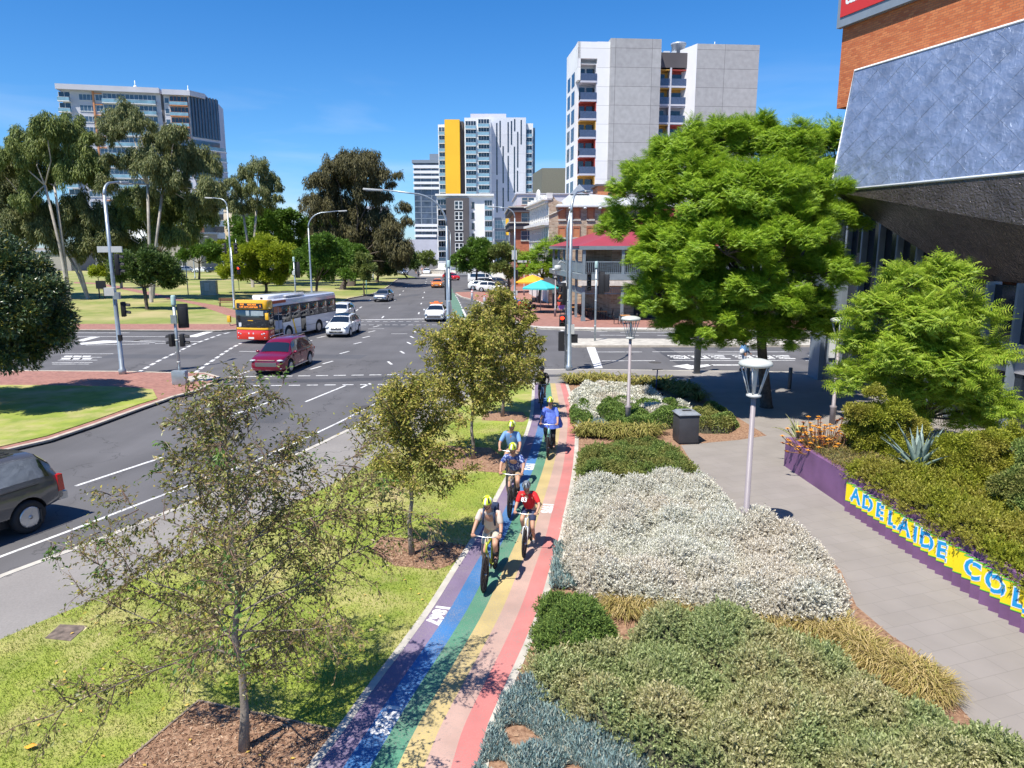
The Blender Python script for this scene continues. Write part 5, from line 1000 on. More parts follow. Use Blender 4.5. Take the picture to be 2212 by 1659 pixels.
# stone building with metal hip roof
Yn = 84.2; A = SL(Yn, .05); r, w = bld('stone_building', 'rubble stone building with white metal hip roof and bricked windows', A, A + Vector((24, .0, 0))); xq = lambda x, y=450: at(*q(x, y), Yn).x - A.x; zq = lambda y: at(*q(1300, y), Yn).z
ze = zq(350); b = MB(); b.bb(-.02, 24, 0, 9, 0, ze); 
pr = [(xq(825), ze), (xq(825), zq(160)), (xq(890), zq(160)), (xq(905), zq(210)), (xq(930), zq(245)), (xq(965), zq(272)), (xq(1000), zq(285)), (xq(1035), zq(288)), (xq(1040), ze)]
for i in range(len(pr)-3): a, c = pr[i+1], pr[i+2]; b.add([(a[0], .02, ze-.02), (c[0], .02, ze-.02), (c[0], .02, c[1]), (a[0], .02, a[1]), (a[0], .5, ze-.02), (c[0], .5, ze-.02), (c[0], .5, c[1]), (a[0], .5, a[1])], [(0, 1, 2, 3), (7, 6, 5, 4), (3, 2, 6, 7)])
P_(b, 'wall', M_stone, r)
b = MB(); x0, x1_ = xq(935), 22.; zr = zq(145)+.1
b.add([(x0, -.6, ze), (x1_, -.6, ze), (x1_, 9, ze), (x0, 9, ze), (xq(1190), 4, zr), (xq(1490), 4, zr)], [(0, 1, 5, 4), (1, 2, 5), (2, 3, 4, 5), (3, 0, 4)]); b.bb(x0, x1_, -.62, 9, ze-.15, ze); P_(b, 'roof', M_zinc, r)
b = MB(); xa, xb, xc = xq(1190), xq(1330), xq(1490); b.add([(xa, 3.4, zr-.05), (xc, 3.4, zr-.05), (xb, 3.4, zr+1.1), (xa, 6, zr-.05), (xc, 6, zr-.05), (xb, 6, zr+1.1)], [(0, 1, 2), (5, 4, 3), (0, 2, 5, 3), (1, 4, 5, 2)]); P_(b, 'roof_gable', M_alu, r)
for cxx in (1035, 1255, 1468, 1680):
    for y0, y1 in ((548, 400), (825, 680)):
        X0, X1 = xq(cxx-42), xq(cxx+42); z0, z1 = zq(y0), zq(y1)
        b = MB(); b.bb(X0, X1, -.04, .01, z0, z1, m=0); b.bb(X0-.13, X0, -.08, .01, z0-.1, z1+.1, m=1); b.bb(X1, X1+.13, -.08, .01, z0-.1, z1+.1, m=1); b.bb(X0-.13, X1+.13, -.09, .01, z1, z1+.22, m=1); b.bb(X0-.15, X1+.15, -.15, .01, z0-.2, z0, m=2); P_(b, 'window', [M_redb2, M_qr, M_conc], r)
for x in (1150, 1375, 1600): b = MB(); b.ball((xq(x), -.45, ze-.25), (.22, .25, .12), 10, 6); b.tube([(xq(x), 0, ze-.3), (xq(x), -.4, ze-.28)], .04, 6); P_(b, 'wall_lamp', M_frame, r)
b = MB(); b.tube([(xq(785), -.1, zq(515)), (xq(1050), -.1, zq(395))], .07, 6); P_(b, 'downpipe', M_conc, r)
A = at(1291, 402, 102); r, w = bld('brick_box', 'orange brick rooftop box with dark capping above the stone building', A, at(1352, 408, 102)); b = MB(); b.bb(0, w, 0, 6, 0, A.z, m=0); b.bb(-.3, w+.3, -.3, 6, A.z, A.z+.25, m=1); P_(b, 'wall', [M_redb2, M_dgrey], r); b = MB(); b.bb(w*.37, w*.5, -.05, .02, A.z-2.2, A.z-.9); P_(b, 'window', M_dglass, r)
# ---- hotel with verandah
Yh = 64.; A = SL(Yh); r, w = bld('corner_hotel', 'corner hotel with two level grey timber verandah and red roof', A, A + Vector((26, -.9, 0)), cat='hotel'); zt = lambda y: at(1300, 395+y*.1428, Yh).z
ye = zt(955); bf = 4.25; LEN = 17
# the street leg direction in local space
sd = inv2 = Matrix.Rotation(-r.rotation_euler.z, 3, 'Z') @ (SL(Yh+LEN) - SL(Yh)).normalized()
sdx, sdy = sd.x, sd.y
off = 3.2
def quadpt(a, bk): return (sdx*bk + a, sdy*bk)
b = MB(); b.prism([quadpt(off, off), (30, off), (30, 14), quadpt(off, LEN)], 0, 6.4); P_(b, 'wall', M_stone, r)
b = MB(); pa = [(-.4, -.5), (26, -.5), (26, off+1), quadpt(off+.6, off+.4), quadpt(off+.6, LEN), quadpt(-.4, LEN)]
e0 = (-.45, -.5, ye); e1 = (30, -.5, ye); e2 = (*quadpt(-.45, LEN), ye); t0 = (*quadpt(off+2.2, off+2), ye+1.75); t1 = (28, off+2, ye+1.75); t2 = (*quadpt(off+2.2, LEN-1), ye+1.75)
b.add([e0, e1, e2, t0, t1, t2], [(0, 1, 4, 3), (2, 0, 3, 5)]); b.add([(x, y, z-.12) for x, y, z in (e0, e1, e2, t0, t1, t2)], [(3, 4, 1, 0), (5, 3, 0, 2)])
s0 = (*quadpt(off+2.2, off+2), ye+1.75); b.add([t0, t1, (26, 12, ye+3.6), (*quadpt(off+6, 9), ye+3.6), t2], [(0, 1, 2, 3), (4, 0, 3)])
P_(b, 'roof', mat('roof_red_metal', (.30, .04, .055), .5, var=.08, scale=.5), r)
M_vt = mat('verandah_grey', (.17, .205, .23), .6, var=.08, scale=2)
b = MB(); b.bb(-.45, 30, -.52, -.42, ye-.32, ye+.0); strips(b, [Vector(quadpt(-.45, 0)), Vector(quadpt(-.45, LEN))], .1, ye-.32, ye); P_(b, 'fascia', M_vt, r)
b = MB(); b.prism(pa, bf-.5, bf, m=0); b.prism([(p[0], p[1]) for p in ((-.5, -.6), (26, -.6), (26, -.5), (-.4, -.5))], bf-1.0, bf-.55, m=1); P_(b, 'verandah_floor', [M_vt, mat('verandah_cream', (.55, .50, .44), .7)], r)
fx_ = [0, 3.4, 6.9, 10.4, 13.9, 17.4, 20.9, 24.4]; fy_ = [3.3, 6.6, 9.9, 13.2, 16.5]
for x in fx_: b = MB(); b.bb(x-.13, x+.13, -.35, -.09, 0, ye-.1); b.bb(x-.2, x+.2, -.42, -.02, 0, .5); P_(b, 'post', M_vt, r)
for y in fy_: p = quadpt(0, y); b = MB(); b.box((p[0], p[1], ye/2), (.24, .24, ye)); P_(b, 'post', M_vt, r)
def rail(x0, x1, z, h, step=.17):
    b = MB(); b.bb(x0, x1, -.27, -.17, z+h, z+h+.09); b.bb(x0, x1, -.26, -.18, z+.05, z+.12); n = int((x1-x0)/step)
    for i in range(n): x = x0 + step*(i+.5); b.bb(x-.022, x+.022, -.24, -.20, z+.12, z+h)
    return b
for i in range(len(fx_)-1): P_(rail(fx_[i]+.14, fx_[i+1]-.14, bf, 1.0), 'balustrade', M_vt, r); P_(rail(fx_[i]+.14, fx_[i+1]-.14, 2.45, .55), 'valance', M_vt, r)
for i, y in enumerate([0]+fy_[:-1]):
    p, p2 = quadpt(0, y+.15), quadpt(0, y+3.15); b = MB(); strips(b, [Vector(p), Vector(p2)], .06, bf+.05, bf+1.05); P_(b, 'balustrade', M_vt, r); b = MB(); strips(b, [Vector(p), Vector(p2)], .06, 2.4, 3.0); P_(b, 'valance', M_vt, r)
rep('window', window_fn(1.1, 2.0, 2, 2), [M_dglass, M_qr], r, [(x, off, z) for x in (6, 9.5, 13, 16.5, 20, 23.5) for z in (.7, 4.6)])
b = MB()
for i in range(40): x = 8.5 + i*.16; b.bb(x, x+.1, off-.35, off-.2, .3, 3.0, m=i % 2)
P_(b, 'slatted_screen', [mat('timber_dark', (.10, .06, .045), .7), mat('timber_pale', (.25, .17, .13), .7)], r)
b = MB(); b.bb(4.9, 8.3, off-.4, off-.05, 0, 3.2); P_(b, 'doorway', M_dark, r)  # solid box; the shade of the opening is put into its near-black colour
# ---- college building with metal clad overhang
D = Vector((-.319, .948, 0)); Tb = at(1793, 413, 30); Tt = at(1847, 153, 31.2); LN = 15.
root = empty('college_building', (16.4, 30, 0), label='college building with brick upper wall and crumpled metal clad overhang', cat='building'); o = Vector(root.location)
def tafe(b, name, m, **k): b.xf(Matrix.Translation(-o)); return b.build(name, m, root, **k)
m = mat('metal_shingles', (.22, .275, .39), .38, metal=.45, var=.16, scale=1.2, spec=.8); nt = m.node_tree; N = nt.nodes; L = nt.links  # base colour carries the blue of the reflected sky
tc = N.new('ShaderNodeTexCoord'); mp = N.new('ShaderNodeMapping'); mp.inputs['Rotation'].default_value = (R(30), R(20), R(20)); vo = N.new('ShaderNodeTexVoronoi'); vo.inputs['Scale'].default_value = 2.6; vo.distance = 'MANHATTAN'; n2 = N.new('ShaderNodeTexNoise'); n2.inputs['Scale'].default_value = 5; n2.inputs['Detail'].default_value = 4; n2.inputs['Distortion'].default_value = 1.2
L.new(tc.outputs['Object'], mp.inputs[0]); L.new(mp.outputs[0], vo.inputs['Vector']); L.new(mp.outputs[0], n2.inputs['Vector']); ad = N.new('ShaderNodeMath'); ad.inputs[1].default_value = .9; ad.operation = 'MULTIPLY_ADD'; L.new(vo.outputs['Distance'], ad.inputs[0]); L.new(n2.outputs['Fac'], ad.inputs[2])
bp = N.new('ShaderNodeBump'); bp.inputs['Strength'].default_value = .6; bp.inputs['Distance'].default_value = .06; L.new(ad.outputs[0], bp.inputs['Height']); L.new(bp.outputs[0], N['Principled BSDF'].inputs['Normal'])
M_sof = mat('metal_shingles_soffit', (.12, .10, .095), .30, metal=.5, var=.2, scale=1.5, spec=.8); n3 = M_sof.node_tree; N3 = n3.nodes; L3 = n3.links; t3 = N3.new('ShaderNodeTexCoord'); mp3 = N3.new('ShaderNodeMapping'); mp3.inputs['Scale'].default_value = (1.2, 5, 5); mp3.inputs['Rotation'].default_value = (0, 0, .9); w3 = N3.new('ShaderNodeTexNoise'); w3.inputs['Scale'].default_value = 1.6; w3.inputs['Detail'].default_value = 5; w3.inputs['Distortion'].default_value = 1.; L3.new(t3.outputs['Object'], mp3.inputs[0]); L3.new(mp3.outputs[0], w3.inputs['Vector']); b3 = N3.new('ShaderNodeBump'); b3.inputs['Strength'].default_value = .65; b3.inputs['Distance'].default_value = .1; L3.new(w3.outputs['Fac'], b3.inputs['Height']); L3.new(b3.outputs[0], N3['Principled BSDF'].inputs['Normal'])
back = Vector((7, 1.5, 0))
Nb, Nt = Tb - D*LN, Tt - D*LN; I0 = Vector((16.9, 27, 5.4)); I1 = Vector((18.6, 13.5, 5.4))
b = MB(); b.add([Tb, Nb, Nt, Tt], [(0, 1, 2, 3)]); b.add([Tb, Tt, Tt+back, I0], [(0, 1, 2, 3)]); b.add([Tt, Nt, Nt+back, Tt+back], [(0, 1, 2, 3)]); tafe(b, 'metal_cladding', m)
b = MB(); fN = (Nb-Tb).cross(Tt-Tb).normalized(); fN = fN if fN.x < 0 else -fN
for i in range(-6, 15):      # lapped seams of the shingles, running diagonally
    for sg in (1, -1):
        pts_ = []
        for j in range(13):
            v_ = j/12; u_ = (i + sg*v_*4.2)/12
            if 0 <= u_ <= 1: pts_.append(Tb.lerp(Nb, u_).lerp(Tt.lerp(Nt, u_), v_) + fN*.004 + Vector((0, 0, .02*math.sin(j*2.1+i))))
        if len(pts_) > 1: b.tube(pts_, .006, 4)
tafe(b, 'shingle_seams', mat('seam_metal', (.22, .26, .34), .4, metal=.4, var=.1))
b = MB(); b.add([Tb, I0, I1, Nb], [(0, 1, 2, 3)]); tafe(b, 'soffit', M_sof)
b = MB(); b.tube([Nt, Tt, Tb, Nb], .055, 6); tafe(b, 'edge_trim', M_frame)
Br = at(1807, 235, 32.5); bn = Vector((.948, .319, 0)); zb = Br.z; c0 = Vector((Br.x, Br.y, 0))
ang = math.atan2(D.y, D.x)
def wallbox(b, s0, s1, n0, n1, z0, z1, m=0):
    pts = [c0 - D*s0 + bn*n0, c0 - D*s1 + bn*n0, c0 - D*s1 + bn*n1, c0 - D*s0 + bn*n1]; b.prism(pts, z0, z1, m=m)
M_cb = brickmat('college_brick', (.46, .115, .035, 1), (.60, .20, .07, 1), (.30, .12, .07, 1), .24, .086, .008, coords='Object', axes=(PI/2, 0, 0), bump=.4, noisec=.35)
rb = empty('tmp', (0, 0, 0)); bpy.data.objects.remove(rb)
b = MB(); wallbox(b, 0, 17, 0, 8, zb, 26)
me = b.mesh('brick_wall', [M_cb]); Rz = Matrix.Rotation(ang+PI, 4, 'Z')   # keep the brick courses level and square to this wall
Mi = Matrix.Translation(c0) @ Rz; me.transform(Mi.inverted()); ob = link('brick_wall', me, root); ob.matrix_parent_inverse = Matrix(); ob.location = c0 - o; ob.rotation_euler = (0, 0, ang+PI)
zs_ = at(1822, 62, 32.5).z; b = MB(); wallbox(b, -.1, 17, -.25, -.02, zs_, zs_+4.5); tafe(b, 'sign_frame', M_steel)
z44 = at(1826, 44, 32.5).z; b = MB(); wallbox(b, .1, 3.4, -.29, -.25, z44+.05, z44+2.6); tafe(b, 'sign_panel', mat('sign_red', (.60, .035, .03), .5, var=0))
pc = c0 - D*1.35 + bn*(-.295) + Vector((0, 0, z44+.72)); tv, tf = text_geo('tafe', .78, .004, .018); M4 = frame_mat(pc - (-D)*.45 , -D, (0, 0, 1)); b = MB(); b.add([M4 @ Vector(v) for v in tv], tf); tv, tf = text_geo('SA', .55, .004, 0); M5 = frame_mat(pc + (-D)*.62, -D, (0, 0, 1)); b.add([M5 @ Vector(v) for v in tv], tf)
M6 = frame_mat(pc + (-D)*1.45 + Vector((0, 0, .15)), -D, (0, 0, 1)); ring = [M6 @ Vector((.26*math.cos(t), .26*math.sin(t), 0)) for t in np.linspace(0, 2*PI, 21)]; b.tube(ring, .025, 5); b.ball(pc + (-D)*(-.35) + Vector((0, 0, .52)), .11, 10, 6); tafe(b, 'sign_lettering', mat('sign_white', (.8, .8, .8), .5, var=0))
# glazed wall at ground level
g0, g1, g2 = Vector((16.2, 36.6, 0)), Vector((16.9, 27, 0)), Vector((18.9, 11, 0))
def gw(b, a, c, n0, n1, z0, z1, m=0):
    d = (c-a).normalized(); nn = Vector((-d.y, d.x, 0)); nn = nn if nn.x > 0 else -nn; b.prism([a+nn*n0, c+nn*n0, c+nn*n1, a+nn*n1], z0, z1, m=m)
b = MB(); gw(b, g0, g1, .0, .15, .1, 9.4); gw(b, g1, g2, 0, .15, .1, 5.3); tafe(b, 'glass_wall', M_dglass)
for a, c, n, top in ((g0, g1, 7, 9.4), (g1, g2, 12, 5.4)):
    for i in range(n+1):
        p = a.lerp(c, i/n); b = MB(); b.box((p.x-.02, p.y, top/2), (.55, .10, top), rz=.15); tafe(b, 'mullion', M_steel)
b = MB(); gw(b, g1, g2, -.06, .0, 2.35, 3.35, m=0); gw(b, g0, g2, -.08, 0, .1, .45, m=0); tafe(b, 'spandrel', mat('spandrel_pale', (.42, .42, .46), .6, var=.1, scale=1))
b = MB(); gw(b, g0 + Vector((.3, 0, 0)), g0.lerp(g1, .5)+Vector((.3, 0, 0)), .3, .6, 3.4, 5.2); gw(b, g0 + Vector((1.5, 0, 0)), g1 + Vector((1.5, 0, 0)), .5, 1, 5, 9); tafe(b, 'inner_brick_wall', M_redb2)
# entrance portal
b = MB(); b.bb(15.5, 16.6, 35.3, 35.9, .12, 6.3, m=0); b.bb(15.1, 15.35, 35.0, 36.2, .12, 5.6, m=0); tafe(b, 'portal_column', M_steel)
b = MB(); b.bb(13.6, 16.6, 35.6, 36.1, 3.55, 4.0, m=0); tafe(b, 'portal_canopy', M_steel)
b = MB(); b.bb(13.7, 16.0, 35.56, 35.59, 3.1, 3.45, m=0); tafe(b, 'display', M_dark)
ax, az = at(1757, 656, 35.8).x, at(1757, 656, 35.8).z; tv, tf = text_geo('ARTS', .5, .03, 0); M7 = frame_mat((ax, 35.8, 4.28), (-1, 0, 0), (0, 0, 1)); b = MB(); b.add([M7 @ Vector(v) for v in tv], tf); tafe(b, 'portal_lettering', M_frame)
b = MB(); b.bb(15.65, 15.95, 35.2, 35.25, 1.2, 2.1); tafe(b, 'notice', M_frame)
# ================================================================ vehicles
M_tyre = mat('tyre_rubber', (.02, .02, .022), .85, var=.1); M_rim = mat('alloy_rim', (.55, .56, .58), .3, metal=.8, var=0); M_blk = mat('black_plastic', (.025, .025, .028), .5, var=.1); M_chrome = mat('chrome', (.75, .75, .76), .12, metal=1, var=0)
M_cglass = mat('car_glass', (.012, .018, .026), .05, var=0, spec=1., coat=.5); M_lamp = mat('headlamp', (.42, .45, .48), .12, var=.3, scale=12, spec=1.); M_tail = mat('tail_lamp', (.45, .01, .01), .2, var=.1, spec=.9); M_plate = mat('number_plate', (.75, .75, .72), .5, var=0); M_amber = mat('amber', (.8, .35, .02), .4, var=0)
def paint(name, c, metal=.0): return mat(name, c, .22, metal=metal, var=.03, scale=1, coat=1., spec=.6)
def bool_cut(me, cutters, mats):
    o = bpy.data.objects.new('tmp', me); COL.objects.link(o); cs = []
    for cm in cutters:
        c = bpy.data.objects.new('cut', cm); COL.objects.link(c); c.hide_render = True; md = o.modifiers.new('b', 'BOOLEAN'); md.operation = 'DIFFERENCE'; md.object = c; md.solver = 'EXACT'; cs.append(c)
    out = eval_mesh(o)
    bpy.data.objects.remove(o)
    for c in cs: bpy.data.objects.remove(c)
    return out
def wheel(root, x, y, r, w, side, rim=None, style=5):
    b = MB(); b.lathe([(r*.62, -w/2), (r*.93, -w/2), (r, -w*.36), (r, w*.36), (r*.93, w/2), (r*.62, w/2), (r*.62, -w/2)], 28, axis='Y', m=0)
    t = b.build('wheel', M_tyre, root, loc=(x, y, r)); s = side
    h = MB(); R_ = r*.63
    h.lathe([(0, -.03), (R_*.98, -.03), (R_, .02), (R_*.9, .015), (R_*.88, -.01), (0, -.01)], 24, axis='Y', m=1)
    for i in range(style):
        a = 2*PI*i/style; h.box((R_*.5*math.cos(a), .018, R_*.5*math.sin(a)), (R_*.95, .03, R_*min(.22,1.1/style)), rot=Matrix.Rotation(-a, 3, 'Y'), m=0)
    h.lathe([(0, .045), (R_*.2, .04), (R_*.22, 0)], 12, axis='Y', m=0); h.lathe([(R_*.86, .03), (R_*1.0, .03), (R_*1.02, .0), (R_*.86, .0)], 24, axis='Y', m=0)
    M = Matrix.Translation((0, s*w*.42, 0)) @ (Matrix.Identity(4) if s > 0 else Matrix.Rotation(PI, 4, 'Z')); h.xf(M)
    h.build('rim', [rim or M_rim, M_blk], t)
    return t
def car(name, label, x, y, heading, p, pm, cat='car', group=None, rim=None, style=5, extras=None, z=0.0):
    """heading: direction (dx,dy) the car faces. p: profile dict, local +x forward"""
    root = empty(name, (x, y, z), math.atan2(heading[1], heading[0]), label=label, cat=cat, group=group)
    L_, Wd, wb, wr = p['L'], p['W'], p['wb'], p['wr']; st = p['st']  # station: x, ztop, zbelt, roofhalf, half
    rings = []
    for (sx, zt_, zb_, rw, hw, z0) in st:
        W2 = Wd/2*hw; pts = [(0, z0), (W2*.86, z0), (W2*.97, z0+.08), (W2*1.0, z0 + (zb_-z0)*.45), (W2*.985, z0+(zb_-z0)*.8), (W2*.95, zb_)]
        if zt_ - zb_ > .12: pts += [(W2*.95*.45 + rw*.55, zb_ + (zt_-zb_)*.5), (rw, zt_-.07), (rw*.86, zt_-.015), (rw*.45, zt_+.008), (0, zt_+.015)]
        else: pts += [(W2*.91, zb_ + (zt_-zb_)*.5), (W2*.84, zt_-.02), (W2*.7, zt_-.004), (W2*.4, zt_+.008), (0, zt_+.015)]
        rings.append([(sx, yy, zz) for yy, zz in pts])
    nk = len(rings[0]); n = len(rings)
    b = MB(); b.smooth = True; idx = []
    for rg in rings:
        base = len(b.v); full = rg + [(q[0], -q[1], q[2]) for q in rg[1:-1][::-1]]; b.v += full; idx.append(base)
    m = len(full)
    for i in range(n-1):
        for j in range(m):
            j2 = (j+1) % m; b.f.append([idx[i]+j, idx[i+1]+j, idx[i+1]+j2, idx[i]+j2]); b.m.append(0); b.sm.append(True)
    b.f.append([idx[0]+j for j in range(m)]); b.m.append(0); b.sm.append(False); b.f.append([idx[-1]+j for j in range(m)][::-1]); b.m.append(0); b.sm.append(False)
    me = b.mesh('body', [pm, M_blk])
    bm = bmesh.new(); bm.from_mesh(me); bmesh.ops.recalc_face_normals(bm, faces=bm.faces); bm.to_mesh(me); bm.free()
    ax = (wb/2 + p.get('wo', 0), -wb/2 + p.get('wo', 0)); cut = []
    for a in ax:
        c = MB(); c.lathe([(0, -Wd), (wr*1.17, -Wd), (wr*1.17, Wd), (0, Wd)], 24, c=(a, 0, wr*1.03), axis='Y', m=1); cm = c.mesh('c', [pm, M_blk]); bm = bmesh.new(); bm.from_mesh(cm); bmesh.ops.remove_doubles(bm, verts=bm.verts, dist=1e-4); bmesh.ops.recalc_face_normals(bm, faces=bm.faces); bm.to_mesh(cm); bm.free(); cut.append(cm)
    me2 = bool_cut(me, cut, None)
    if len(me2.polygons) < 50: me2 = me
    me2.polygons.foreach_set('use_smooth', [True]*len(me2.polygons)); me2.set_sharp_from_angle(angle=R(32)); body = link('body', me2, root)
    c = MB(); c.bb(-L_*.42, L_*.42, -Wd*.36, Wd*.36, .22, .55); c.build('underbody', M_blk, root)
    for a in ax:
        for s in (1, -1): wheel(root, a, s*(Wd/2-.115), wr, .22, s, rim, style)
    # glass: sampled from the body surface
    def samp(i, j, s=1):
        i0 = min(int(i), n-2); fi = i-i0; j0 = min(int(j), nk-2); fj = j-j0
        A = [Vector(rings[i0][j0]), Vector(rings[i0+1][j0]), Vector(rings[i0][j0+1]), Vector(rings[i0+1][j0+1])]
        q = A[0].lerp(A[1], fi).lerp(A[2].lerp(A[3], fi), fj); return Vector((q.x, q.y*s, q.z))
    def patch(nm, corners, s=1, mt=None, off=.012, nu=6, nv=4, mirror=False):
        """corners: (i0,i1,j0,j1)"""
        g = MB(); i0, i1, j0, j1 = corners[:4]; sk = corners[4] if len(corners) > 4 else (0, 0); P = []
        for a in range(nu+1):
            row = []
            for c_ in range(nv+1):
                v_ = c_/nv; ii0 = i0 + sk[0]*v_; ii1 = i1 + sk[1]*v_; row.append(samp(ii0 + (ii1-ii0)*a/nu, j0 + (j1-j0)*v_, s))
            P.append(row)
        V = []; cen = Vector((0, 0, .7))
        for a in range(nu+1):
            for c_ in range(nv+1):
                a0, a1, c0_, c1_ = max(a-1, 0), min(a+1, nu), max(c_-1, 0), min(c_+1, nv); nn = (P[a1][c_]-P[a0][c_]).cross(P[a][c1_]-P[a][c0_])
                if nn.length < 1e-9: nn = P[a][c_]-cen
                nn.normalize()
                if nn.dot(P[a][c_]-Vector((P[a][c_].x, 0, .6))) < 0: nn = -nn
                V.append(P[a][c_] + nn*off)
        F = [(a*(nv+1)+c_, (a+1)*(nv+1)+c_, (a+1)*(nv+1)+c_+1, a*(nv+1)+c_+1) for a in range(nu) for c_ in range(nv)]
        g.add(V, F, smooth=True); return g
    for nm, cr in p['glass']:
        if nm in ('windscreen', 'rear_window', 'sunroof'):
            g = patch(nm, cr); g2 = patch(nm, cr, -1); g.merge(g2); g.build(nm, M_cglass, root)
        else:
            for s in (1, -1): patch(nm, cr, s).build('side_window', M_cglass, root)
    for nm, cr, mt in p.get('patch', []):
        for s in (1, -1): patch(nm, cr, s, off=.01).build(nm, mt, root)
    F_ = L_/2; Rr = -L_/2
    for s in (1, -1):
        b = MB(); b.ball((p['mx'], s*(Wd/2+.09), p['mz']), (.07, .11, .075), 10, 6); b.bb(p['mx']-.02, p['mx']+.03, min(s*(Wd/2-.08), s*(Wd/2+.05)), max(s*(Wd/2-.08), s*(Wd/2+.05)), p['mz']-.06, p['mz']-.02); b.build('mirror', p.get('mirm', pm), root)
        b = MB(); b.bb(-.28, -.12, s*(Wd/2-.02)-.02, s*(Wd/2-.02)+.02, p['bz']-.14, p['bz']-.11); b.build('door_handle', p.get('hm', pm), root)
        b = MB()
        for xx in p['doors']: b.box((xx, s*(Wd/2*.985), (p['bz']+.3)/2), (.012, .03, p['bz']-.42))
        b.build('door_seam', M_blk, root)
    b = MB(); b.box((F_-.02, 0, .45), (.05, .5, .12)); b.build('number_plate', M_plate, root)
    if extras: extras(root, F_, Rr, Wd)
    return root
def front_bits(grille, gy, gz, gw, gh, lamp=(.62, .66, .34, .13), lower=None, chrome=False, bars=3, xo=0.0):
    def f(root, F_, Rr, Wd):
        b = MB(); b.box((F_-.03+xo, 0, gz), (.07, gw, gh), m=0)
        for i in range(bars): b.box((F_+.008+xo, 0, gz-gh/2+gh*(i+.5)/bars), (.02, gw*.98, gh*.28/1), m=1)
        b.build('grille', [M_blk, mat('grille_chrome', (.30, .30, .31), .3, metal=.8, var=0) if chrome else mat('grille_grey', (.12, .12, .13), .4)], root)
        ly, lz, lw, lh = lamp
        for s in (1, -1):
            b = MB(); b.ball((F_-.12+xo, s*ly, lz), (.16, lw/2, lh/2), 12, 8); b.build('headlight', M_lamp, root)
            b = MB(); b.ball((F_-.06+xo, s*(ly+.03), .38), (.05, .06, .05), 8, 6); b.build('fog_lamp', M_lamp, root)
            b = MB(); b.box((Rr+.03, s*(Wd/2-.2), .85), (.1, .26, .14)); b.build('tail_light', M_tail, root)
        if lower: b = MB(); b.box((F_-.03+xo, 0, lower[0]), (.07, lower[1], lower[2])); b.build('air_intake', M_blk, root)
    return f
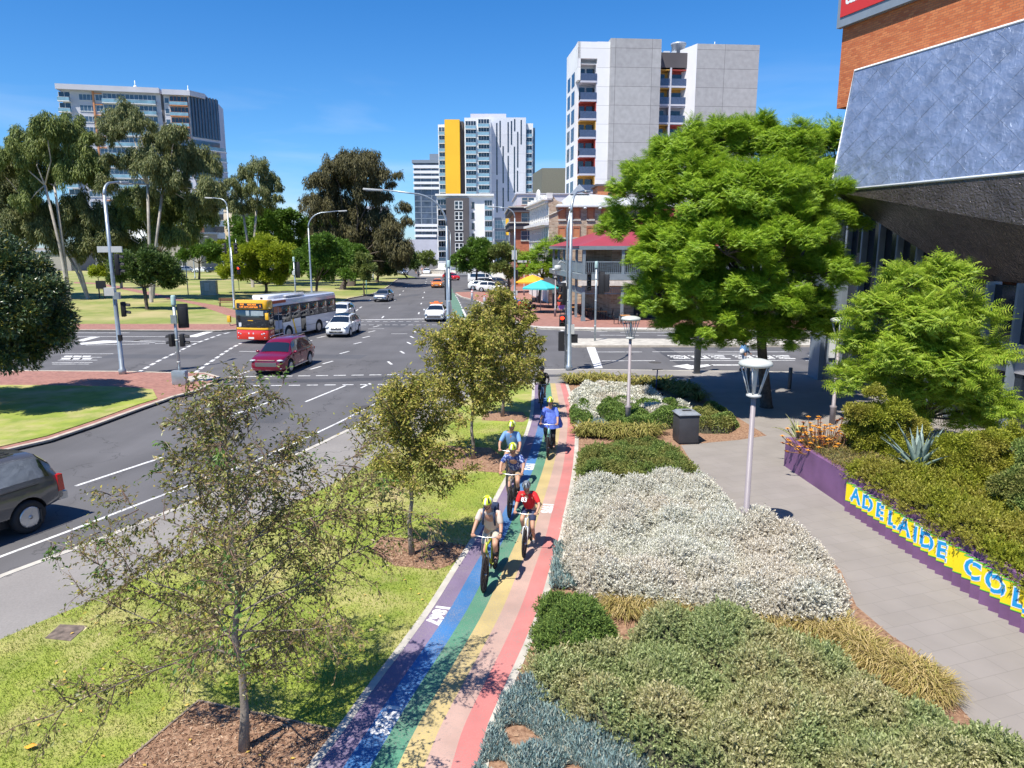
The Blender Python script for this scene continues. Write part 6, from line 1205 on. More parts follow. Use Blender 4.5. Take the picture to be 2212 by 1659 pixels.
def profile(kind):
    if kind == 'wagon':   # SUV wagon 4.88
        st = [(-2.42, .95, .88, .7, .82, .45), (-2.34, 1.15, 1.02, .68, .93, .33), (-2.15, 1.52, 1.06, .62, .98, .28), (-1.75, 1.68, 1.06, .62, 1, .24), (-.6, 1.72, 1.04, .64, 1, .22), (.25, 1.70, 1.02, .64, 1, .22), (.62, 1.60, 1.01, .64, 1, .22), (1.28, 1.06, 1.0, .7, 1, .22), (1.75, 1.0, .94, .7, .99, .22), (2.2, .92, .86, .7, .93, .24), (2.4, .78, .72, .6, .82, .28), (2.44, .60, .5, .5, .76, .34)]
        return dict(L=4.86, W=1.9, wb=2.84, wr=.37, st=st, mx=.95, mz=1.08, bz=1.03, doors=(.95, -.05, -1.0), glass=[('windscreen', (6.12, 6.92, 7.2, 10)), ('rear_window', (1.1, 2.1, 7.3, 10)), ('side', (4.1, 6.75, 5.2, 6.85, (0, -.55))), ('side', (2.6, 3.98, 5.2, 6.85, (.08, 0))), ('side2', (2.1, 2.5, 5.25, 6.8, (.25, .1)))])
    if kind == 'cross':   # compact crossover 4.3
        st = [(-2.15, .95, .88, .6, .82, .45), (-2.08, 1.12, 1.02, .64, .93, .34), (-1.85, 1.42, 1.06, .58, .98, .28), (-1.3, 1.57, 1.05, .60, 1, .24), (-.4, 1.61, 1.02, .61, 1, .22), (.2, 1.57, 1.0, .61, 1, .22), (.55, 1.47, .98, .61, 1, .22), (1.2, 1.03, .97, .66, 1, .22), (1.65, .96, .9, .66, .98, .22), (1.98, .86, .8, .6, .9, .24), (2.12, .72, .66, .5, .82, .28), (2.16, .56, .5, .5, .76, .34)]
        return dict(L=4.32, W=1.78, wb=2.63, wr=.34, st=st, mx=.9, mz=1.04, bz=1.0, doors=(.85, -.1, -.95), glass=[('windscreen', (6.1, 6.93, 7.2, 10)), ('rear_window', (1.1, 2.1, 7.3, 10)), ('sunroof', (3.9, 5.9, 8.0, 10)), ('side', (4.05, 6.75, 5.2, 6.85, (0, -.55))), ('side', (2.5, 3.95, 5.2, 6.85, (.15, 0)))])
    if kind == 'sedan':
        st = [(-2.4, .85, .8, .5, .82, .45), (-2.3, .98, .94, .55, .9, .32), (-1.75, 1.08, 1.0, .58, .97, .24), (-1.15, 1.34, .99, .55, 1, .2), (-.6, 1.44, .98, .56, 1, .2), (.15, 1.45, .96, .57, 1, .2), (.5, 1.37, .95, .58, 1, .2), (1.2, .98, .93, .66, 1, .2), (1.7, .9, .85, .66, .98, .2), (2.15, .8, .74, .6, .9, .22), (2.36, .66, .6, .5, .8, .26), (2.42, .5, .45, .5, .74, .32)]
        return dict(L=4.84, W=1.84, wb=2.82, wr=.335, st=st, mx=.9, mz=.98, bz=.96, doors=(.9, -.05, -.95), glass=[('windscreen', (6.1, 6.95, 7.2, 10)), ('rear_window', (2.1, 3.5, 7.3, 10)), ('side', (4.6, 6.7, 5.2, 6.85, (0, -.5))), ('side', (2.75, 4.5, 5.2, 6.85, (.5, 0)))])
    if kind == 'van':
        st = [(-2.34, 1.2, 1.1, .7, .94, .45), (-2.32, 1.9, 1.15, .72, .97, .32), (-2.0, 1.97, 1.15, .74, .99, .3), (-.5, 1.98, 1.15, .75, 1, .28), (.9, 1.97, 1.14, .74, 1, .26), (1.35, 1.85, 1.12, .70, 1, .26), (1.95, 1.25, 1.08, .66, .99, .26), (2.25, 1.02, .95, .6, .93, .28), (2.34, .8, .7, .5, .85, .32)]
        return dict(L=4.7, W=1.78, wb=2.57, wr=.33, st=st, mx=1.6, mz=1.25, bz=1.15, doors=(1.7, .85, -.3), glass=[('windscreen', (5.1, 5.92, 7.2, 10)), ('rear_window', (.4, .95, 6.2, 7)), ('side', (4.1, 5.7, 5.2, 6.8, (0, -.3))), ('side', (2.1, 3.95, 5.2, 6.7)), ])
    if kind == 'hatch':
        p = profile('cross'); st = [(a, b_*.94 if b_ > 1 else b_, c*.95, d, e, f) for a, b_, c, d, e, f in p['st']]; p['st'] = st; p['mz'] = .98; p['glass'] = [g for g in p['glass'] if g[0] != 'sunroof']; return p
# maroon wagon
Pm = paint('paint_maroon', (.22, .004, .028), .25)
def wag(root, F_, Rr, Wd):
    front_bits(1, 0, .60, 1.15, .20, lamp=(.72, .80, .34, .10), lower=(.36, 1.2, .07), chrome=True, bars=4)(root, F_, Rr, Wd)
    b = MB(); b.box((F_-.03, 0, .82), (.05, .95, .045)); b.build('chrome_bar', M_chrome, root)
    for s in (1, -1): b = MB(); b.tube([(-1.6, s*.6, 1.72), (-1.5, s*.62, 1.78), (.1, s*.62, 1.78), (.25, s*.6, 1.72)], .022, 6); b.build('roof_rail', M_chrome, root); b = MB(); b.box((-.05, s*.93, .30), (2.0, .08, .05)); b.build('side_step', M_rim, root)
    b = MB(); b.box((.93, .42, 1.12), (.01, .18, .1), rot=Matrix.Rotation(-.9, 3, 'Y')); b.build('windscreen_sticker', M_amber, root)
car('parked_wagon'.replace('parked_', ''), 'maroon station wagon with chrome grille and roof rails turning in front of the bus', -12.55, 39.2, (-.08, -1), profile('wagon'), Pm, extras=wag, style=10)
Pw = paint('paint_white', (.72, .73, .73)); Ps = paint('paint_silver', (.26, .28, .31), .5); Po = paint('paint_orange', (.75, .22, .012)); Pk = paint('paint_black', (.02, .02, .024)); Pr = paint('paint_red', (.5, .015, .02)); Pg = paint('paint_grey', (.10, .10, .105), .3); Pb = paint('paint_blue', (.05, .12, .3), .4)
fb = front_bits
car('crossover', 'white compact crossover with dark sunroof beside the bus', -12.85, 54.8, (-.04, -1), profile('cross'), Pw, extras=fb(1, 0, .66, .75, .16, lamp=(.66, .78, .34, .17), lower=(.42, 1.0, .14)))
car('hatchback', 'white hatchback mostly hidden behind the rear of the bus', -15.9, 67.5, (.0, -1), profile('hatch'), Pw, extras=fb(1, 0, .62, .7, .12))
car('hatchback', 'silver grey hatchback alone in the left lane past the intersection', -15.85, 89.5, (-.06, -1), profile('hatch'), Ps, extras=fb(1, 0, .6, .7, .12, lower=(.38, 1.1, .12)))
def orx(root, F_, Rr, Wd): fb(1, 0, .6, .8, .06, lamp=(.64, .66, .3, .12), lower=(.38, 1.1, .14))(root, F_, Rr, Wd); b = MB(); b.bb(-2.2, -2.1, -.6, .6, 1.15, 1.2); b.bb(-2.2, -2.1, -.55, -.5, .95, 1.15); b.bb(-2.2, -2.1, .5, .55, .95, 1.15); b.build('spoiler', Po, root)
car('sedan', 'bright orange sedan with rear spoiler driving down the far road', -12.3, 120, (.02, -1), profile('sedan'), Po, extras=orx)
def taxi(root, F_, Rr, Wd):
    fb(1, 0, .48, 1.25, .24, lamp=(.72, .70, .34, .1), bars=4)(root, F_, Rr, Wd)
    b = MB(); b.prism([(-.16, -.5), (.1, -.5), (.16, -.25), (.16, .25), (.1, .5), (-.16, .5)], 1.46, 1.56); b.box((0, 0, 1.62), (.22, .5, .14), taper=.7); b.build('roof_sign', mat('sign_orange', (.75, .17, .04), .5), root)
    for s in (1, -1): b = MB(); b.ball((0, s*.54, 1.52), (.1, .07, .07), 8, 6); b.build('roof_beacon', M_amber, root)
car('taxi', 'white taxi sedan with orange roof sign waiting at the stop line', -6.95, 66.3, (.0, -1), profile('sedan'), Pw, cat='taxi', extras=taxi)
# ute with canopy
st = [(-2.6, .78, .72, .7, .88, .55), (-2.56, 1.14, 1.06, .74, .93, .52), (-2.42, 1.50, 1.12, .70, .97, .5), (-2.12, 1.78, 1.13, .68, 1, .46), (-1.6, 1.83, 1.13, .66, 1, .42), (-.62, 1.83, 1.13, .66, 1, .42), (-.55, 1.80, 1.13, .66, 1, .42), (.3, 1.81, 1.12, .65, 1, .42), (.62, 1.72, 1.11, .66, 1, .42), (1.3, 1.2, 1.1, .75, 1, .42), (2.1, 1.12, 1.05, .75, .98, .42), (2.5, 1.0, .95, .7, .92, .44), (2.62, .8, .72, .6, .86, .5)]
pu = dict(L=5.3, W=1.87, wb=3.1, wr=.39, wo=-.12, st=st, mx=1.0, mz=1.2, bz=1.12, doors=(1.1, .2, -.6), glass=[('windscreen', (8.1, 8.95, 7.2, 10)), ('side', (6.2, 8.7, 5.2, 6.8, (0, -.5))), ('canopy_window', (2.45, 4.85, 5.3, 6.85, (.35, 0))), ('rear_window', (1.15, 2.9, 7.3, 10))])
def ute(root, F_, Rr, Wd):
    b = MB(); b.bb(Rr-.06, Rr+.16, -.82, .82, .52, .70, m=0); b.bb(Rr-.1, Rr+.1, -.5, .5, .70, .73, m=1); b.build('rear_bumper', [M_rim, M_blk], root)
    for s in (1, -1):
        b = MB(); b.box((Rr+.14, s*(Wd/2-.10), .98), (.16, .16, .40), taper=.8); b.build('tail_light', M_tail, root); b = MB(); b.box((Rr+.75, s*(Wd/2-.06), .36), (.03, .22, .30)); b.build('mud_flap', M_blk, root)
    b = MB()
    for i in range(7): b.bb(-1.75, -.7, -.48+i*.16, -.46+i*.16, 1.83, 1.86)
    b.build('canopy_ribs', Pg, root)
    b = MB(); strips(b, [Vector((-1.95, .955)), Vector((-.75, .955))], .02, 1.10, 1.13); b.build('canopy_trim', M_blk, root)
car('pickup', 'dark grey pickup with fitted canopy entering at the left edge', -12.75, 14.75, (-.375, -.927), pu, Pg, cat='pickup truck', extras=ute, style=6)
# parked cars in the car park on the right
car('crossover', 'white crossover parked side on behind the striped bollards', -3.1, 107.5, (1, -.12), profile('cross'), Pw, extras=fb(1, 0, .62, .7, .12), group='cars parked in the bay')
car('crossover', 'second white car with red tail lamp, partly behind the white crossover', -4.6, 112, (1, -.1), profile('hatch'), Pw, group='cars parked in the bay')
car('hatchback', 'black car parked between the van and the white cars', -4.0, 118.5, (1, -.1), profile('cross'), Pk, group='cars parked in the bay')
car('hatchback', 'grey car parked in front of the white van', -2.2, 123, (1, -.1), profile('hatch'), Pg, group='cars parked in the bay')
car('van', 'white high roof van parked under the street tree', -5.6, 132, (1, -.1), profile('van'), Pw, cat='van', group='cars parked in the bay')
car('hatchback', 'small red car parked beyond the white van', -12.2, 146, (.6, -.8), profile('hatch'), Pr, group='cars parked in the bay')
car('sedan', 'white car facing the road at the far junction', -20.8, 178, (.05, -1), profile('sedan'), Pw)
car('hatchback', 'silver car in the shade of the far left side street', -26, 172, (.5, -.8), profile('hatch'), Ps)
for px, nm, lab, pp_, kd in ((406, 'crossover', 'silver four wheel drive parked at the far edge of the park', Ps, 'wagon'), (440, 'sedan', 'white sedan parked at the far edge of the park beyond the box', Pw, 'sedan'), (486, 'van', 'white van parked at the far edge of the park near the lime tree', Pw, 'van'), (270, 'hatchback', 'pale blue car half hidden behind the park trees', Pb, 'hatch'), (462, 'hatchback', 'black car between the parked white ones across the park', Pk, 'hatch')):
    p = at(px, 588, 186); car(nm, lab, p.x, 186, (1, .1) if kd != 'van' else (.2, -1), profile(kd), pp_, group='cars parked across the park', z=.1)
car('sedan', 'pale blue car seen through the hotel verandah', at(1318, 655, 84).x, 82, (-.9, -.4), profile('sedan'), paint('paint_pale_blue', (.30, .40, .50), .3))
# ---- bus
bx0 = Vector((-17.95, 49.35, 0)); hd = Vector((-.235, -.972, 0)); bl = 10.2; bc = bx0 - hd*bl/2
root = empty('bus', bc, math.atan2(hd.y, hd.x), label='white city bus with red and yellow front turning at the intersection', cat='bus')
Pbw = paint('bus_white', (.62, .64, .70)); Pby = paint('bus_yellow', (.85, .46, .01)); Pbr = paint('bus_red', (.68, .025, .01)); F_ = bl/2; hw = 1.25
def secring(x, w, zt_, z0=.3): return [(x, w*.97, z0), (x, w, z0+.15), (x, w, 1.15), (x, w, 2.2), (x, w*.985, zt_-.32), (x, w*.93, zt_-.08), (x, w*.78, zt_), (x, 0, zt_+.03)]
def busmesh(secs, mi):
    b = MB(); idx = []
    for rg in secs:
        base = len(b.v); full = rg + [(q[0], -q[1], q[2]) for q in rg[:-1][::-1]]; b.v += full; idx.append(base)
    m_ = len(full)
    for i in range(len(secs)-1):
        for j in range(m_-1): b.f.append([idx[i]+j, idx[i+1]+j, idx[i+1]+j+1, idx[i]+j+1]); b.m.append(mi); b.sm.append(True)
        b.f.append([idx[i]+m_-1, idx[i+1]+m_-1, idx[i+1], idx[i]]); b.m.append(mi); b.sm.append(False)
    b.f.append([idx[0]+j for j in range(m_)]); b.m.append(mi); b.sm.append(False); b.f.append([idx[-1]+j for j in range(m_)][::-1]); b.m.append(mi); b.sm.append(False)
    return b
b = busmesh([secring(-F_, hw*.95, 2.9), secring(-F_+.12, hw, 3.0), secring(F_-.9, hw, 3.0)], 0); me = b.mesh('body', [Pbw, M_blk]); bm = bmesh.new(); bm.from_mesh(me); bmesh.ops.recalc_face_normals(bm, faces=bm.faces); bm.to_mesh(me); bm.free()
cut = []
for a in (F_-2.75, -F_+3.0):
    c = MB(); c.lathe([(0, -2), (.56, -2), (.56, 2), (0, 2)], 24, c=(a, 0, .5), axis='Y', m=1); cm = c.mesh('c', [Pbw, M_blk]); bm = bmesh.new(); bm.from_mesh(cm); bmesh.ops.remove_doubles(bm, verts=bm.verts, dist=1e-4); bmesh.ops.recalc_face_normals(bm, faces=bm.faces); bm.to_mesh(cm); bm.free(); cut.append(cm)
me = bool_cut(me, cut, None); me.set_sharp_from_angle(angle=R(35)); link('body', me, root)
for a in (F_-2.75, -F_+3.0):
    for s in (1, -1): wheel(root, a, s*(hw-.17), .48, .3, s, M_rim, 8)
# front mask pieces
def facebox(nm, m_, x0, x1, z0, z1, w0=1., bev=.06):
    b = MB(); b.prism([(x0, -hw*w0), (x1-.12, -hw*w0), (x1, -hw*w0+.22), (x1+.04, 0), (x1, hw*w0-.22), (x1-.12, hw*w0), (x0, hw*w0)], z0, z1); return b.build(nm, m_, root, bevel=bev)
facebox('front_bumper', Pbr, F_-.9, F_, .28, .98); facebox('front_trim', Pby, F_-.88, F_+.005, .98, 1.12, 1.0, .01); facebox('front_header', Pby, F_-.9, F_-.02, 2.34, 3.02, 1.0, .12)
facebox('windscreen', M_cglass, F_-.9, F_-.03, 1.12, 2.34, .995, .03)
b = MB(); b.box((F_+.02, 0, 2.62), (.05, 1.95, .36)); b.build('destination_board', M_blk, root)
M_led = mat('led_amber', (1, .30, .02), .5, var=0, emit=1.3); lt = MB()
for t_, yy, zz, sz in (('1', .84, 2.62, .2), ('ADELAIDE', .2, 2.71, .13), ('FREE', -.55, 2.71, .13), ('CITY LOOP BUS', .12, 2.54, .13), ('1109', -.62, 2.54, .13)):
    if t_ in ('ADELAIDE',): pass
    tv, tf = text_geo(t_, sz*1.15, .004, 0); lt.add([frame_mat((F_+.052, yy, zz), (0, 1, 0), (0, 0, 1)) @ Vector((v[0], v[1], v[2])) for v in tv], tf)
lt.build('display_lettering', M_led, root)
for s in (1, -1):
    for yy in (.98, .82): b = MB(); b.ball((F_-.05, s*yy, .74-.05*(yy < .9)), (.09, .09, .075), 10, 6); b.build('headlight', M_lamp, root)
    b = MB(); b.ball((F_-.04, s*1.02, .45), (.07, .05, .05), 8, 6); b.build('fog_lamp', M_lamp, root)
    b = MB(); b.tube([(F_-.1, s*1.2, 2.28 if s > 0 else 1.3), (F_+.25, s*1.42, 2.3 if s > 0 else 1.25), (F_+.27, s*1.45, 2.0 if s > 0 else 1.45)], .022, 6); b.build('mirror_arm', M_blk, root)
    b = MB(); b.box((F_+.27, s*1.47, 1.95 if s > 0 else 1.72), (.16, .26, .48)); b.build('mirror', Pby, root, bevel=.04)
    b = MB(); b.tube([(F_+.02, s*.15, 1.14), (F_+.03, s*.75, 1.22)], .015, 5); b.build('wiper', M_blk, root)
b = MB(); b.ball((F_+.01, 0, .74), (.03, .17, .15), 14, 8); b.box((F_+.02, 0, .74), (.03, .44, .10)); b.build('front_emblem', M_frame, root)
b = MB(); b.box((F_+.03, 0, .42), (.02, .42, .13)); b.build('number_plate', M_plate, root); b = MB(); b.box((F_, -.82, 1.32), (.02, .2, .28)); b.build('windscreen_notice', M_frame, root); b = MB(); b.box((F_, .0, 1.62), (.02, .4, .05)); b.build('dashboard_stripe', Pby, root)
# grey panel across the upper windscreen
b = MB(); b.box((F_+.0, .35, 2.12), (.015, 1.35, .34)); b.build('sun_blind', mat('blind_grey', (.30, .36, .38), .5), root)
for s in (1, -1):
    b = MB(); b.bb(-F_+.15, F_-1.1, s*hw-.012, s*hw+.012, 1.45, 2.52); b.build('window_band', M_blk, root)
    for i in range(6):
        x0 = -F_+.3 + i*1.35
        if s > 0 and abs(x0+.65 - (F_-4.4)) < .5: continue
        b = MB(); b.bb(x0+.06, x0+1.27, s*hw-.02, s*hw+.018, 1.5 if x0 < 1.5 else 1.3, 2.42); b.build('side_window', M_cglass, root, bevel=.03)
    b = MB(); b.bb(F_-2.0, F_-.9, s*hw-.015, s*hw+.016, .35, 2.5, m=0); b.bb(F_-1.47, F_-1.43, s*hw, s*hw+.03, .4, 2.45, m=1); b.bb(F_-1.9, F_-1.5, s*hw, s*hw+.022, .9, 1.5, m=2); b.bb(F_-1.4, F_-1.0, s*hw, s*hw+.022, .9, 1.5, m=2); b.build('door', [M_cglass, M_alu, M_gwall], root)
    b = MB(); b.bb(F_-5.2, F_-4.5, s*hw-.01, s*hw+.014, .4, 2.4); b.build('door', M_cglass, root)
    b = MB(); b.bb(-F_+.1, F_-2.0, s*hw-.01, s*hw+.006, .78, .80); b.build('skirt_seam', M_blk, root)
    b = MB(); v = [(F_-3.5, s*(hw+.008), 1.45), (F_-3.25, s*(hw+.008), 1.45), (F_-3.65, s*(hw+.008), .35), (F_-3.85, s*(hw+.008), .35)]; b.add(v + [(x, y-s*.015, z) for x, y, z in v], [(0, 1, 2, 3), (7, 6, 5, 4), (0, 4, 5, 1), (1, 5, 6, 2), (2, 6, 7, 3), (3, 7, 4, 0)]); b.build('stripe', Pby, root)
    b = MB(); b.bb(F_-2.6, F_-.9, s*hw*.955-.02, s*hw*.965+.02, 2.66, 2.90); b.build('header_stripe', mat('bus_rust', (.40, .07, .03), .3, coat=.5), root)
b = MB(); b.prism([(-.8, -.85), (3.4, -.85), (3.8, -.6), (3.8, .6), (3.4, .85), (-.8, .85)], 2.98, 3.26); b.box((.9, .95, 3.12), (2.6, .22, .1)); b.build('air_conditioner', paint('ac_white', (.8, .8, .8)), root, bevel=.08)
b = MB(); b.box((F_-.7, .5, 3.1), (.15, .1, .12)); b.build('roof_vent', M_blk, root)
# ================================================================ street furniture
M_galv = mat('galvanised_steel', (.34, .39, .43), .4, metal=.5, var=.1, scale=3); M_lav = mat('lamp_post_paint', (.27, .235, .25), .5, var=.05, scale=2); M_sblk = mat('signal_black', (.015, .015, .018), .6, var=.1); M_lamph = mat('lamp_cover_pale', (.50, .51, .50), .4, var=.04)
def curved_lamp(label, px, py, H, arm, az, head=.9, r=.11, thin=.05, cat='street lamp', group='curved arm street lamps', Y=None, z=KZ, second=None):
    p = G(px, py, z) if Y is None else Vector((at(px, py, Y).x, Y, z)); root = empty('street_lamp', p, az, label=label, cat=cat, group=group)
    b = MB(); b.lathe([(r*1.5, 0), (r*1.5, .25), (r, .3), (r*.8, H*.5), (r*.62, H-arm*.55)], 12); pts = []; rc = arm*.55
    for i in range(9): t = PI/2*i/8; pts.append((rc - rc*math.cos(t), 0, H-rc + rc*math.sin(t)*.92))
    pts.append((arm, 0, H + .03)); b.tube(pts, [r*.62 - (r*.62-thin)*i/9 for i in range(10)], 10); b.build('pole', M_galv, root)
    h = MB(); h.box((arm+head/2, 0, H+.02), (head, .28, .12), rot=Matrix.Rotation(-.06, 3, 'Y')); h.build('lamp_head', M_lamph, root, bevel=.03); h = MB(); h.box((arm+head*.5, 0, H-.055), (head*.7, .2, .03)); h.build('lens', mat('lens_grey', (.25, .26, .27), .2), root)
    return root, p
LS = [curved_lamp('tall curved street lamp with signals at the corner of the near traffic island', 265, 808, 9.7, 1.3, R(86), head=.7, r=.12),
      curved_lamp('tall curved street lamp arching left over the bus', 506, 661, 11.4, 1.6, R(165), Y=76),
      curved_lamp('curved street lamp arching right over the road beside the round park tree', 675, 664, 10.2, 3.2, R(8)),
      curved_lamp('tall curved street lamp in the middle of the intersection with long arm to the left', 969, 740, 10.3, 4.2, R(188), head=1.3, r=.13, z=0),
      curved_lamp('slim curved street lamp in front of the olive trees right of the road', 1112, 664, 10.6, 2.0, R(185)),
      curved_lamp('tall curved lamp at the right corner of the intersection by the stop line', 1229, 800, 9.4, 2.2, R(68), r=.12),
      curved_lamp('small distant curved lamp left of the charcoal block', 974, 590, 10.8, 2.2, R(180), Y=178),
      curved_lamp('distant curved lamp in the shade of the casuarina, bare pole', 806, 600, 9, 1.4, R(20), Y=145)]
curved_lamp('thin far street lamp at the back of the park, arm to the right', 421, 596, 8.5, 2.5, R(0), Y=150)
# second pole beside the right corner lamp
p = G(1222, 797, KZ); root = empty('camera_pole', p, label='slim steel pole with dome camera beside the right corner lamp', cat='pole'); b = MB(); b.tube([(0, 0, 0), (0, 0, 7.4), (.12, .0, 8.3)], [.075, .06, .05], 8); b.build('post', M_galv, root); b = MB(); b.tube([(0, 0, 5.55), (-.35, -.1, 5.75), (-.5, -.15, 5.6)], .03, 6); b.lathe([(.02, .12), (.16, .1), (.19, -.04), (.15, -.16), (0, -.2)], 12, c=(-.5, -.15, 5.42)); b.build('dome_camera', M_lamph, root)
root2 = empty('dome_camera_mount', (0, 0, 0)); bpy.data.objects.remove(root2)
# flag hanging from the pole
b = MB(); n = 7; V = []
for i in range(n+1):
    t = i/n; V += [(-.05-.12*t + .05*math.sin(t*9), -.05, 4.75-1.5*t), (-.05-.12*t-.28+.1*math.sin(t*7), .02, 4.65-1.45*t)]
b.add([(x, y, z) for x, y, z in V], [(2*i, 2*i+1, 2*i+3, 2*i+2) for i in range(n)], smooth=True)
for i in range(n): b.m[i] = (0, 0, 1, 1, 2, 2, 3)[i]
b.build('flag', [mat('flag_white', (.7, .68, .66), .8), mat('flag_orange', (.75, .25, .05), .8), mat('flag_red', (.6, .08, .06), .8), mat('flag_purple', (.35, .12, .4), .8)], None, loc=(p.x, p.y-.12, p.z), label='orange and purple flag hanging limp from the slim camera pole', cat='flag')
# traffic signals
M_red_e = mat('signal_red_lit', (1, .03, .01), .4, var=0, emit=4); M_off = mat('signal_lens_off', (.03, .03, .03), .2, var=0)
def signal_head(root, x, y, z, az, lit=None, h=1.0, board=True, n=3, name='signal_head'):
    M = Matrix.Translation((x, y, z)) @ Matrix.Rotation(az, 4, 'Z')
    b = MB(); b.box((0, 0, 0), (.2, .32, h)); 
    if board: b.box((-.06, 0, 0), (.03, .48, h+.3))
    b.xf(M); s = b.build(name, M_sblk, root, bevel=.03)
    for i in range(n):
        v = MB(); zz = h/2 - h*(i+.5)/n; k = len(v.v)
        for a in range(7): t = -PI*.05 + PI*1.1*a/6; v.v += [(.1, .13*math.cos(t), zz+.13*math.sin(t)), (.32, .12*math.cos(t), zz+.12*math.sin(t)-.03)]
        for a in range(6): v.f.append([k+2*a, k+2*a+1, k+2*a+3, k+2*a+2]); v.m.append(0); v.sm.append(True)
        v.xf(M); v.build('visor', M_sblk, s)
        l = MB(); l.lathe([(0, .115), (.11, .11)], 12, c=(0, 0, zz), axis='X', m=1 if lit == i else 0); l.xf(M); l.build('lens', [M_off, M_red_e], s)
    return s
def signal_pole(label, px, py, H, heads, z=KZ, Y=None, r=.07, box=None, group='traffic signal poles', parent=None, cap=True):
    p = G(px, py, z) if Y is None else Vector((at(px, py, Y).x, Y, z)); root = empty('traffic_signal', p, label=label, cat='traffic signal', group=group)
    b = MB(); b.tube([(0, 0, 0), (0, 0, H)], r, 10); b.build('pole', M_galv, root)
    if cap: b = MB(); b.lathe([(r*1.5, H), (r*1.6, H+.05), (r*1.6, H+.42), (r*1.2, H+.48), (0, H+.48)], 10); b.build('cap', mat('cap_green', (.36, .50, .48), .5), root)
    for hh in heads: signal_head(root, *hh[:4], **(hh[4] if len(hh) > 4 else {}))
    for bx in (box or []): b = MB(); b.box(bx[0], bx[1]); b.build('control_box', M_galv if len(bx) < 3 else bx[2], root)
    b = MB()
    for zz in (1.0, H*.55, H*.85): b.lathe([(r*1.15, zz), (r*1.15, zz+.08)], 10)
    b.build('clamp', M_lamph, root); return root
E, Wt, No, So = 0, PI, PI/2, -PI/2
# signals carried by the corner lamp of the island
pr = LS[0][1]; s = empty('traffic_signal', pr, label='signal heads strapped to the island corner street lamp', cat='traffic signal')
signal_head(s, .30, .0, 5.6, .3, n=3, h=1.05, board=False); signal_head(s, .38, 0, 3.35, .3, n=2, h=.75, board=False); signal_head(s, -.02, -.25, 5.6, .9, h=1.0, board=True) if False else None
b = MB(); b.box((0, 0, 6.35), (1.2, .1, .3), rz=.05); b.build('street_name_sign', M_lamph, s); b = MB(); b.box((-.1, -.18, 4.25), (.5, .25, .4)); b.build('control_box', M_lamph, s); b = MB(); b.box((.22, -.2, 4.05), (.3, .2, .35)); b.build('control_box', M_galv, s); b = MB(); b.box((.12, -.1, 1.9), (.16, .16, .3)); b.build('push_button', M_sblk, s)
signal_pole('signal pole with green cap at the tip of the near traffic island', 390, 828, 3.75, [(.34, .12, 3.25, R(115), dict(h=.85)), (.28, -.02, 2.1, .2, dict(h=.6, n=2, board=False)), (-.2, .0, 2.1, R(160), dict(h=.6, n=2, board=False))], box=[((0, -.1, 3.1), (.28, .1, .4))])
b = MB(); q = G(390, 830, KZ); b.box((q.x, q.y, KZ+.33), (.66, .35, .66)); b.build('control_cabinet', M_galv, None, bevel=.02, label='small grey signal control cabinet at the foot of the island signal pole', cat='cabinet')
signal_pole('signal heads beside the lamp behind the bus, red pedestrian light lit', 508, 664, 6.4, [(-.45, -.3, 6.3, R(200), dict(h=1.1, board=False)), (.55, -.2, 6.3, R(-30), dict(h=1.1, board=False)), (.75, -.3, 4.1, R(-85), dict(h=.85, n=2, lit=0, board=False))], Y=75.6, cap=False)
signal_pole('backs of signal boards on the lamp in the middle of the intersection', 972, 741, 5.2, [(-.1, .4, 3.9, R(90), dict(h=1.6))], z=0, box=[((.0, 0, 1.6), (.35, .3, .4))])
b = MB(); 
signal_pole('far signal pole with teal cap among the park trees behind the bus', 640, 662, 5.0, [(.3, .2, 4.2, R(80), dict(h=1.3))], Y=73, box=[((-.05, -.1, 3.9), (.25, .1, .4), M_lamph)])
signal_pole('signal on the right corner lamp with red pedestrian light', 1226, 799, 4.3, [(-.28, .05, 4.05, R(200), dict(h=1.15, board=False)), (-.32, -.05, 2.65, R(-95), dict(h=.62, n=2, lit=0, board=False))], cap=False, box=[((.12, -.1, 2.2), (.38, .25, .5), M_lamph), ((-.35, -.05, 1.55), (.32, .3, 1.0), M_sblk), ((.3, -.1, 1.7), (.4, .15, .45), M_sblk)])
signal_pole('signal pole with green cap standing on the concrete median', 1285, 736, 5.0, [(-.5, -.1, 4.1, R(-95), dict(h=1.25, board=False)), (.4, .1, 4.0, R(60), dict(h=1.25)), (.75, .0, 4.0, R(70), dict(h=1.2, board=False))], z=.14)
signal_pole('signal board back and sign beside the slim lamp right of the road', 1113, 662, 5.0, [(.1, .2, 3.2, R(90), dict(h=1.3))], cap=False, box=[((-.1, -.08, 5.6), (.55, .06, 1.0), M_lamph), ((.75, 0, 4.9), (1.0, .06, .22), M_lamph), ((0, -.1, 1.5), (.5, .3, .5), M_lamph)])
b = MB(); q = G(1112, 672, KZ); b.box((q.x-.9, q.y, 1.2), (.6, .06, .75), m=0); b.box((q.x-.9, q.y-.035, 1.2), (.45, .02, .6), m=1); b.box((q.x-.9, q.y+.03, .5), (.06, .04, 1.0), m=2); b.build('road_sign', [M_frame, mat('sign_vermilion', (.65, .12, .06), .5), M_galv], None, label='small white sign with red symbol beside the parked motor scooters', cat='sign')
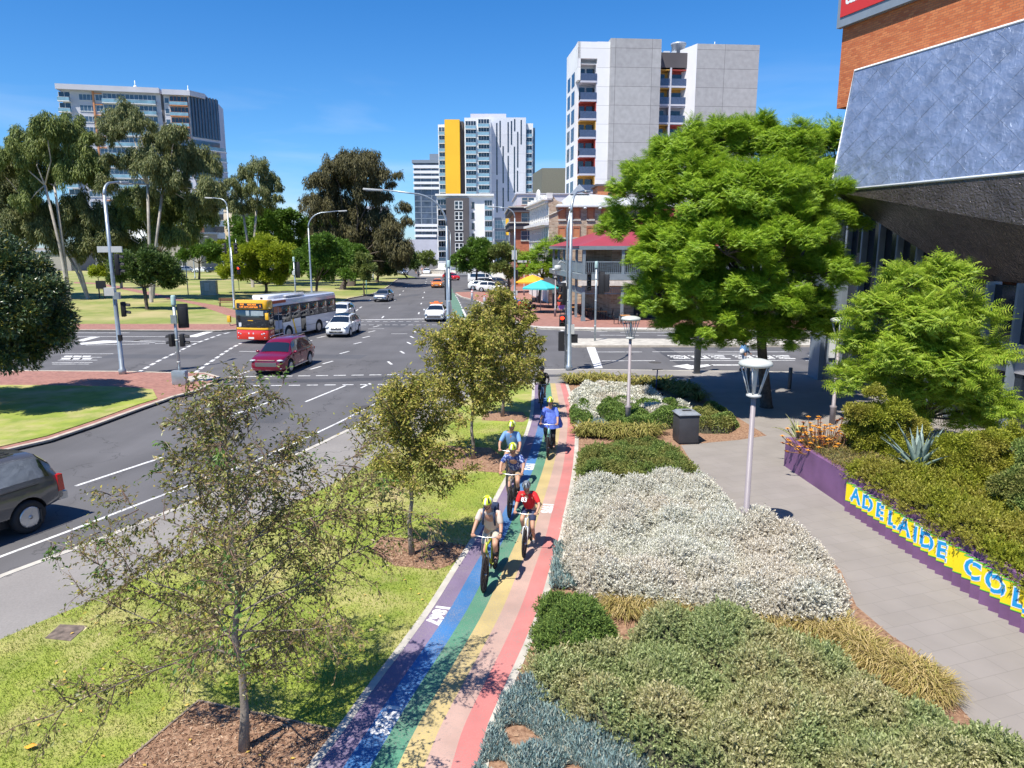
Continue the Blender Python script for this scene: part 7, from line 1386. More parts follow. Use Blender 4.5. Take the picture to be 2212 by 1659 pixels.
# pedestrian lamps
def ped_lamp(label, px, py, H=3.95, Y=None, z=KZ):
    p = G(px, py, z) if Y is None else Vector((at(px, py, Y).x, Y, z)); root = empty('pedestrian_lamp', p, label=label, cat='lamp', group='pole lamps with cone frames')
    b = MB(); b.lathe([(.105, 0), (.105, .62), (.115, .64), (.13, .70), (.065, .74), (.052, H-.75)], 14); b.build('pole', M_lav, root)
    b = MB(); b.lathe([(.10, H-.76), (.16, H-.74), (.16, H-.70), (.10, H-.68)], 14); b.lathe([(.035, H-.7), (.05, H-.25), (.02, H-.1)], 10); b.build('lamp_base', M_lamph, root)
    for i in range(6): a = 2*PI*i/6; b = MB(); b.tube([(.12*math.cos(a), .12*math.sin(a), H-.70), (.31*math.cos(a), .31*math.sin(a), H-.08)], .014, 5); b.build('strut', M_lamph, root)
    b = MB(); b.lathe([(.27, H-.09), (.35, H-.065), (.36, H-.02), (.32, H+.03), (.18, H+.07), (0, H+.085)], 24); b.build('lamp_shade', mat('lamp_shade_white', (.50, .52, .49), .4, var=.04), root); return root
ped_lamp('pale lilac post lamp standing in the white cushion bushes, nearest one', 1608, 1168, 4.05); ped_lamp('post lamp in the mulch between the rainbow path and the litter bin', 1356, 917); ped_lamp('post lamp behind the orange flowers of the planter', 1797, 917, 3.9)
ped_lamp('post lamp on the brick corner in front of the hotel edge', 1199, 690, 4.4, Y=68); ped_lamp('post lamp between the street trees, middle of three', 1160, 660, 4.4, Y=86); ped_lamp('farthest small post lamp between the street trees', 1132, 640, 4.4, Y=98)
# litter bin
p = G(1480, 955, KZ); root = empty('litter_bin', p, R(6), label='charcoal square litter bin with grey lid on the mulch edge', cat='litter bin'); b = MB(); b.box((0, 0, .03), (.62, .62, .06)); b.box((0, 0, .52), (.68, .68, .92)); b.build('bin_body', mat('bin_charcoal', (.045, .045, .052), .55, var=.1, scale=3), root, bevel=.02); b = MB(); b.prism([(-.38, -.38), (.38, -.38), (.38, .38), (-.38, .38)], .99, 1.03); b.box((0, 0, 1.06), (.70, .70, .07), taper=.8); b.build('lid', mat('bin_grey', (.22, .24, .27), .4), root, bevel=.015); b = MB(); b.box((0, 0, 1.10), (.3, .16, .012)); b.build('slot', M_sblk, root)
# square steel pillar and bollards
p = G(1505, 806, KZ); b = MB(); b.box((0, 0, 2.2), (.28, .28, 4.4)); b.box((0, 0, .02), (.4, .4, .04)); b.build('square_pillar', mat('pillar_dark', (.045, .05, .06), .5), None, loc=p, bevel=.01, label='dark square steel pillar at the kerb under the jacaranda', cat='pillar')
for px, py, lab in ((1705, 840, 'slim grey bollard on the plaza beside the portal column'), (1614, 838, 'slim dark bollard just left of the jacaranda trunk')):
    b = MB(); b.lathe([(.085, 0), (.085, .98), (.07, 1.0), (0, 1.01)], 12); b.lathe([(.13, 0), (.13, .02)], 12); b.build('bollard', mat('bollard_grey', (.10, .11, .13), .5), None, loc=G(px, py, KZ), label=lab, cat='bollard')
for px, py, lab in ((1028, 652-3, 'white bollard with red band nearest the bike lane on the brick corner'), (1055, 664-3, 'second white bollard with red band along the brick kerb'), (1082, 672-3, 'white bollard with red cap, farthest right of three'), ):
    p = G(px-8, py, KZ); root = empty('striped_bollard', p, label=lab, cat='bollard', group='white and red bollards on the corner'); b = MB(); b.lathe([(.15, 0), (.15, 1.15), (.13, 1.2), (0, 1.22)], 12); b.build('post', M_frame, root); b = MB(); b.lathe([(.155, .98), (.155, 1.06)], 12); b.lathe([(.12, 1.2), (.10, 1.28), (0, 1.3)], 12); b.build('band', mat('band_red', (.6, .06, .04), .5), root)
# parked electric scooter on the footpath
p = G(1424, 856, KZ); root = empty('electric_scooter', p, R(100), label='dark blue electric scooter standing on the footpath by the tussocks', cat='scooter')
b = MB(); b.box((.0, 0, .16), (.75, .15, .06)); b.build('deck', M_sblk, root, bevel=.01); b = MB(); b.tube([(.42, 0, .18), (.32, 0, 1.12)], .028, 8); b.build('stem', mat('scooter_blue', (.03, .07, .22), .4), root); b = MB(); b.tube([(.32, -.24, 1.14), (.32, .24, 1.14)], .02, 6); b.build('handlebar', M_sblk, root)
for x in (.46, -.42): b = MB(); b.lathe([(.05, -.025), (.10, -.025), (.12, 0), (.10, .025), (.05, .025), (.05, -.025)], 16, c=(x, 0, .12), axis='Y'); b.build('wheel', M_tyre, root)
# park furniture
p = at(452, 636, 92); p.z = KZ; p = G(453, 637, KZ); root = empty('utility_cabinet', p, R(8), label='beige ventilated utility cabinet on the park lawn', cat='cabinet'); M_bei = mat('cabinet_beige', (.36, .36, .31), .6); b = MB(); b.box((0, 0, 1.0), (2.0, 1.2, 1.9)); b.box((0, 0, .03), (2.4, 1.5, .1)); b.build('cabinet', M_bei, root, bevel=.02); b = MB()
for i in range(9): b.box((-.15, -.62, .65+i*.12), (.6, .04, .05), rot=Matrix.Rotation(.4, 3, 'X'))
b.build('vent', M_frame, root)
p = G(221, 645, KZ); root = empty('notice_board', p, R(5), label='dark notice board on two posts on the park lawn', cat='notice board'); b = MB(); b.box((0, 0, 1.75), (1.2, .12, 1.0)); b.build('panel', M_dgrey, root); 
for x in (-.3, .3): b = MB(); b.box((x, 0, .7), (.12, .1, 1.4)); b.build('post', M_dgrey, root)
def bench(px, py, lab, rz):
    p = G(px, py, KZ); root = empty('park_bench', p, rz, label=lab, cat='bench', group='benches in the park'); Mw = mat('bench_wood', (.24, .12, .06), .7); b = MB()
    for i in range(4): b.box((0, -.2+i*.13, .45), (1.7, .1, .04))
    b.build('seat', Mw, root); b = MB()
    for i in range(3): b.box((0, .28, .6+i*.13), (1.7, .04, .1))
    b.build('backrest', Mw, root)
    for x in (-.7, .7): b = MB(); b.box((x, -.15, .22), (.06, .06, .44)); b.box((x, .28, .45), (.06, .05, .9)); b.build('leg', M_sblk, root)
bench(240, 613, 'brown park bench beside the red path far left', R(-20)); bench(490, 662, 'brown bench partly hidden behind the bus front', R(10))
for px, py, h, lab, Y in ((516, 617, 7.5, 'thin pale pole near the back of the park', 110), (407, 640, 4.2, 'thin grey pole on the park lawn left of the cabinet', None), (1002 - 200 + 3, 633, 3.2, '', None)):
    if not lab: continue
    p = G(px, py, KZ) if Y is None else Vector((at(px, py, Y).x, Y, KZ)); b = MB(); b.tube([(0, 0, 0), (0, 0, h)], .06, 8); b.lathe([(.09, h), (.09, h+.1), (0, h+.12)], 8); b.build('post', M_galv, None, loc=p, label=lab, cat='pole')
p = G(792, 635, KZ); root = empty('bus_stop_sign', p, label='narrow red and white sign on blue post by the left kerb', cat='sign'); b = MB(); b.tube([(0, 0, 0), (0, 0, 2.6)], .04, 8); b.build('post', mat('post_teal', (.15, .38, .45), .5), root); b = MB(); b.box((-.12, 0, 2.35), (.3, .05, .75), m=0); b.box((.12, 0, 2.35), (.14, .05, .75), m=1); b.build('panel', [mat('sign_vermilion', (.65, .12, .06), .5), M_frame], root)
# cafe umbrellas
def umbrella(px, py, Y, Hh, rad, c, lab, ztilt=0):
    p = Vector((at(px, py, Y).x, Y, KZ)); root = empty('market_umbrella', p, .3, label=lab, cat='umbrella'); b = MB(); n = 8; V = [(0, 0, Hh+.75)]
    for rr, dz in ((.5, .42), (1, 0)):
        for i in range(n): a = 2*PI*i/n; V.append((rad*rr*math.cos(a), rad*rr*math.sin(a), Hh+dz))
    V += [(rad*math.cos(2*PI*i/n), rad*math.sin(2*PI*i/n), Hh-.14) for i in range(n)]
    F = [(0, 1+i, 1+(i+1) % n) for i in range(n)] + [(1+i, 9+i, 9+(i+1) % n, 1+(i+1) % n) for i in range(n)] + [(9+i, 17+i, 17+(i+1) % n, 9+(i+1) % n) for i in range(n)]
    b.add(V, F); b.build('canopy', c, root); b = MB(); b.tube([(0, 0, 0), (0, 0, Hh+.8)], .035, 8); b.build('pole', M_galv, root); b = MB(); b.lathe([(.35, 0), (.35, .08), (0, .1)], 12); b.build('base', M_dgrey, root)
umbrella(1168, 640, 72, 2.5, 1.9, mat('canvas_teal', (.05, .46, .48), .7, var=.04), 'turquoise cafe umbrella near the brick corner'); umbrella(1150, 625, 79, 2.75, 1.9, mat('canvas_amber', (.80, .36, .02), .7, var=.04), 'amber yellow cafe umbrella behind the turquoise one'); umbrella(1185, 630, 78, 2.5, 2.0, mat('canvas_charcoal', (.05, .05, .06), .7), 'charcoal cafe umbrella right of the amber one')
# tables and chairs under the verandah
M_tim = mat('cafe_timber', (.45, .22, .08), .6); M_chair = mat('cafe_chair_dark', (.03, .028, .03), .5)
def cafe_table(x, y, lab):
    root = empty('cafe_table', (x, y, KZ), label=lab, cat='table', group='cafe tables under the verandah'); b = MB(); b.box((0, 0, .74), (.8, .8, .04)); b.build('tabletop', M_tim, root)
    for sx in (-.33, .33):
        for sy in (-.33, .33): b = MB(); b.box((sx, sy, .36), (.05, .05, .72)); b.build('leg', M_sblk, root)
def cafe_chair(x, y, rz, lab):
    root = empty('cafe_chair', (x, y, KZ), rz, label=lab, cat='chair', group='chairs under the hotel verandah'); b = MB(); b.box((0, 0, .45), (.42, .42, .04)); b.build('seat', M_chair, root); b = MB(); b.tube([(-.2, .2, .45), (-.2, .24, .85), (0, .26, .92), (.2, .24, .85), (.2, .2, .45)], .02, 5); b.tube([(0, .2, .45), (0, .25, .9)], .015, 5); b.build('backrest', M_chair, root)
    for sx in (-.18, .18):
        for sy in (-.18, .18): b = MB(); b.box((sx, sy, .22), (.03, .03, .44)); b.build('leg', M_chair, root)
for k, (px, py) in enumerate(((1232, 680), (1275, 684), (1300, 690), (1222, 670), (1350, 700))):
    c = G(px, py, KZ); cafe_table(c.x, c.y, ('timber cafe table at the outer corner post', 'timber cafe table just right of the corner post', 'third timber cafe table from the corner along the front', 'timber cafe table on the street side of the verandah', 'cafe table in the deep shade before the doorway')[k])
    for j, (dx, dy, rz) in enumerate(((-.75, 0, PI/2), (.75, 0, -PI/2), (0, .75, 0))): cafe_chair(c.x+dx, c.y+dy, rz + PI*(j == 9), 'dark bentwood chair at a cafe table in the verandah shade')
# motor scooter group by the brick corner
def moto(px, py, c, lab, rz):
    p = G(px, py, KZ); root = empty('motorcycle', p, rz, label=lab, cat='motorcycle', group='motorcycles on the brick corner')
    for x in (-.6, .62): b = MB(); b.lathe([(.17, -.06), (.27, -.06), (.30, 0), (.27, .06), (.17, .06), (.17, -.06)], 16, c=(x, 0, .3), axis='Y'); b.build('wheel', M_tyre, root)
    b = MB(); b.ball((.05, 0, .62), (.42, .17, .22), 10, 6); b.ball((.5, 0, .75), (.2, .2, .3), 10, 6); b.tube([(.62, 0, .3), (.42, 0, .95)], .05, 6); b.tube([(-.6, 0, .3), (0, 0, .4), (.3, 0, .35)], .09, 6); b.build('body', c, root); b = MB(); b.box((-.35, 0, .80), (.65, .26, .1)); b.build('seat', M_sblk, root, bevel=.03); b = MB(); b.tube([(.36, -.35, 1.0), (.42, 0, .98), (.36, .35, 1.0)], .025, 6); b.build('handlebar', M_sblk, root)
    if 'box' in lab: b = MB(); b.box((-.6, 0, 1.05), (.4, .4, .4)); b.build('top_box', M_sblk, root, bevel=.03)
moto(1132, 672, Pr, 'red motorcycle parked on the brick corner', R(200)); moto(1142, 668, Pk, 'black motorcycle with top box parked on the brick corner', R(160)); moto(1123, 664, Pb, 'blue motorcycle parked behind the red one', R(190))
# low fence and hoarding at the road end
A = at(985, 578, 170); r, w = bld('site_fence', 'pale grey slatted fence at the far end of the road', A, at(1060, 578, 170), cat='fence'); b = MB()
for i in range(8): b.bb(0, w, -.03, .03, .15+i*.25, .32+i*.25)
b.build('slat_panel', M_alu, r)
for i in range(5): b = MB(); b.bb(w*i/4-.06, w*i/4+.06, .03, .12, 0, 2.3); b.build('post', M_galv, r)
A = at(905, 592, 182); r, w = bld('low_wall', 'low pale stone wall across the far junction', A, at(960, 592, 176), cat='wall'); b = MB(); b.bb(0, w, 0, .4, 0, 1.0, m=0); b.bb(-.1, w+.1, -.1, .5, 1.0, 1.12, m=0); b.build('wall', M_pconc, r)
# ================================================================ planter with sign
A = G(1693, 1006, KZ); B_ = G(2187, 1342, KZ); dW = (B_-A).normalized(); E_ = A + dW*15.5; nW = Vector((-dW.y, dW.x, 0)); nW = nW if nW.x > 0 else -nW   # nW points away from the path
HW = .88; M_pur = mat('planter_purple', (.155, .075, .17), .6, var=.18, scale=1.2, bump=.1, detail=7); M_soil = mat('planter_soil', (.06, .045, .03), 1, var=.4, scale=15)
root = empty('planter', A, label='long purple planter wall with zigzag lettered front beside the paving', cat='planter'); oP = Vector(A)
def pl(b, nm, m, **k): b.xf(Matrix.Translation(-oP)); return b.build(nm, m, root, **k)
def wb_(b, p, q_, n0, n1, z0, z1, m=0): b.prism([p+nW*n0, q_+nW*n0, q_+nW*n1, p+nW*n1], z0, z1, m=m)
b = MB(); wb_(b, A, E_, 0, .18, KZ, KZ+HW); wb_(b, A, E_, 1.7, 1.88, KZ, KZ+HW); wb_(b, A, A+dW*.18, .18, 1.7, KZ, KZ+HW); wb_(b, E_-dW*.18, E_, .18, 1.7, KZ, KZ+HW); pl(b, 'planter_wall', M_pur)
b = MB(); wb_(b, A+dW*.18, E_-dW*.18, .18, 1.7, KZ+.5, KZ+HW-.08); pl(b, 'soil', M_soil)
# zigzag front with painted lettering
Z0 = G(1833, 1103, KZ); z_start = (Z0-A).dot(dW); per = .25; dep = .155; NT = 31; zt0, zt1, zb0 = KZ+.30, KZ+.74, KZ
fl_ = math.hypot(per*.8, dep)
def tooth(k):   # plan points: root point, tip point, return point
    p = A + dW*(z_start + per*k); tip = p + dW*(per*.10) - nW*dep; nxt = A + dW*(z_start + per*(k+1)); return p, tip, nxt
# each tooth: face tip -> nxt looks towards the path end and the viewer's side
bz = MB(); by = MB(); bg_ = MB(); bg2 = MB()
for k in range(NT):
    p, tip, nx = tooth(k); 
    b = bz; b.prism([p, tip, nx, nx+nW*.005, p+nW*.005], zb0, zt1+.0)
    f0 = p.lerp(nx, 0); 
    for (z0, z1, bb_, e) in ((zt0, zt1, by, .006), (zt0-.018, zt0, bg_, .008), (zt1-.018, zt1+.004, bg2, .009)):
        q0 = tip; q1 = nx; out = Vector(((q1-q0).y, -(q1-q0).x, 0)).normalized(); out = out if out.dot(-nW) > 0 else -out
        bb_.prism([q0, q1, q1+out*e, q0+out*e], z0, z1); r0 = p; out2 = Vector(((tip-p).y, -(tip-p).x, 0)).normalized(); out2 = out2 if out2.dot(-dW) > 0 else -out2; bb_.prism([p, tip, tip+out2*e, p+out2*e], z0, z1)
pl(bz, 'zigzag_front', M_pur); pl(by, 'yellow_band', mat('sign_yellow', (.80, .62, .01), .5, var=.04)); pl(bg_, 'green_edge', mat('sign_green', (.12, .5, .05), .5, var=0)); pl(bg2, 'green_edge', MATS['sign_green'])
TV = []
for k in range(NT):   # share of each face that the next fold leaves open to the path
    p, tip, nx = tooth(k); t2 = tooth(k+1)[1]; a = t2.xy.normalized(); e = nx.xy-tip.xy; w_ = t2.xy-tip.xy; den = e.x*a.y - e.y*a.x; TV.append(max(.25, min(1, (w_.x*a.y - w_.y*a.x)/den)))
def zig_map(vs, fs, size_u, eps):
    """wrap flat lettering (u along the band, v up) onto the tooth faces"""
    bm = bmesh.new(); V = [bm.verts.new((v[0], v[1], v[2])) for v in vs]
    for f in fs:
        try: bm.faces.new([V[i] for i in f])
        except ValueError: pass
    for k in range(NT+1): bmesh.ops.bisect_plane(bm, geom=bm.verts[:]+bm.edges[:]+bm.faces[:], plane_co=(k*size_u, 0, 0), plane_no=(1, 0, 0)); bmesh.ops.split_edges(bm, edges=[e for e in bm.edges if abs(e.verts[0].co.x-k*size_u) < 1e-5 and abs(e.verts[1].co.x-k*size_u) < 1e-5])
    bm.verts.index_update(); out = MB(); 
    cent = {}
    for f in bm.faces:
        c = f.calc_center_median().x
        for v in f.verts: cent[v.index] = c
    pts = []
    for v in bm.verts:
        k = int(cent.get(v.index, v.co.x)//size_u); k = max(0, min(NT-1, k)); p, tip, nx = tooth(k); t = min(1, max(0, v.co.x/size_u - k))*TV[k]; out_ = Vector(((nx-tip).y, -(nx-tip).x, 0)).normalized(); out_ = out_ if out_.dot(-nW) > 0 else -out_
        q_ = tip.lerp(nx, t) + out_*(.008+eps+v.co.z); pts.append((q_.x, q_.y, zt0 + v.co.y))
    out.add(pts, [[v.index for v in f.verts] for f in bm.faces]); bm.free(); return out
def band_text(chars, bold, eps, th):
    out = MB()
    for ch, u in chars:
        vs, fs = text_geo(ch, .46, th, bold); vs = [(v[0]+u, v[1]+.22, v[2]) for v in vs]; out.merge(zig_map(vs, fs, 1.0*us, eps))
    return out
us = .185
chars = []; u = .8
for ch, w_ in zip('ADELAIDE COLL', (2.05, 2.15, 2.0, 1.85, 1.85, 1.3, 1.75, 2.1, 1.35, 2.35, 2.45, 2.1, 2.0)):
    chars.append((ch, (u+w_/2)*us*.98)) if ch != ' ' else None; u += w_
pl(band_text(chars, .034, .001, .002), 'lettering_outline', M_frame); pl(band_text(chars, .014, .003, .002), 'lettering', mat('sign_blue', (.01, .28, .62), .5, var=0))
# plants in the planter
ML_bushy = leafmat('leaf_planter_bush', [(.14, .17, .015), (.24, .28, .025), (.36, .39, .04), (.50, .50, .07)], .35, rough=.5, big=(.7, [(.18, .17, .02), (.28, .27, .04), (.42, .38, .07), (.52, .46, .12)]))
def bush(label, blobs, Y, m, size, cov, seed, name='planter_shrub'):
    return blob_tree(name, label, (blobs[0][0], 1000), blobs, m, size, cov=cov, kind='leaf', r0=.03, Y=Y, nsub=34, seed=seed, cat='shrub', fork=.2, sub=.36, flat=.9)
bush('tall yellow green small leaved shrub at the far end of the planter, tapering top', [(1900, 900, 38, 0), (1885, 850, 22, 0), (1905, 945, 55, 0), (1860, 990, 45, 0), (1930, 990, 50, -.3), (1850, 930, 30, .2), (1900, 1035, 45, -.4), (1960, 930, 42, .3), (1930, 895, 34, .2), (1850, 890, 24, 0), (1875, 905, 36, -.2)], 19.2, ML_bushy, .055, 2.6, 71)
bush('broad yellow green shrub spilling over the middle of the planter', [(2060, 990, 50, .3), (2110, 1040, 60, 0), (2030, 1060, 45, -.3), (2080, 1110, 50, -.5), (2150, 1090, 60, -.4), (2170, 1010, 45, .4), (2130, 960, 42, .6), (2040, 970, 34, .6), (2090, 985, 48, .3), (2180, 960, 44, .7), (2140, 1140, 48, -.6)], 16.4, ML_bushy, .055, 2.6, 72)
bush('yellow green shrub cut by the right edge, nearest in the planter', [(2210, 1060, 60, 0), (2230, 1130, 60, -.4), (2260, 1000, 60, .5), (2190, 1150, 35, -.5), (2280, 1180, 70, -.8)], 14.6, ML_grn, .055, 2.4, 73)
def pp_(t, n): q_ = A + dW*t + nW*n; return Vector((q_.x, q_.y, 0))
fillp = [pp_(3.3, .0), pp_(5, -.08), pp_(8, -.1), pp_(12, -.08), pp_(15.3, .1), pp_(15.3, 1.9), pp_(8, 2.1), pp_(3.4, 2.0)]
mound('planter_hedge', [], .72, .14, 950, ML_bushy, 'yellow green small leaved planting filling and spilling over the purple planter', 'shrubs', seed=21, pts=fillp, base=KZ+.62, dr=.7, edge=.35, tall=.05, tmpl=SHOOT)
mound('trailing_plants', [], .28, .07, 2500, leafmat('leaf_trailing', [(.16, .12, .05), (.3, .24, .1), (.2, .22, .06), (.35, .22, .06)], .2), 'dry trailing plants along the far end of the planter', 'plants', seed=22, pts=[pp_(.25, .1), pp_(3.4, .0), pp_(3.4, 1.8), pp_(.25, 1.75)], base=KZ+.72, dr=.3, edge=.2, tall=.03, tmpl=HANG)
def agave(px, py, Y, zb, L_, n, m, label, seed, droop=.25, w=.09):
    rd = random.Random(seed); p = at(px, py, Y); root = empty('agave', (p.x, p.y, zb), label=label, cat='agave'); b = MB()
    for i in range(n):
        az = i*2.4; el = R(20 + 62*rd.random()); ln = L_*rd.uniform(.7, 1.1); d = Vector((math.cos(az)*math.cos(el), math.sin(az)*math.cos(el), math.sin(el))); s_ = Vector((-math.sin(az), math.cos(az), 0)); q = Vector((0, 0, 0)); k = len(b.v); ns = 7
        for j in range(ns+1):
            t = j/ns; ww = w*(.7+.5*math.sin(PI*min(t*1.1, 1)))*(1-t**2.2) + .002; up_ = d.cross(s_).normalized(); up_ = up_ if up_.z > 0 else -up_
            b.v += [tuple(q + s_*ww + up_*ww*.45), tuple(q - up_*.005), tuple(q - s_*ww + up_*ww*.45), tuple(q - up_*.03*(1-t))]; d = (d - Vector((0, 0, droop*t*.35))).normalized(); q = q + d*ln/ns
        for j in range(ns):
            for a, c in ((0, 1), (1, 2), (2, 3), (3, 0)): b.f.append([k+4*j+a, k+4*(j+1)+a, k+4*(j+1)+c, k+4*j+c]); b.m.append(0); b.sm.append(True)
    b.build('leaves', m, root)
M_aga = mat('agave_blue_grey', (.20, .27, .24), .5, var=.15, scale=6, stretch=(6, 6, 1)); M_agv = mat('agave_variegated', (.16, .22, .10), .5, scale=14, col2=(.55, .52, .25), stretch=(1, 1, .3))
agave(1978, 1058, 16.9, KZ+1.05, 1.25, 26, M_aga, 'large blue grey agave between the two planter shrubs', 3); agave(1722, 950, 20.9, KZ+.78, .8, 12, M_agv, 'variegated yellow edged agave at the far corner of the planter', 5, droop=.7, w=.06)
agave(2085, 1130, 15.4, KZ+.8, .5, 8, M_aga, 'small agave poking out between the shrubs near the lettering', 7)
# orange aeoniums
rd = random.Random(5); root = empty('flowering_succulent', at(1775, 975, 20.0).xy.to_3d() + Vector((0, 0, KZ+.75)), label='orange and rust rosette succulents on stems at the far end of the planter', cat='succulent'); st_ = MB(); ro = MB(); o3 = Vector(root.location)
for i in range(260):
    px, py = rd.gauss(1778, 34), rd.gauss(955, 22)
    if rd.random() < .15: px, py = rd.uniform(1810, 1850), rd.uniform(930, 980)
    Yp = rd.uniform(19.3, 20.6); c = at(px, py, Yp) - o3; c.z = max(c.z, .05); st_.tube([(c.x*.5 + rd.uniform(-.1, .1), c.y*.8, -.05), (c.x*.8, c.y, c.z*.5), c], .012, 4, caps=False); mi = 0 if rd.random() < .62 else 1
    for k in range(11):
        a = k*2.4; rr = .085*(1-k*.05); el = .3+k*.09; X_ = Vector((math.cos(a)*math.cos(el), math.sin(a)*math.cos(el), math.sin(el))); S_ = Vector((-math.sin(a), math.cos(a), 0)); ro.add([c, c+X_*rr*.6+S_*rr*.3, c+X_*rr*1.1, c+X_*rr*.6-S_*rr*.3], [(0, 1, 2, 3)], m=mi)
st_.build('stems', mat('stem_rust', (.22, .12, .07), .9), root); ro.build('rosettes', [mat('rosette_orange', (.70, .33, .03), .6, var=.2, scale=20), mat('rosette_rust', (.30, .10, .03), .6, var=.2, scale=20)], root)
ML_trail = leafmat('leaf_trailing', [(.16, .12, .05), (.3, .24, .1), (.2, .22, .06)], .2)
# ================================================================ bicycles and people
FLIP = [1]; RIDES = [0]
def bicycle(label, front, rear, c, scale=1., cat='bicycle', stripe=None, turn=0.):
    f = G(front[0], front[1], KZ+.012); r = G(rear[0], rear[1], KZ+.012); d = Vector((f.x-r.x, f.y-r.y, 0)).normalized(); s = scale; mid = f - d*.53*s; mid.z = KZ+.012
    root = empty('bicycle', mid, math.atan2(d.y, d.x), label=label, cat=cat, group='bicycles ridden along the rainbow path'); fp = FLIP[0]; wr = .345*s; fx, rx = .53*s, -.52*s
    def wh(x, stt=0):
        b = MB(); n = 26
        b.lathe([(wr-.036*s, -.009), (wr-.016*s, -.016*s), (wr, 0), (wr-.016*s, .016*s), (wr-.045*s, .012), (wr-.045*s, -.012)], 28, axis='Y'); w = b.build('wheel', M_tyre, root, loc=(x, 0, wr)); w.rotation_euler = (0, 0, stt)
        b = MB(); b.lathe([(wr-.06*s, -.011), (wr-.042*s, -.013), (wr-.042*s, .013), (wr-.06*s, .011), (wr-.06*s, -.011)], 28, axis='Y'); b.build('rim', M_blk, w)
        b = MB()
        for i in range(16): a = 2*PI*i/16; b.tube([(0.02*math.cos(a+1.2), .02*(-1)**i, .02*math.sin(a+1.2)), ((wr-.05*s)*math.cos(a), 0, (wr-.05*s)*math.sin(a))], .0016, 3, caps=False)
        b.lathe([(.02, -.04), (.022, 0), (.02, .04)], 8, axis='Y'); b.build('spokes', M_rim, w); return w
    wh(rx); wh(fx, turn); m = MB(); T = lambda *p: [(x*s, y*s, z*s) for x, y, z in p]
    bb, hd_, st_, ax = (-.06, 0, .29), (.36, 0, .88), (-.17, 0, .82), (-.52, 0, .345)
    m.tube(T(bb, (.385, 0, .78)), .022*s, 8); m.tube(T(st_, (.365, 0, .86)), .018*s, 8); m.tube(T(bb, st_, (-.19, 0, .90)), .017*s, 8); m.tube(T((.40, 0, .72), (.35, 0, .93)), .02*s, 8)
    for y in (-.055, .055): m.tube(T((bb[0], y*.5, bb[2]), (-.52, y, .345)), .010*s, 6); m.tube(T((st_[0], y*.3, .80), (-.52, y, .345)), .009*s, 6)
    m.build('frame', c, root); m = MB()
    for y in (-.06, .06): m.tube(T((.40, y*.9, .72), (.44, y, .6), (.53, y, .345)), .013*s, 6)
    m.tube(T((.40, -.055, .72), (.40, .055, .72)), .018*s, 6); m.build('fork', M_blk if stripe is None else stripe, root)
    m = MB(); m.tube(T((.35, 0, .93), (.34, 0, 1.0), (.40, 0, 1.04)), .014*s, 6); m.tube(T((.34, -.31, 1.05), (.385, -.15, 1.05), (.40, 0, 1.04), (.385, .15, 1.05), (.34, .31, 1.05)), .011*s, 8); m.build('handlebar', M_rim, root)
    for y in (-1, 1): m = MB(); m.tube(T((.34, y*.31, 1.05), (.36, y*.21, 1.05)), .016*s, 8); m.build('grip', M_blk, root); m = MB(); m.tube(T((.40, y*.2, 1.04), (.45, y*.28, 1.02)), .005*s, 5); m.build('brake_lever', M_blk, root)
    m = MB(); m.ball(T((-.21, 0, .935))[0], (.13*s, .07*s, .03*s), 10, 6); m.build('saddle', M_blk, root)
    m = MB(); m.lathe([(.02*s, -.02), (.09*s, -.004), (.095*s, 0), (.09*s, .004), (.02*s, .02)], 16, c=T(bb)[0], axis='Y'); m.tube(T((-.06, .06*fp, .29), (.02, .07*fp, .43)), .009*s, 5); m.tube(T((-.06, -.06*fp, .29), (-.14, -.07*fp, .15)), .009*s, 5); m.build('crankset', M_blk, root)
    for q_ in ((.02, .12*fp, .435), (-.14, -.12*fp, .145)): m = MB(); m.box(T(q_)[0], (.09*s, .09*s, .02*s)); m.build('pedal', M_blk, root)
    return root, s
def skinned(nodes, edges, rad, sub=2, rootk=None):
    ks = list(nodes); me = bpy.data.meshes.new('sk'); me.from_pydata([tuple(nodes[k]) for k in ks], [(ks.index(a), ks.index(c)) for a, c in edges], []); o = bpy.data.objects.new('sk', me); COL.objects.link(o); o.modifiers.new('s', 'SKIN')
    for i, k in enumerate(ks): r = rad[k]; me.skin_vertices[0].data[i].radius = (r, r) if not hasattr(r, '__len__') else r; me.skin_vertices[0].data[i].use_root = (k == (rootk or ks[0]))
    md = o.modifiers.new('u', 'SUBSURF'); md.levels = sub; md.render_levels = sub; out = eval_mesh(o); bpy.data.objects.remove(o); bpy.data.meshes.remove(me)
    return [tuple(v.co) for v in out.vertices], [tuple(p.vertices) for p in out.polygons]
SKIN = mat('skin_light', (.50, .27, .18), .55, var=.06, scale=8); EYE = mat('eye_dark', (.03, .02, .02), .3, var=0); LIP = mat('lips', (.38, .13, .11), .5, var=0)
BASE = dict(pel=(-.20, 0, 1.0), bel=(-.12, 0, 1.16), che=(.0, 0, 1.36), nek=(.07, 0, 1.50), hd0=(.11, 0, 1.57), hd1=(.12, 0, 1.66), hd2=(.10, 0, 1.74),
    shL=(.02, .18, 1.42), elL=(.17, .27, 1.22), wrL=(.33, .27, 1.10), haL=(.38, .26, 1.085), shR=(.02, -.18, 1.42), elR=(.17, -.27, 1.22), wrR=(.33, -.27, 1.10), haR=(.38, -.26, 1.085),
    hiL=(-.18, .09, .96), knL=(.20, .13, .83), anL=(.03, .12, .52), toL=(.13, .13, .46), hiR=(-.18, -.09, .96), knR=(.10, -.12, .58), anR=(-.16, -.12, .24), toR=(-.05, -.13, .17))
RAD = dict(pel=.125, bel=.115, che=(.135, .115), nek=.052, hd0=.068, hd1=.092, hd2=.07, shL=.058, elL=.042, wrL=.028, haL=.034, hiL=.088, knL=.056, anL=.036, toL=.032)
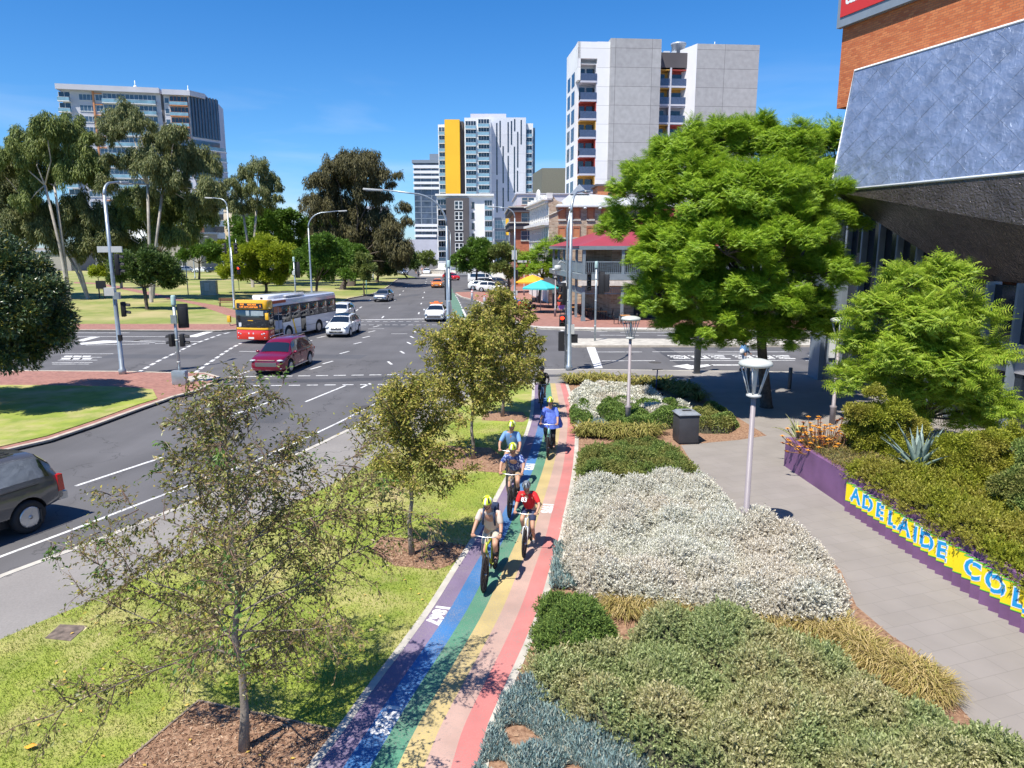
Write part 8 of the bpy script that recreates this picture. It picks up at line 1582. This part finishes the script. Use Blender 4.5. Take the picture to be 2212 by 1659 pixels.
for k in list(RAD):
    if k.endswith('L'): RAD[k[:-1]+'R'] = RAD[k]
EDG = [('pel', 'bel'), ('bel', 'che'), ('che', 'nek'), ('nek', 'hd0'), ('hd0', 'hd1'), ('hd1', 'hd2')] + [e for s in 'LR' for e in (('che', 'sh'+s), ('sh'+s, 'el'+s), ('el'+s, 'wr'+s), ('wr'+s, 'ha'+s), ('pel', 'hi'+s), ('hi'+s, 'kn'+s), ('kn'+s, 'an'+s), ('an'+s, 'to'+s))]
def person(label, loc, rz, shirt, legs, pose=None, s=1., short=True, helmet=None, hair=None, sleeve=.9, shoes=None, extras=None, skin=SKIN, grip=True, wide=1., sub=2, fingers=True, long_sleeve=False, group=None, sock=None):
    P = {k: Vector(v)*s for k, v in dict(BASE, **(pose or {})).items()}; rad = {k: (tuple(x*s for x in r) if hasattr(r, '__len__') else r*s) for k, r in RAD.items()}
    for k in ('pel', 'bel', 'che'): rad[k] = tuple(x*wide for x in rad[k]) if hasattr(rad[k], '__len__') else rad[k]*wide
    root = empty('person', loc, rz, label=label, cat='person', group=group); b = MB(); v, f = skinned(P, EDG, rad, sub, 'pel'); b.add(v, f, m=0, smooth=True)
    hc = P['hd1']; fwd = (Vector((1, 0, 0))*.9 + Vector((0, 0, -.25))).normalized(); 
    b.ball(hc + Vector((.0, 0, .005))*s, (.092*s, .075*s, .112*s), 14, 10, m=0); b.ball(hc + Vector((.094, 0, -.012))*s, (.02*s, .014*s, .026*s), 8, 5, m=0)
    for y in (-1, 1): b.ball(hc + Vector((.078, y*.032, .018))*s, (.014*s, .014*s, .010*s), 8, 5, m=1); b.ball(hc + Vector((-.005, y*.076, .0))*s, (.022*s, .012*s, .032*s), 8, 5, m=0)
    b.ball(hc + Vector((.082, 0, -.055))*s, (.012*s, .026*s, .008*s), 8, 5, m=2)
    if fingers:
        for sd_ in 'LR':
            h = P['ha'+sd_]; w = P['wr'+sd_]; d = (h-w).normalized(); y0 = 1 if sd_ == 'L' else -1; acr = Vector((0, 1, 0)) if grip else Vector((1, 0, 0)); dn = d.cross(acr).normalized(); dn = dn if dn.z < 0 else -dn
            for i in range(4):
                ln = (.9, 1, .95, .75)[i]*.034*s; p0 = h + d*.012*s + acr*(i-1.5)*.019*s; b.tube([p0 - d*.02*s, p0 + d*ln*.8, p0 + d*ln*1.2 + dn*ln*.7, p0 + d*ln*.9 + dn*ln*1.4], [.0095*s, .009*s, .008*s, .006*s], 6, m=0)
            b.tube([h - acr*y0*.02*s, h - acr*y0*.042*s + d*.02*s + dn*.01*s, h - acr*y0*.04*s + d*.045*s + dn*.02*s], [.011*s, .010*s, .007*s], 6, m=0)
    b.build('body', [skin, EYE, LIP], root)
    def cl(nm, keys, ed, m_, grow=1.14, add=.008, ends=None, radx=None):
        N_ = {k: P[k] for k in keys if k in P}; N_.update(ends or {}); rr = {k: (tuple(x*grow+add*s for x in rad[k]) if hasattr(rad.get(k), '__len__') else (rad[k]*grow+add*s)) if k in rad else radx[k] for k in N_}; v, f = skinned(N_, ed, rr, 2, 'pel' if 'pel' in N_ else None); q_ = MB(); q_.add(v, f, smooth=True); return q_.build(nm, m_, root)
    ends = {}; rx_ = {}; ed = [('pel', 'bel'), ('bel', 'che'), ('che', 'nk')]; ends['nk'] = P['che'].lerp(P['nek'], .62); rx_['nk'] = .078*s
    for sd_ in 'LR':
        e = P['sh'+sd_].lerp(P['el'+sd_], sleeve) if not long_sleeve else P['el'+sd_].lerp(P['wr'+sd_], .9); ed += [('che', 'sh'+sd_)]
        ends['se'+sd_] = e; rx_['se'+sd_] = (.058 if not long_sleeve else .042)*s
        if long_sleeve: ed += [('sh'+sd_, 'el'+sd_), ('el'+sd_, 'se'+sd_)]
        else: ed += [('sh'+sd_, 'se'+sd_)]
    keys = ['pel', 'bel', 'che', 'shL', 'shR'] + (['elL', 'elR'] if long_sleeve else []); cl('shirt', keys, ed, shirt, 1.2, .014, ends, rx_)
    ends = {}; rx_ = {}; ed = []
    ends['wst'] = P['pel'].lerp(P['bel'], .3); rx_['wst'] = .125*s*wide; ed = [('pel', 'wst')]
    for sd_ in 'LR':
        ed += [('pel', 'hi'+sd_)]
        if short: e = P['hi'+sd_].lerp(P['kn'+sd_], .72); ends['e'+sd_] = e; rx_['e'+sd_] = .085*s; ed += [('hi'+sd_, 'e'+sd_)]
        else: e = P['kn'+sd_].lerp(P['an'+sd_], .93); ends['e'+sd_] = e; rx_['e'+sd_] = .048*s; ed += [('hi'+sd_, 'kn'+sd_), ('kn'+sd_, 'e'+sd_)]
    cl('shorts' if short else 'trousers', ['pel', 'hiL', 'hiR'] + ([] if short else ['knL', 'knR']), ed, legs, 1.1, .008, ends, rx_)
    for sd_ in 'LR':
        a, t = P['an'+sd_], P['to'+sd_]; d = (t-a); q_ = MB(); hl = a + Vector((-.05, 0, -.055))*s; tp = t + Vector((.05, 0, -.012))*s; q_.tube([hl, hl.lerp(tp, .3), hl.lerp(tp, .7), tp], [.034*s, .043*s, .044*s, .028*s], 10); q_.tube([a + Vector((0, 0, .03))*s, a + Vector((-.01, 0, -.04))*s], [.046*s, .046*s], 10); q_.build('shoe', shoes or M_blk, root)
        if sock: q_ = MB(); q_.tube([a.lerp(P['kn'+sd_], .42), a.lerp(P['kn'+sd_], .2), a], [.056*s, .05*s, .043*s], 10); q_.build('sock', sock, root)
    if hair: q_ = MB(); q_.ball(hc + Vector((-.018, 0, .028))*s, (.092*s, .086*s, .105*s), 14, 10); q_.build('hair', hair, root)
    if helmet:
        q_ = MB(); n = 16; k = 7; Mh = Matrix.Translation(hc + Vector((.0, 0, .045))*s) @ Matrix.Rotation(.18, 4, 'Y'); base = len(q_.v)
        for i in range(k+1):
            ph = PI/2*(1-i/k)*1.08
            for j in range(n): t = 2*PI*j/n; q_.v.append((.138*s*math.sin(ph)*math.cos(t), .105*s*math.sin(ph)*math.sin(t), .115*s*math.cos(ph)))
        for i in range(k):
            for j in range(n): q_.f.append([i*n+j, i*n+(j+1) % n, (i+1)*n+(j+1) % n, (i+1)*n+j]); q_.m.append(1 if (j % 4 == 1 and 1 <= i <= 4) else (2 if (j % 4 == 3 and i < 5) else 0)); q_.sm.append(True)
        q_.xf(Mh); q_.build('helmet', list(helmet), root)
        q_ = MB(); q_.tube([hc + Vector((.03, .075, .05))*s, hc + Vector((.045, .06, -.06))*s, hc + Vector((.05, 0, -.12))*s, hc + Vector((.045, -.06, -.06))*s, hc + Vector((.03, -.075, .05))*s], .006*s, 5); q_.build('chin_strap', M_blk, root)
    if extras: extras(root, P, s)
    return root
Hy = (mat('helmet_lime', (.62, .75, .03), .3, var=0, coat=.5), M_blk, mat('helmet_white', (.72, .74, .72), .3, var=0)); Hk = (M_blk, mat('helmet_grey', (.12, .12, .13), .3, var=0), M_blk); Hs = (mat('helmet_silver', (.25, .28, .32), .25, metal=.3, var=0), M_blk, M_blk)
Cb = mat('shirt_beige', (.52, .44, .38), .9, var=.06, bump=.3, bscale=12); Cbs = mat('shorts_stone', (.50, .44, .36), .9, var=.06); Crd = mat('shirt_red', (.60, .015, .02), .85, var=.05, bump=.3, bscale=12); Cnv = mat('shorts_navy', (.03, .04, .09), .9); Clb = mat('shirt_light_blue', (.16, .30, .55), .85, bump=.3, bscale=12)
Cpt = mat('shirt_patterned_blue', (.03, .06, .24), .85, scale=22, col2=(.42, .50, .70), thr=(.52, .6)); Ckb = mat('kaftan_blue', (.09, .15, .52), .85, var=.2, scale=14, bump=.4, bscale=10); Cbk = mat('cloth_black', (.02, .02, .024), .9); Ckh = mat('shorts_tan', (.35, .24, .15), .9); Cwh = mat('sock_white', (.6, .6, .6), .9, var=0); Hbr = mat('hair_brown', (.07, .04, .02), .8, var=.2, scale=30)
def ride(lab, blab, front, rear, frame, sc=1., turn=0., stripe=None, **k):
    i = RIDES[0]; RIDES[0] += 1; FLIP[0] = (1, -1, 1, -1, -1, 1)[i]; po = {}
    if FLIP[0] < 0:
        for a, c in (('knL', 'knR'), ('anL', 'anR'), ('toL', 'toR'), ('knR', 'knL'), ('anR', 'anL'), ('toR', 'toL')): v = BASE[c]; po[a] = (v[0], -v[1], v[2])
    dx, dy, hy, hz = ((.03, .0, -.03, -.01), (.0, -.015, -.02, -.03), (.05, .01, .0, .0), (-.02, .0, .035, .01), (-.05, .0, .01, .02), (.0, .01, -.01, -.02))[i]
    for k_ in ('che', 'nek', 'shL', 'shR'): v = BASE[k_]; po[k_] = (v[0]+dx, v[1]+dy, v[2]-dx*.5)
    for k_ in ('hd0', 'hd1', 'hd2'): v = BASE[k_]; po[k_] = (v[0]+dx*1.2, v[1]+dy+hy*(1.2 if k_ == 'hd2' else .7), v[2]-dx*.5+hz)
    po['elL'] = (BASE['elL'][0]+dx*.3, .25+.05*((i*3) % 4)/3, 1.19+.05*(i % 3)/2); po['elR'] = (BASE['elR'][0]+dx*.3, -.24-.06*((i*5) % 4)/3, 1.24-.05*(i % 2))
    r, s = bicycle(blab, front, rear, frame, sc, turn=turn, stripe=stripe); k['pose'] = po;  person(lab, r.location.copy(), r.rotation_euler.z, s=sc, **k)
def packx(root, P, s):
    q_ = MB(); q_.box(P['che'] + Vector((-.22, 0, -.02))*s, (.16*s, .26*s, .40*s)); q_.build('backpack', mat('pack_navy', (.02, .035, .08), .8), root, bevel=.03*s)
    for y in (-1, 1): q_ = MB(); q_.tube([P['che'] + Vector((-.14, y*.10, .10))*s, P['che'] + Vector((.0, y*.11, .175))*s, P['che'] + Vector((.14, y*.105, .05))*s, P['che'] + Vector((.09, y*.12, -.16))*s], .021*s, 6); q_.build('strap', MATS['pack_navy'], root)
    q_ = MB(); q_.tube([P['wrL'] + Vector((-.02, 0, .01))*s, P['wrL'] + Vector((.01, 0, -.005))*s], .034*s, 10); q_.build('wristwatch', M_blk, root)
ride('cyclist in beige shirt with navy backpack and lime helmet, leading the group', 'bicycle with black front fork and lime details under the beige shirted rider', (1047.5, 1278), (1071, 1227), mat('frame_lime_black', (.35, .42, .03), .3, var=0), shirt=Cb, legs=Cbs, helmet=Hy, hair=Hbr, shoes=M_blk, sock=Cbk, extras=packx)
def redx(root, P, s):
    tv, tf = text_geo('83', .15*s, .004, .004); M_ = frame_mat(P['che'] + Vector((.125, -.07, -.06))*s, (0, 1, 0), (-.45, 0, 1)); q_ = MB(); q_.add([M_ @ Vector(v) for v in tv], tf); q_.build('print', M_frame, root)
ride('child cyclist in red t-shirt and navy shorts with dark helmet', 'white bicycle ridden by the child in red', (1133, 1203.5), (1150, 1162), paint('frame_white', (.7, .7, .72)), .88, shirt=Crd, legs=Cnv, helmet=Hs, hair=Hbr, shoes=mat('shoe_grey', (.2, .2, .22), .7), extras=redx, stripe=MATS['paint_white'])
ride('cyclist in blue patterned shirt and tan shorts, right behind the leader', 'grey bicycle under the rider in the patterned shirt', (1101.5, 1118), (1120, 1079), mat('frame_grey', (.10, .10, .11), .3, var=0), shirt=Cpt, legs=Ckh, helmet=Hy, hair=Hbr, shoes=Cbk, sock=Cbk)
ride('cyclist in plain light blue t-shirt, partly hidden behind the patterned shirt', 'bicycle mostly hidden behind the patterned shirt rider', (1098, 1058), (1115, 1024), mat('frame_dark', (.05, .05, .06), .3, var=0), shirt=Clb, legs=Ckh, helmet=Hy, hair=Hbr)
def kaf(root, P, s):
    q_ = MB(); n = 22; V = []; ks_ = ((1.40, .13, .20, 0), (1.25, .20, .30, 0), (1.05, .26, .36, -.02), (.90, .30, .40, -.05))
    for z, rx_, ry_, dx in ks_:
        for j in range(n): t = 2*PI*j/n; w = 1 + .06*math.sin(t*7) * (1.4-z)*2; V.append(((-.06+dx+rx_*math.cos(t)*w)*s, ry_*math.sin(t)*w*s, (z - .05*math.cos(t))*s))
    F = [(i*n+j, i*n+(j+1) % n, (i+1)*n+(j+1) % n, (i+1)*n+j) for i in range(3) for j in range(n)]; q_.add(V, F, smooth=True); q_.build('kaftan', Ckb, root)
ride('cyclist in loose bright blue kaftan top and black leggings, lime helmet', 'pale blue bicycle ridden by the person in the kaftan', (1183.5, 990), (1194, 964), mat('frame_pale_blue', (.25, .50, .55), .3, var=0), shirt=Ckb, legs=Cbk, short=False, helmet=Hy, hair=Hbr, wide=1.12, extras=kaf, sleeve=1.0)
def blx(root, P, s):
    q_ = MB(); ring = [P['che'] + Vector((.145, .06*math.cos(t), -.02+.06*math.sin(t)))*s for t in np.linspace(0, 2*PI, 15)]; q_.tube(ring, .005*s, 4); q_.build('print', M_gwall, root)
ride('cyclist in black t-shirt and black helmet, last at the top of the path', 'blue bicycle at the top of the path under the black shirted rider', (1169, 884), (1175, 864), mat('frame_blue', (.06, .16, .4), .3, var=0), .95, shirt=Cbk, legs=mat('shorts_charcoal', (.06, .06, .06), .9), helmet=Hk, hair=Hbr, extras=blx)
WALK = dict(pel=(0, 0, .93), bel=(.0, 0, 1.08), che=(.02, 0, 1.28), nek=(.03, 0, 1.43), hd0=(.05, 0, 1.49), hd1=(.06, 0, 1.58), hd2=(.05, 0, 1.66), shL=(.01, .16, 1.36), elL=(-.06, .21, 1.12), wrL=(.05, .22, .90), haL=(.08, .21, .83), shR=(.02, -.16, 1.36), elR=(.06, -.20, 1.11), wrR=(.22, -.18, .98), haR=(.28, -.17, .95),
    hiL=(0, .085, .88), knL=(.16, .09, .50), anL=(.10, .09, .10), toL=(.22, .10, .05), hiR=(0, -.085, .88), knR=(-.02, -.09, .48), anR=(-.28, -.09, .16), toR=(-.19, -.10, .06))
def walker(lab, loc, rz, s=1., shirt=Clb, legs=Cbk, **k): return person(lab, loc, rz, shirt=shirt, legs=legs, pose=WALK, s=s, grip=False, **k)
def womx(root, P, s):
    q_ = MB(); q_.ball(P['che'] + Vector((-.22, -.06, -.22))*s, (.13*s, .12*s, .17*s), 12, 8); q_.build('shoulder_bag', mat('bag_white', (.66, .66, .66), .7), root); q_ = MB(); q_.ball(P['hd1'] + Vector((-.11, 0, -.12))*s, (.05*s, .05*s, .16*s), 10, 7); q_.build('ponytail', Cbk, root)
p = G(1605, 802, KZ); walker('woman in denim jacket and pale jeans with white bag walking by the kerb', p, R(25), 1.0, mat('denim_blue', (.10, .22, .42), .9), mat('jeans_pale', (.40, .48, .60), .9), short=False, hair=Cbk, long_sleeve=True, extras=womx)
for k, (px, Y, rz, c1, c2, sh, lab) in enumerate(((904, 152, -1.2, Cwh, Cbk, True, 'pedestrian in white top and dark shorts standing on the far refuge'), (899, 176, 2.0, Cwh, Ckh, True, 'pedestrian in pale clothes farther back beside the side street'), (912, 176, -1.5, mat('top_pink', (.6, .35, .3), .9), Cwh, True, 'pedestrian in pink top walking beside the pale one'), (918, 182, -1, Cbk, Cbk, False, 'pedestrian in dark clothes by the low wall'))):
    q_ = Vector((at(px, 595, Y).x, Y, .02)); walker(lab, q_, rz, 1.02, c1, c2, short=sh, hair=Hbr, sub=1, fingers=True)
SIT = dict(WALK, pel=(0, 0, .52), bel=(.02, 0, .68), che=(.04, 0, .88), nek=(.06, 0, 1.03), hd0=(.08, 0, 1.09), hd1=(.09, 0, 1.18), hd2=(.08, 0, 1.26), shL=(.03, .17, .96), elL=(.10, .22, .74), wrL=(.32, .16, .78), haL=(.38, .14, .79), shR=(.03, -.17, .96), elR=(.10, -.22, .74), wrR=(.32, -.16, .78), haR=(.38, -.14, .79), hiL=(.02, .09, .50), knL=(.42, .10, .50), anL=(.42, .10, .12), toL=(.53, .10, .05), hiR=(.02, -.09, .50), knR=(.42, -.10, .50), anR=(.40, -.10, .12), toR=(.51, -.10, .05))
c = G(1275, 684, KZ); person('diner in dark shirt seated at a cafe table in the verandah shade', Vector((c.x-.75, c.y, KZ)), 0, Cbk, Cnv, pose=SIT, hair=Hbr, grip=False, sub=1)
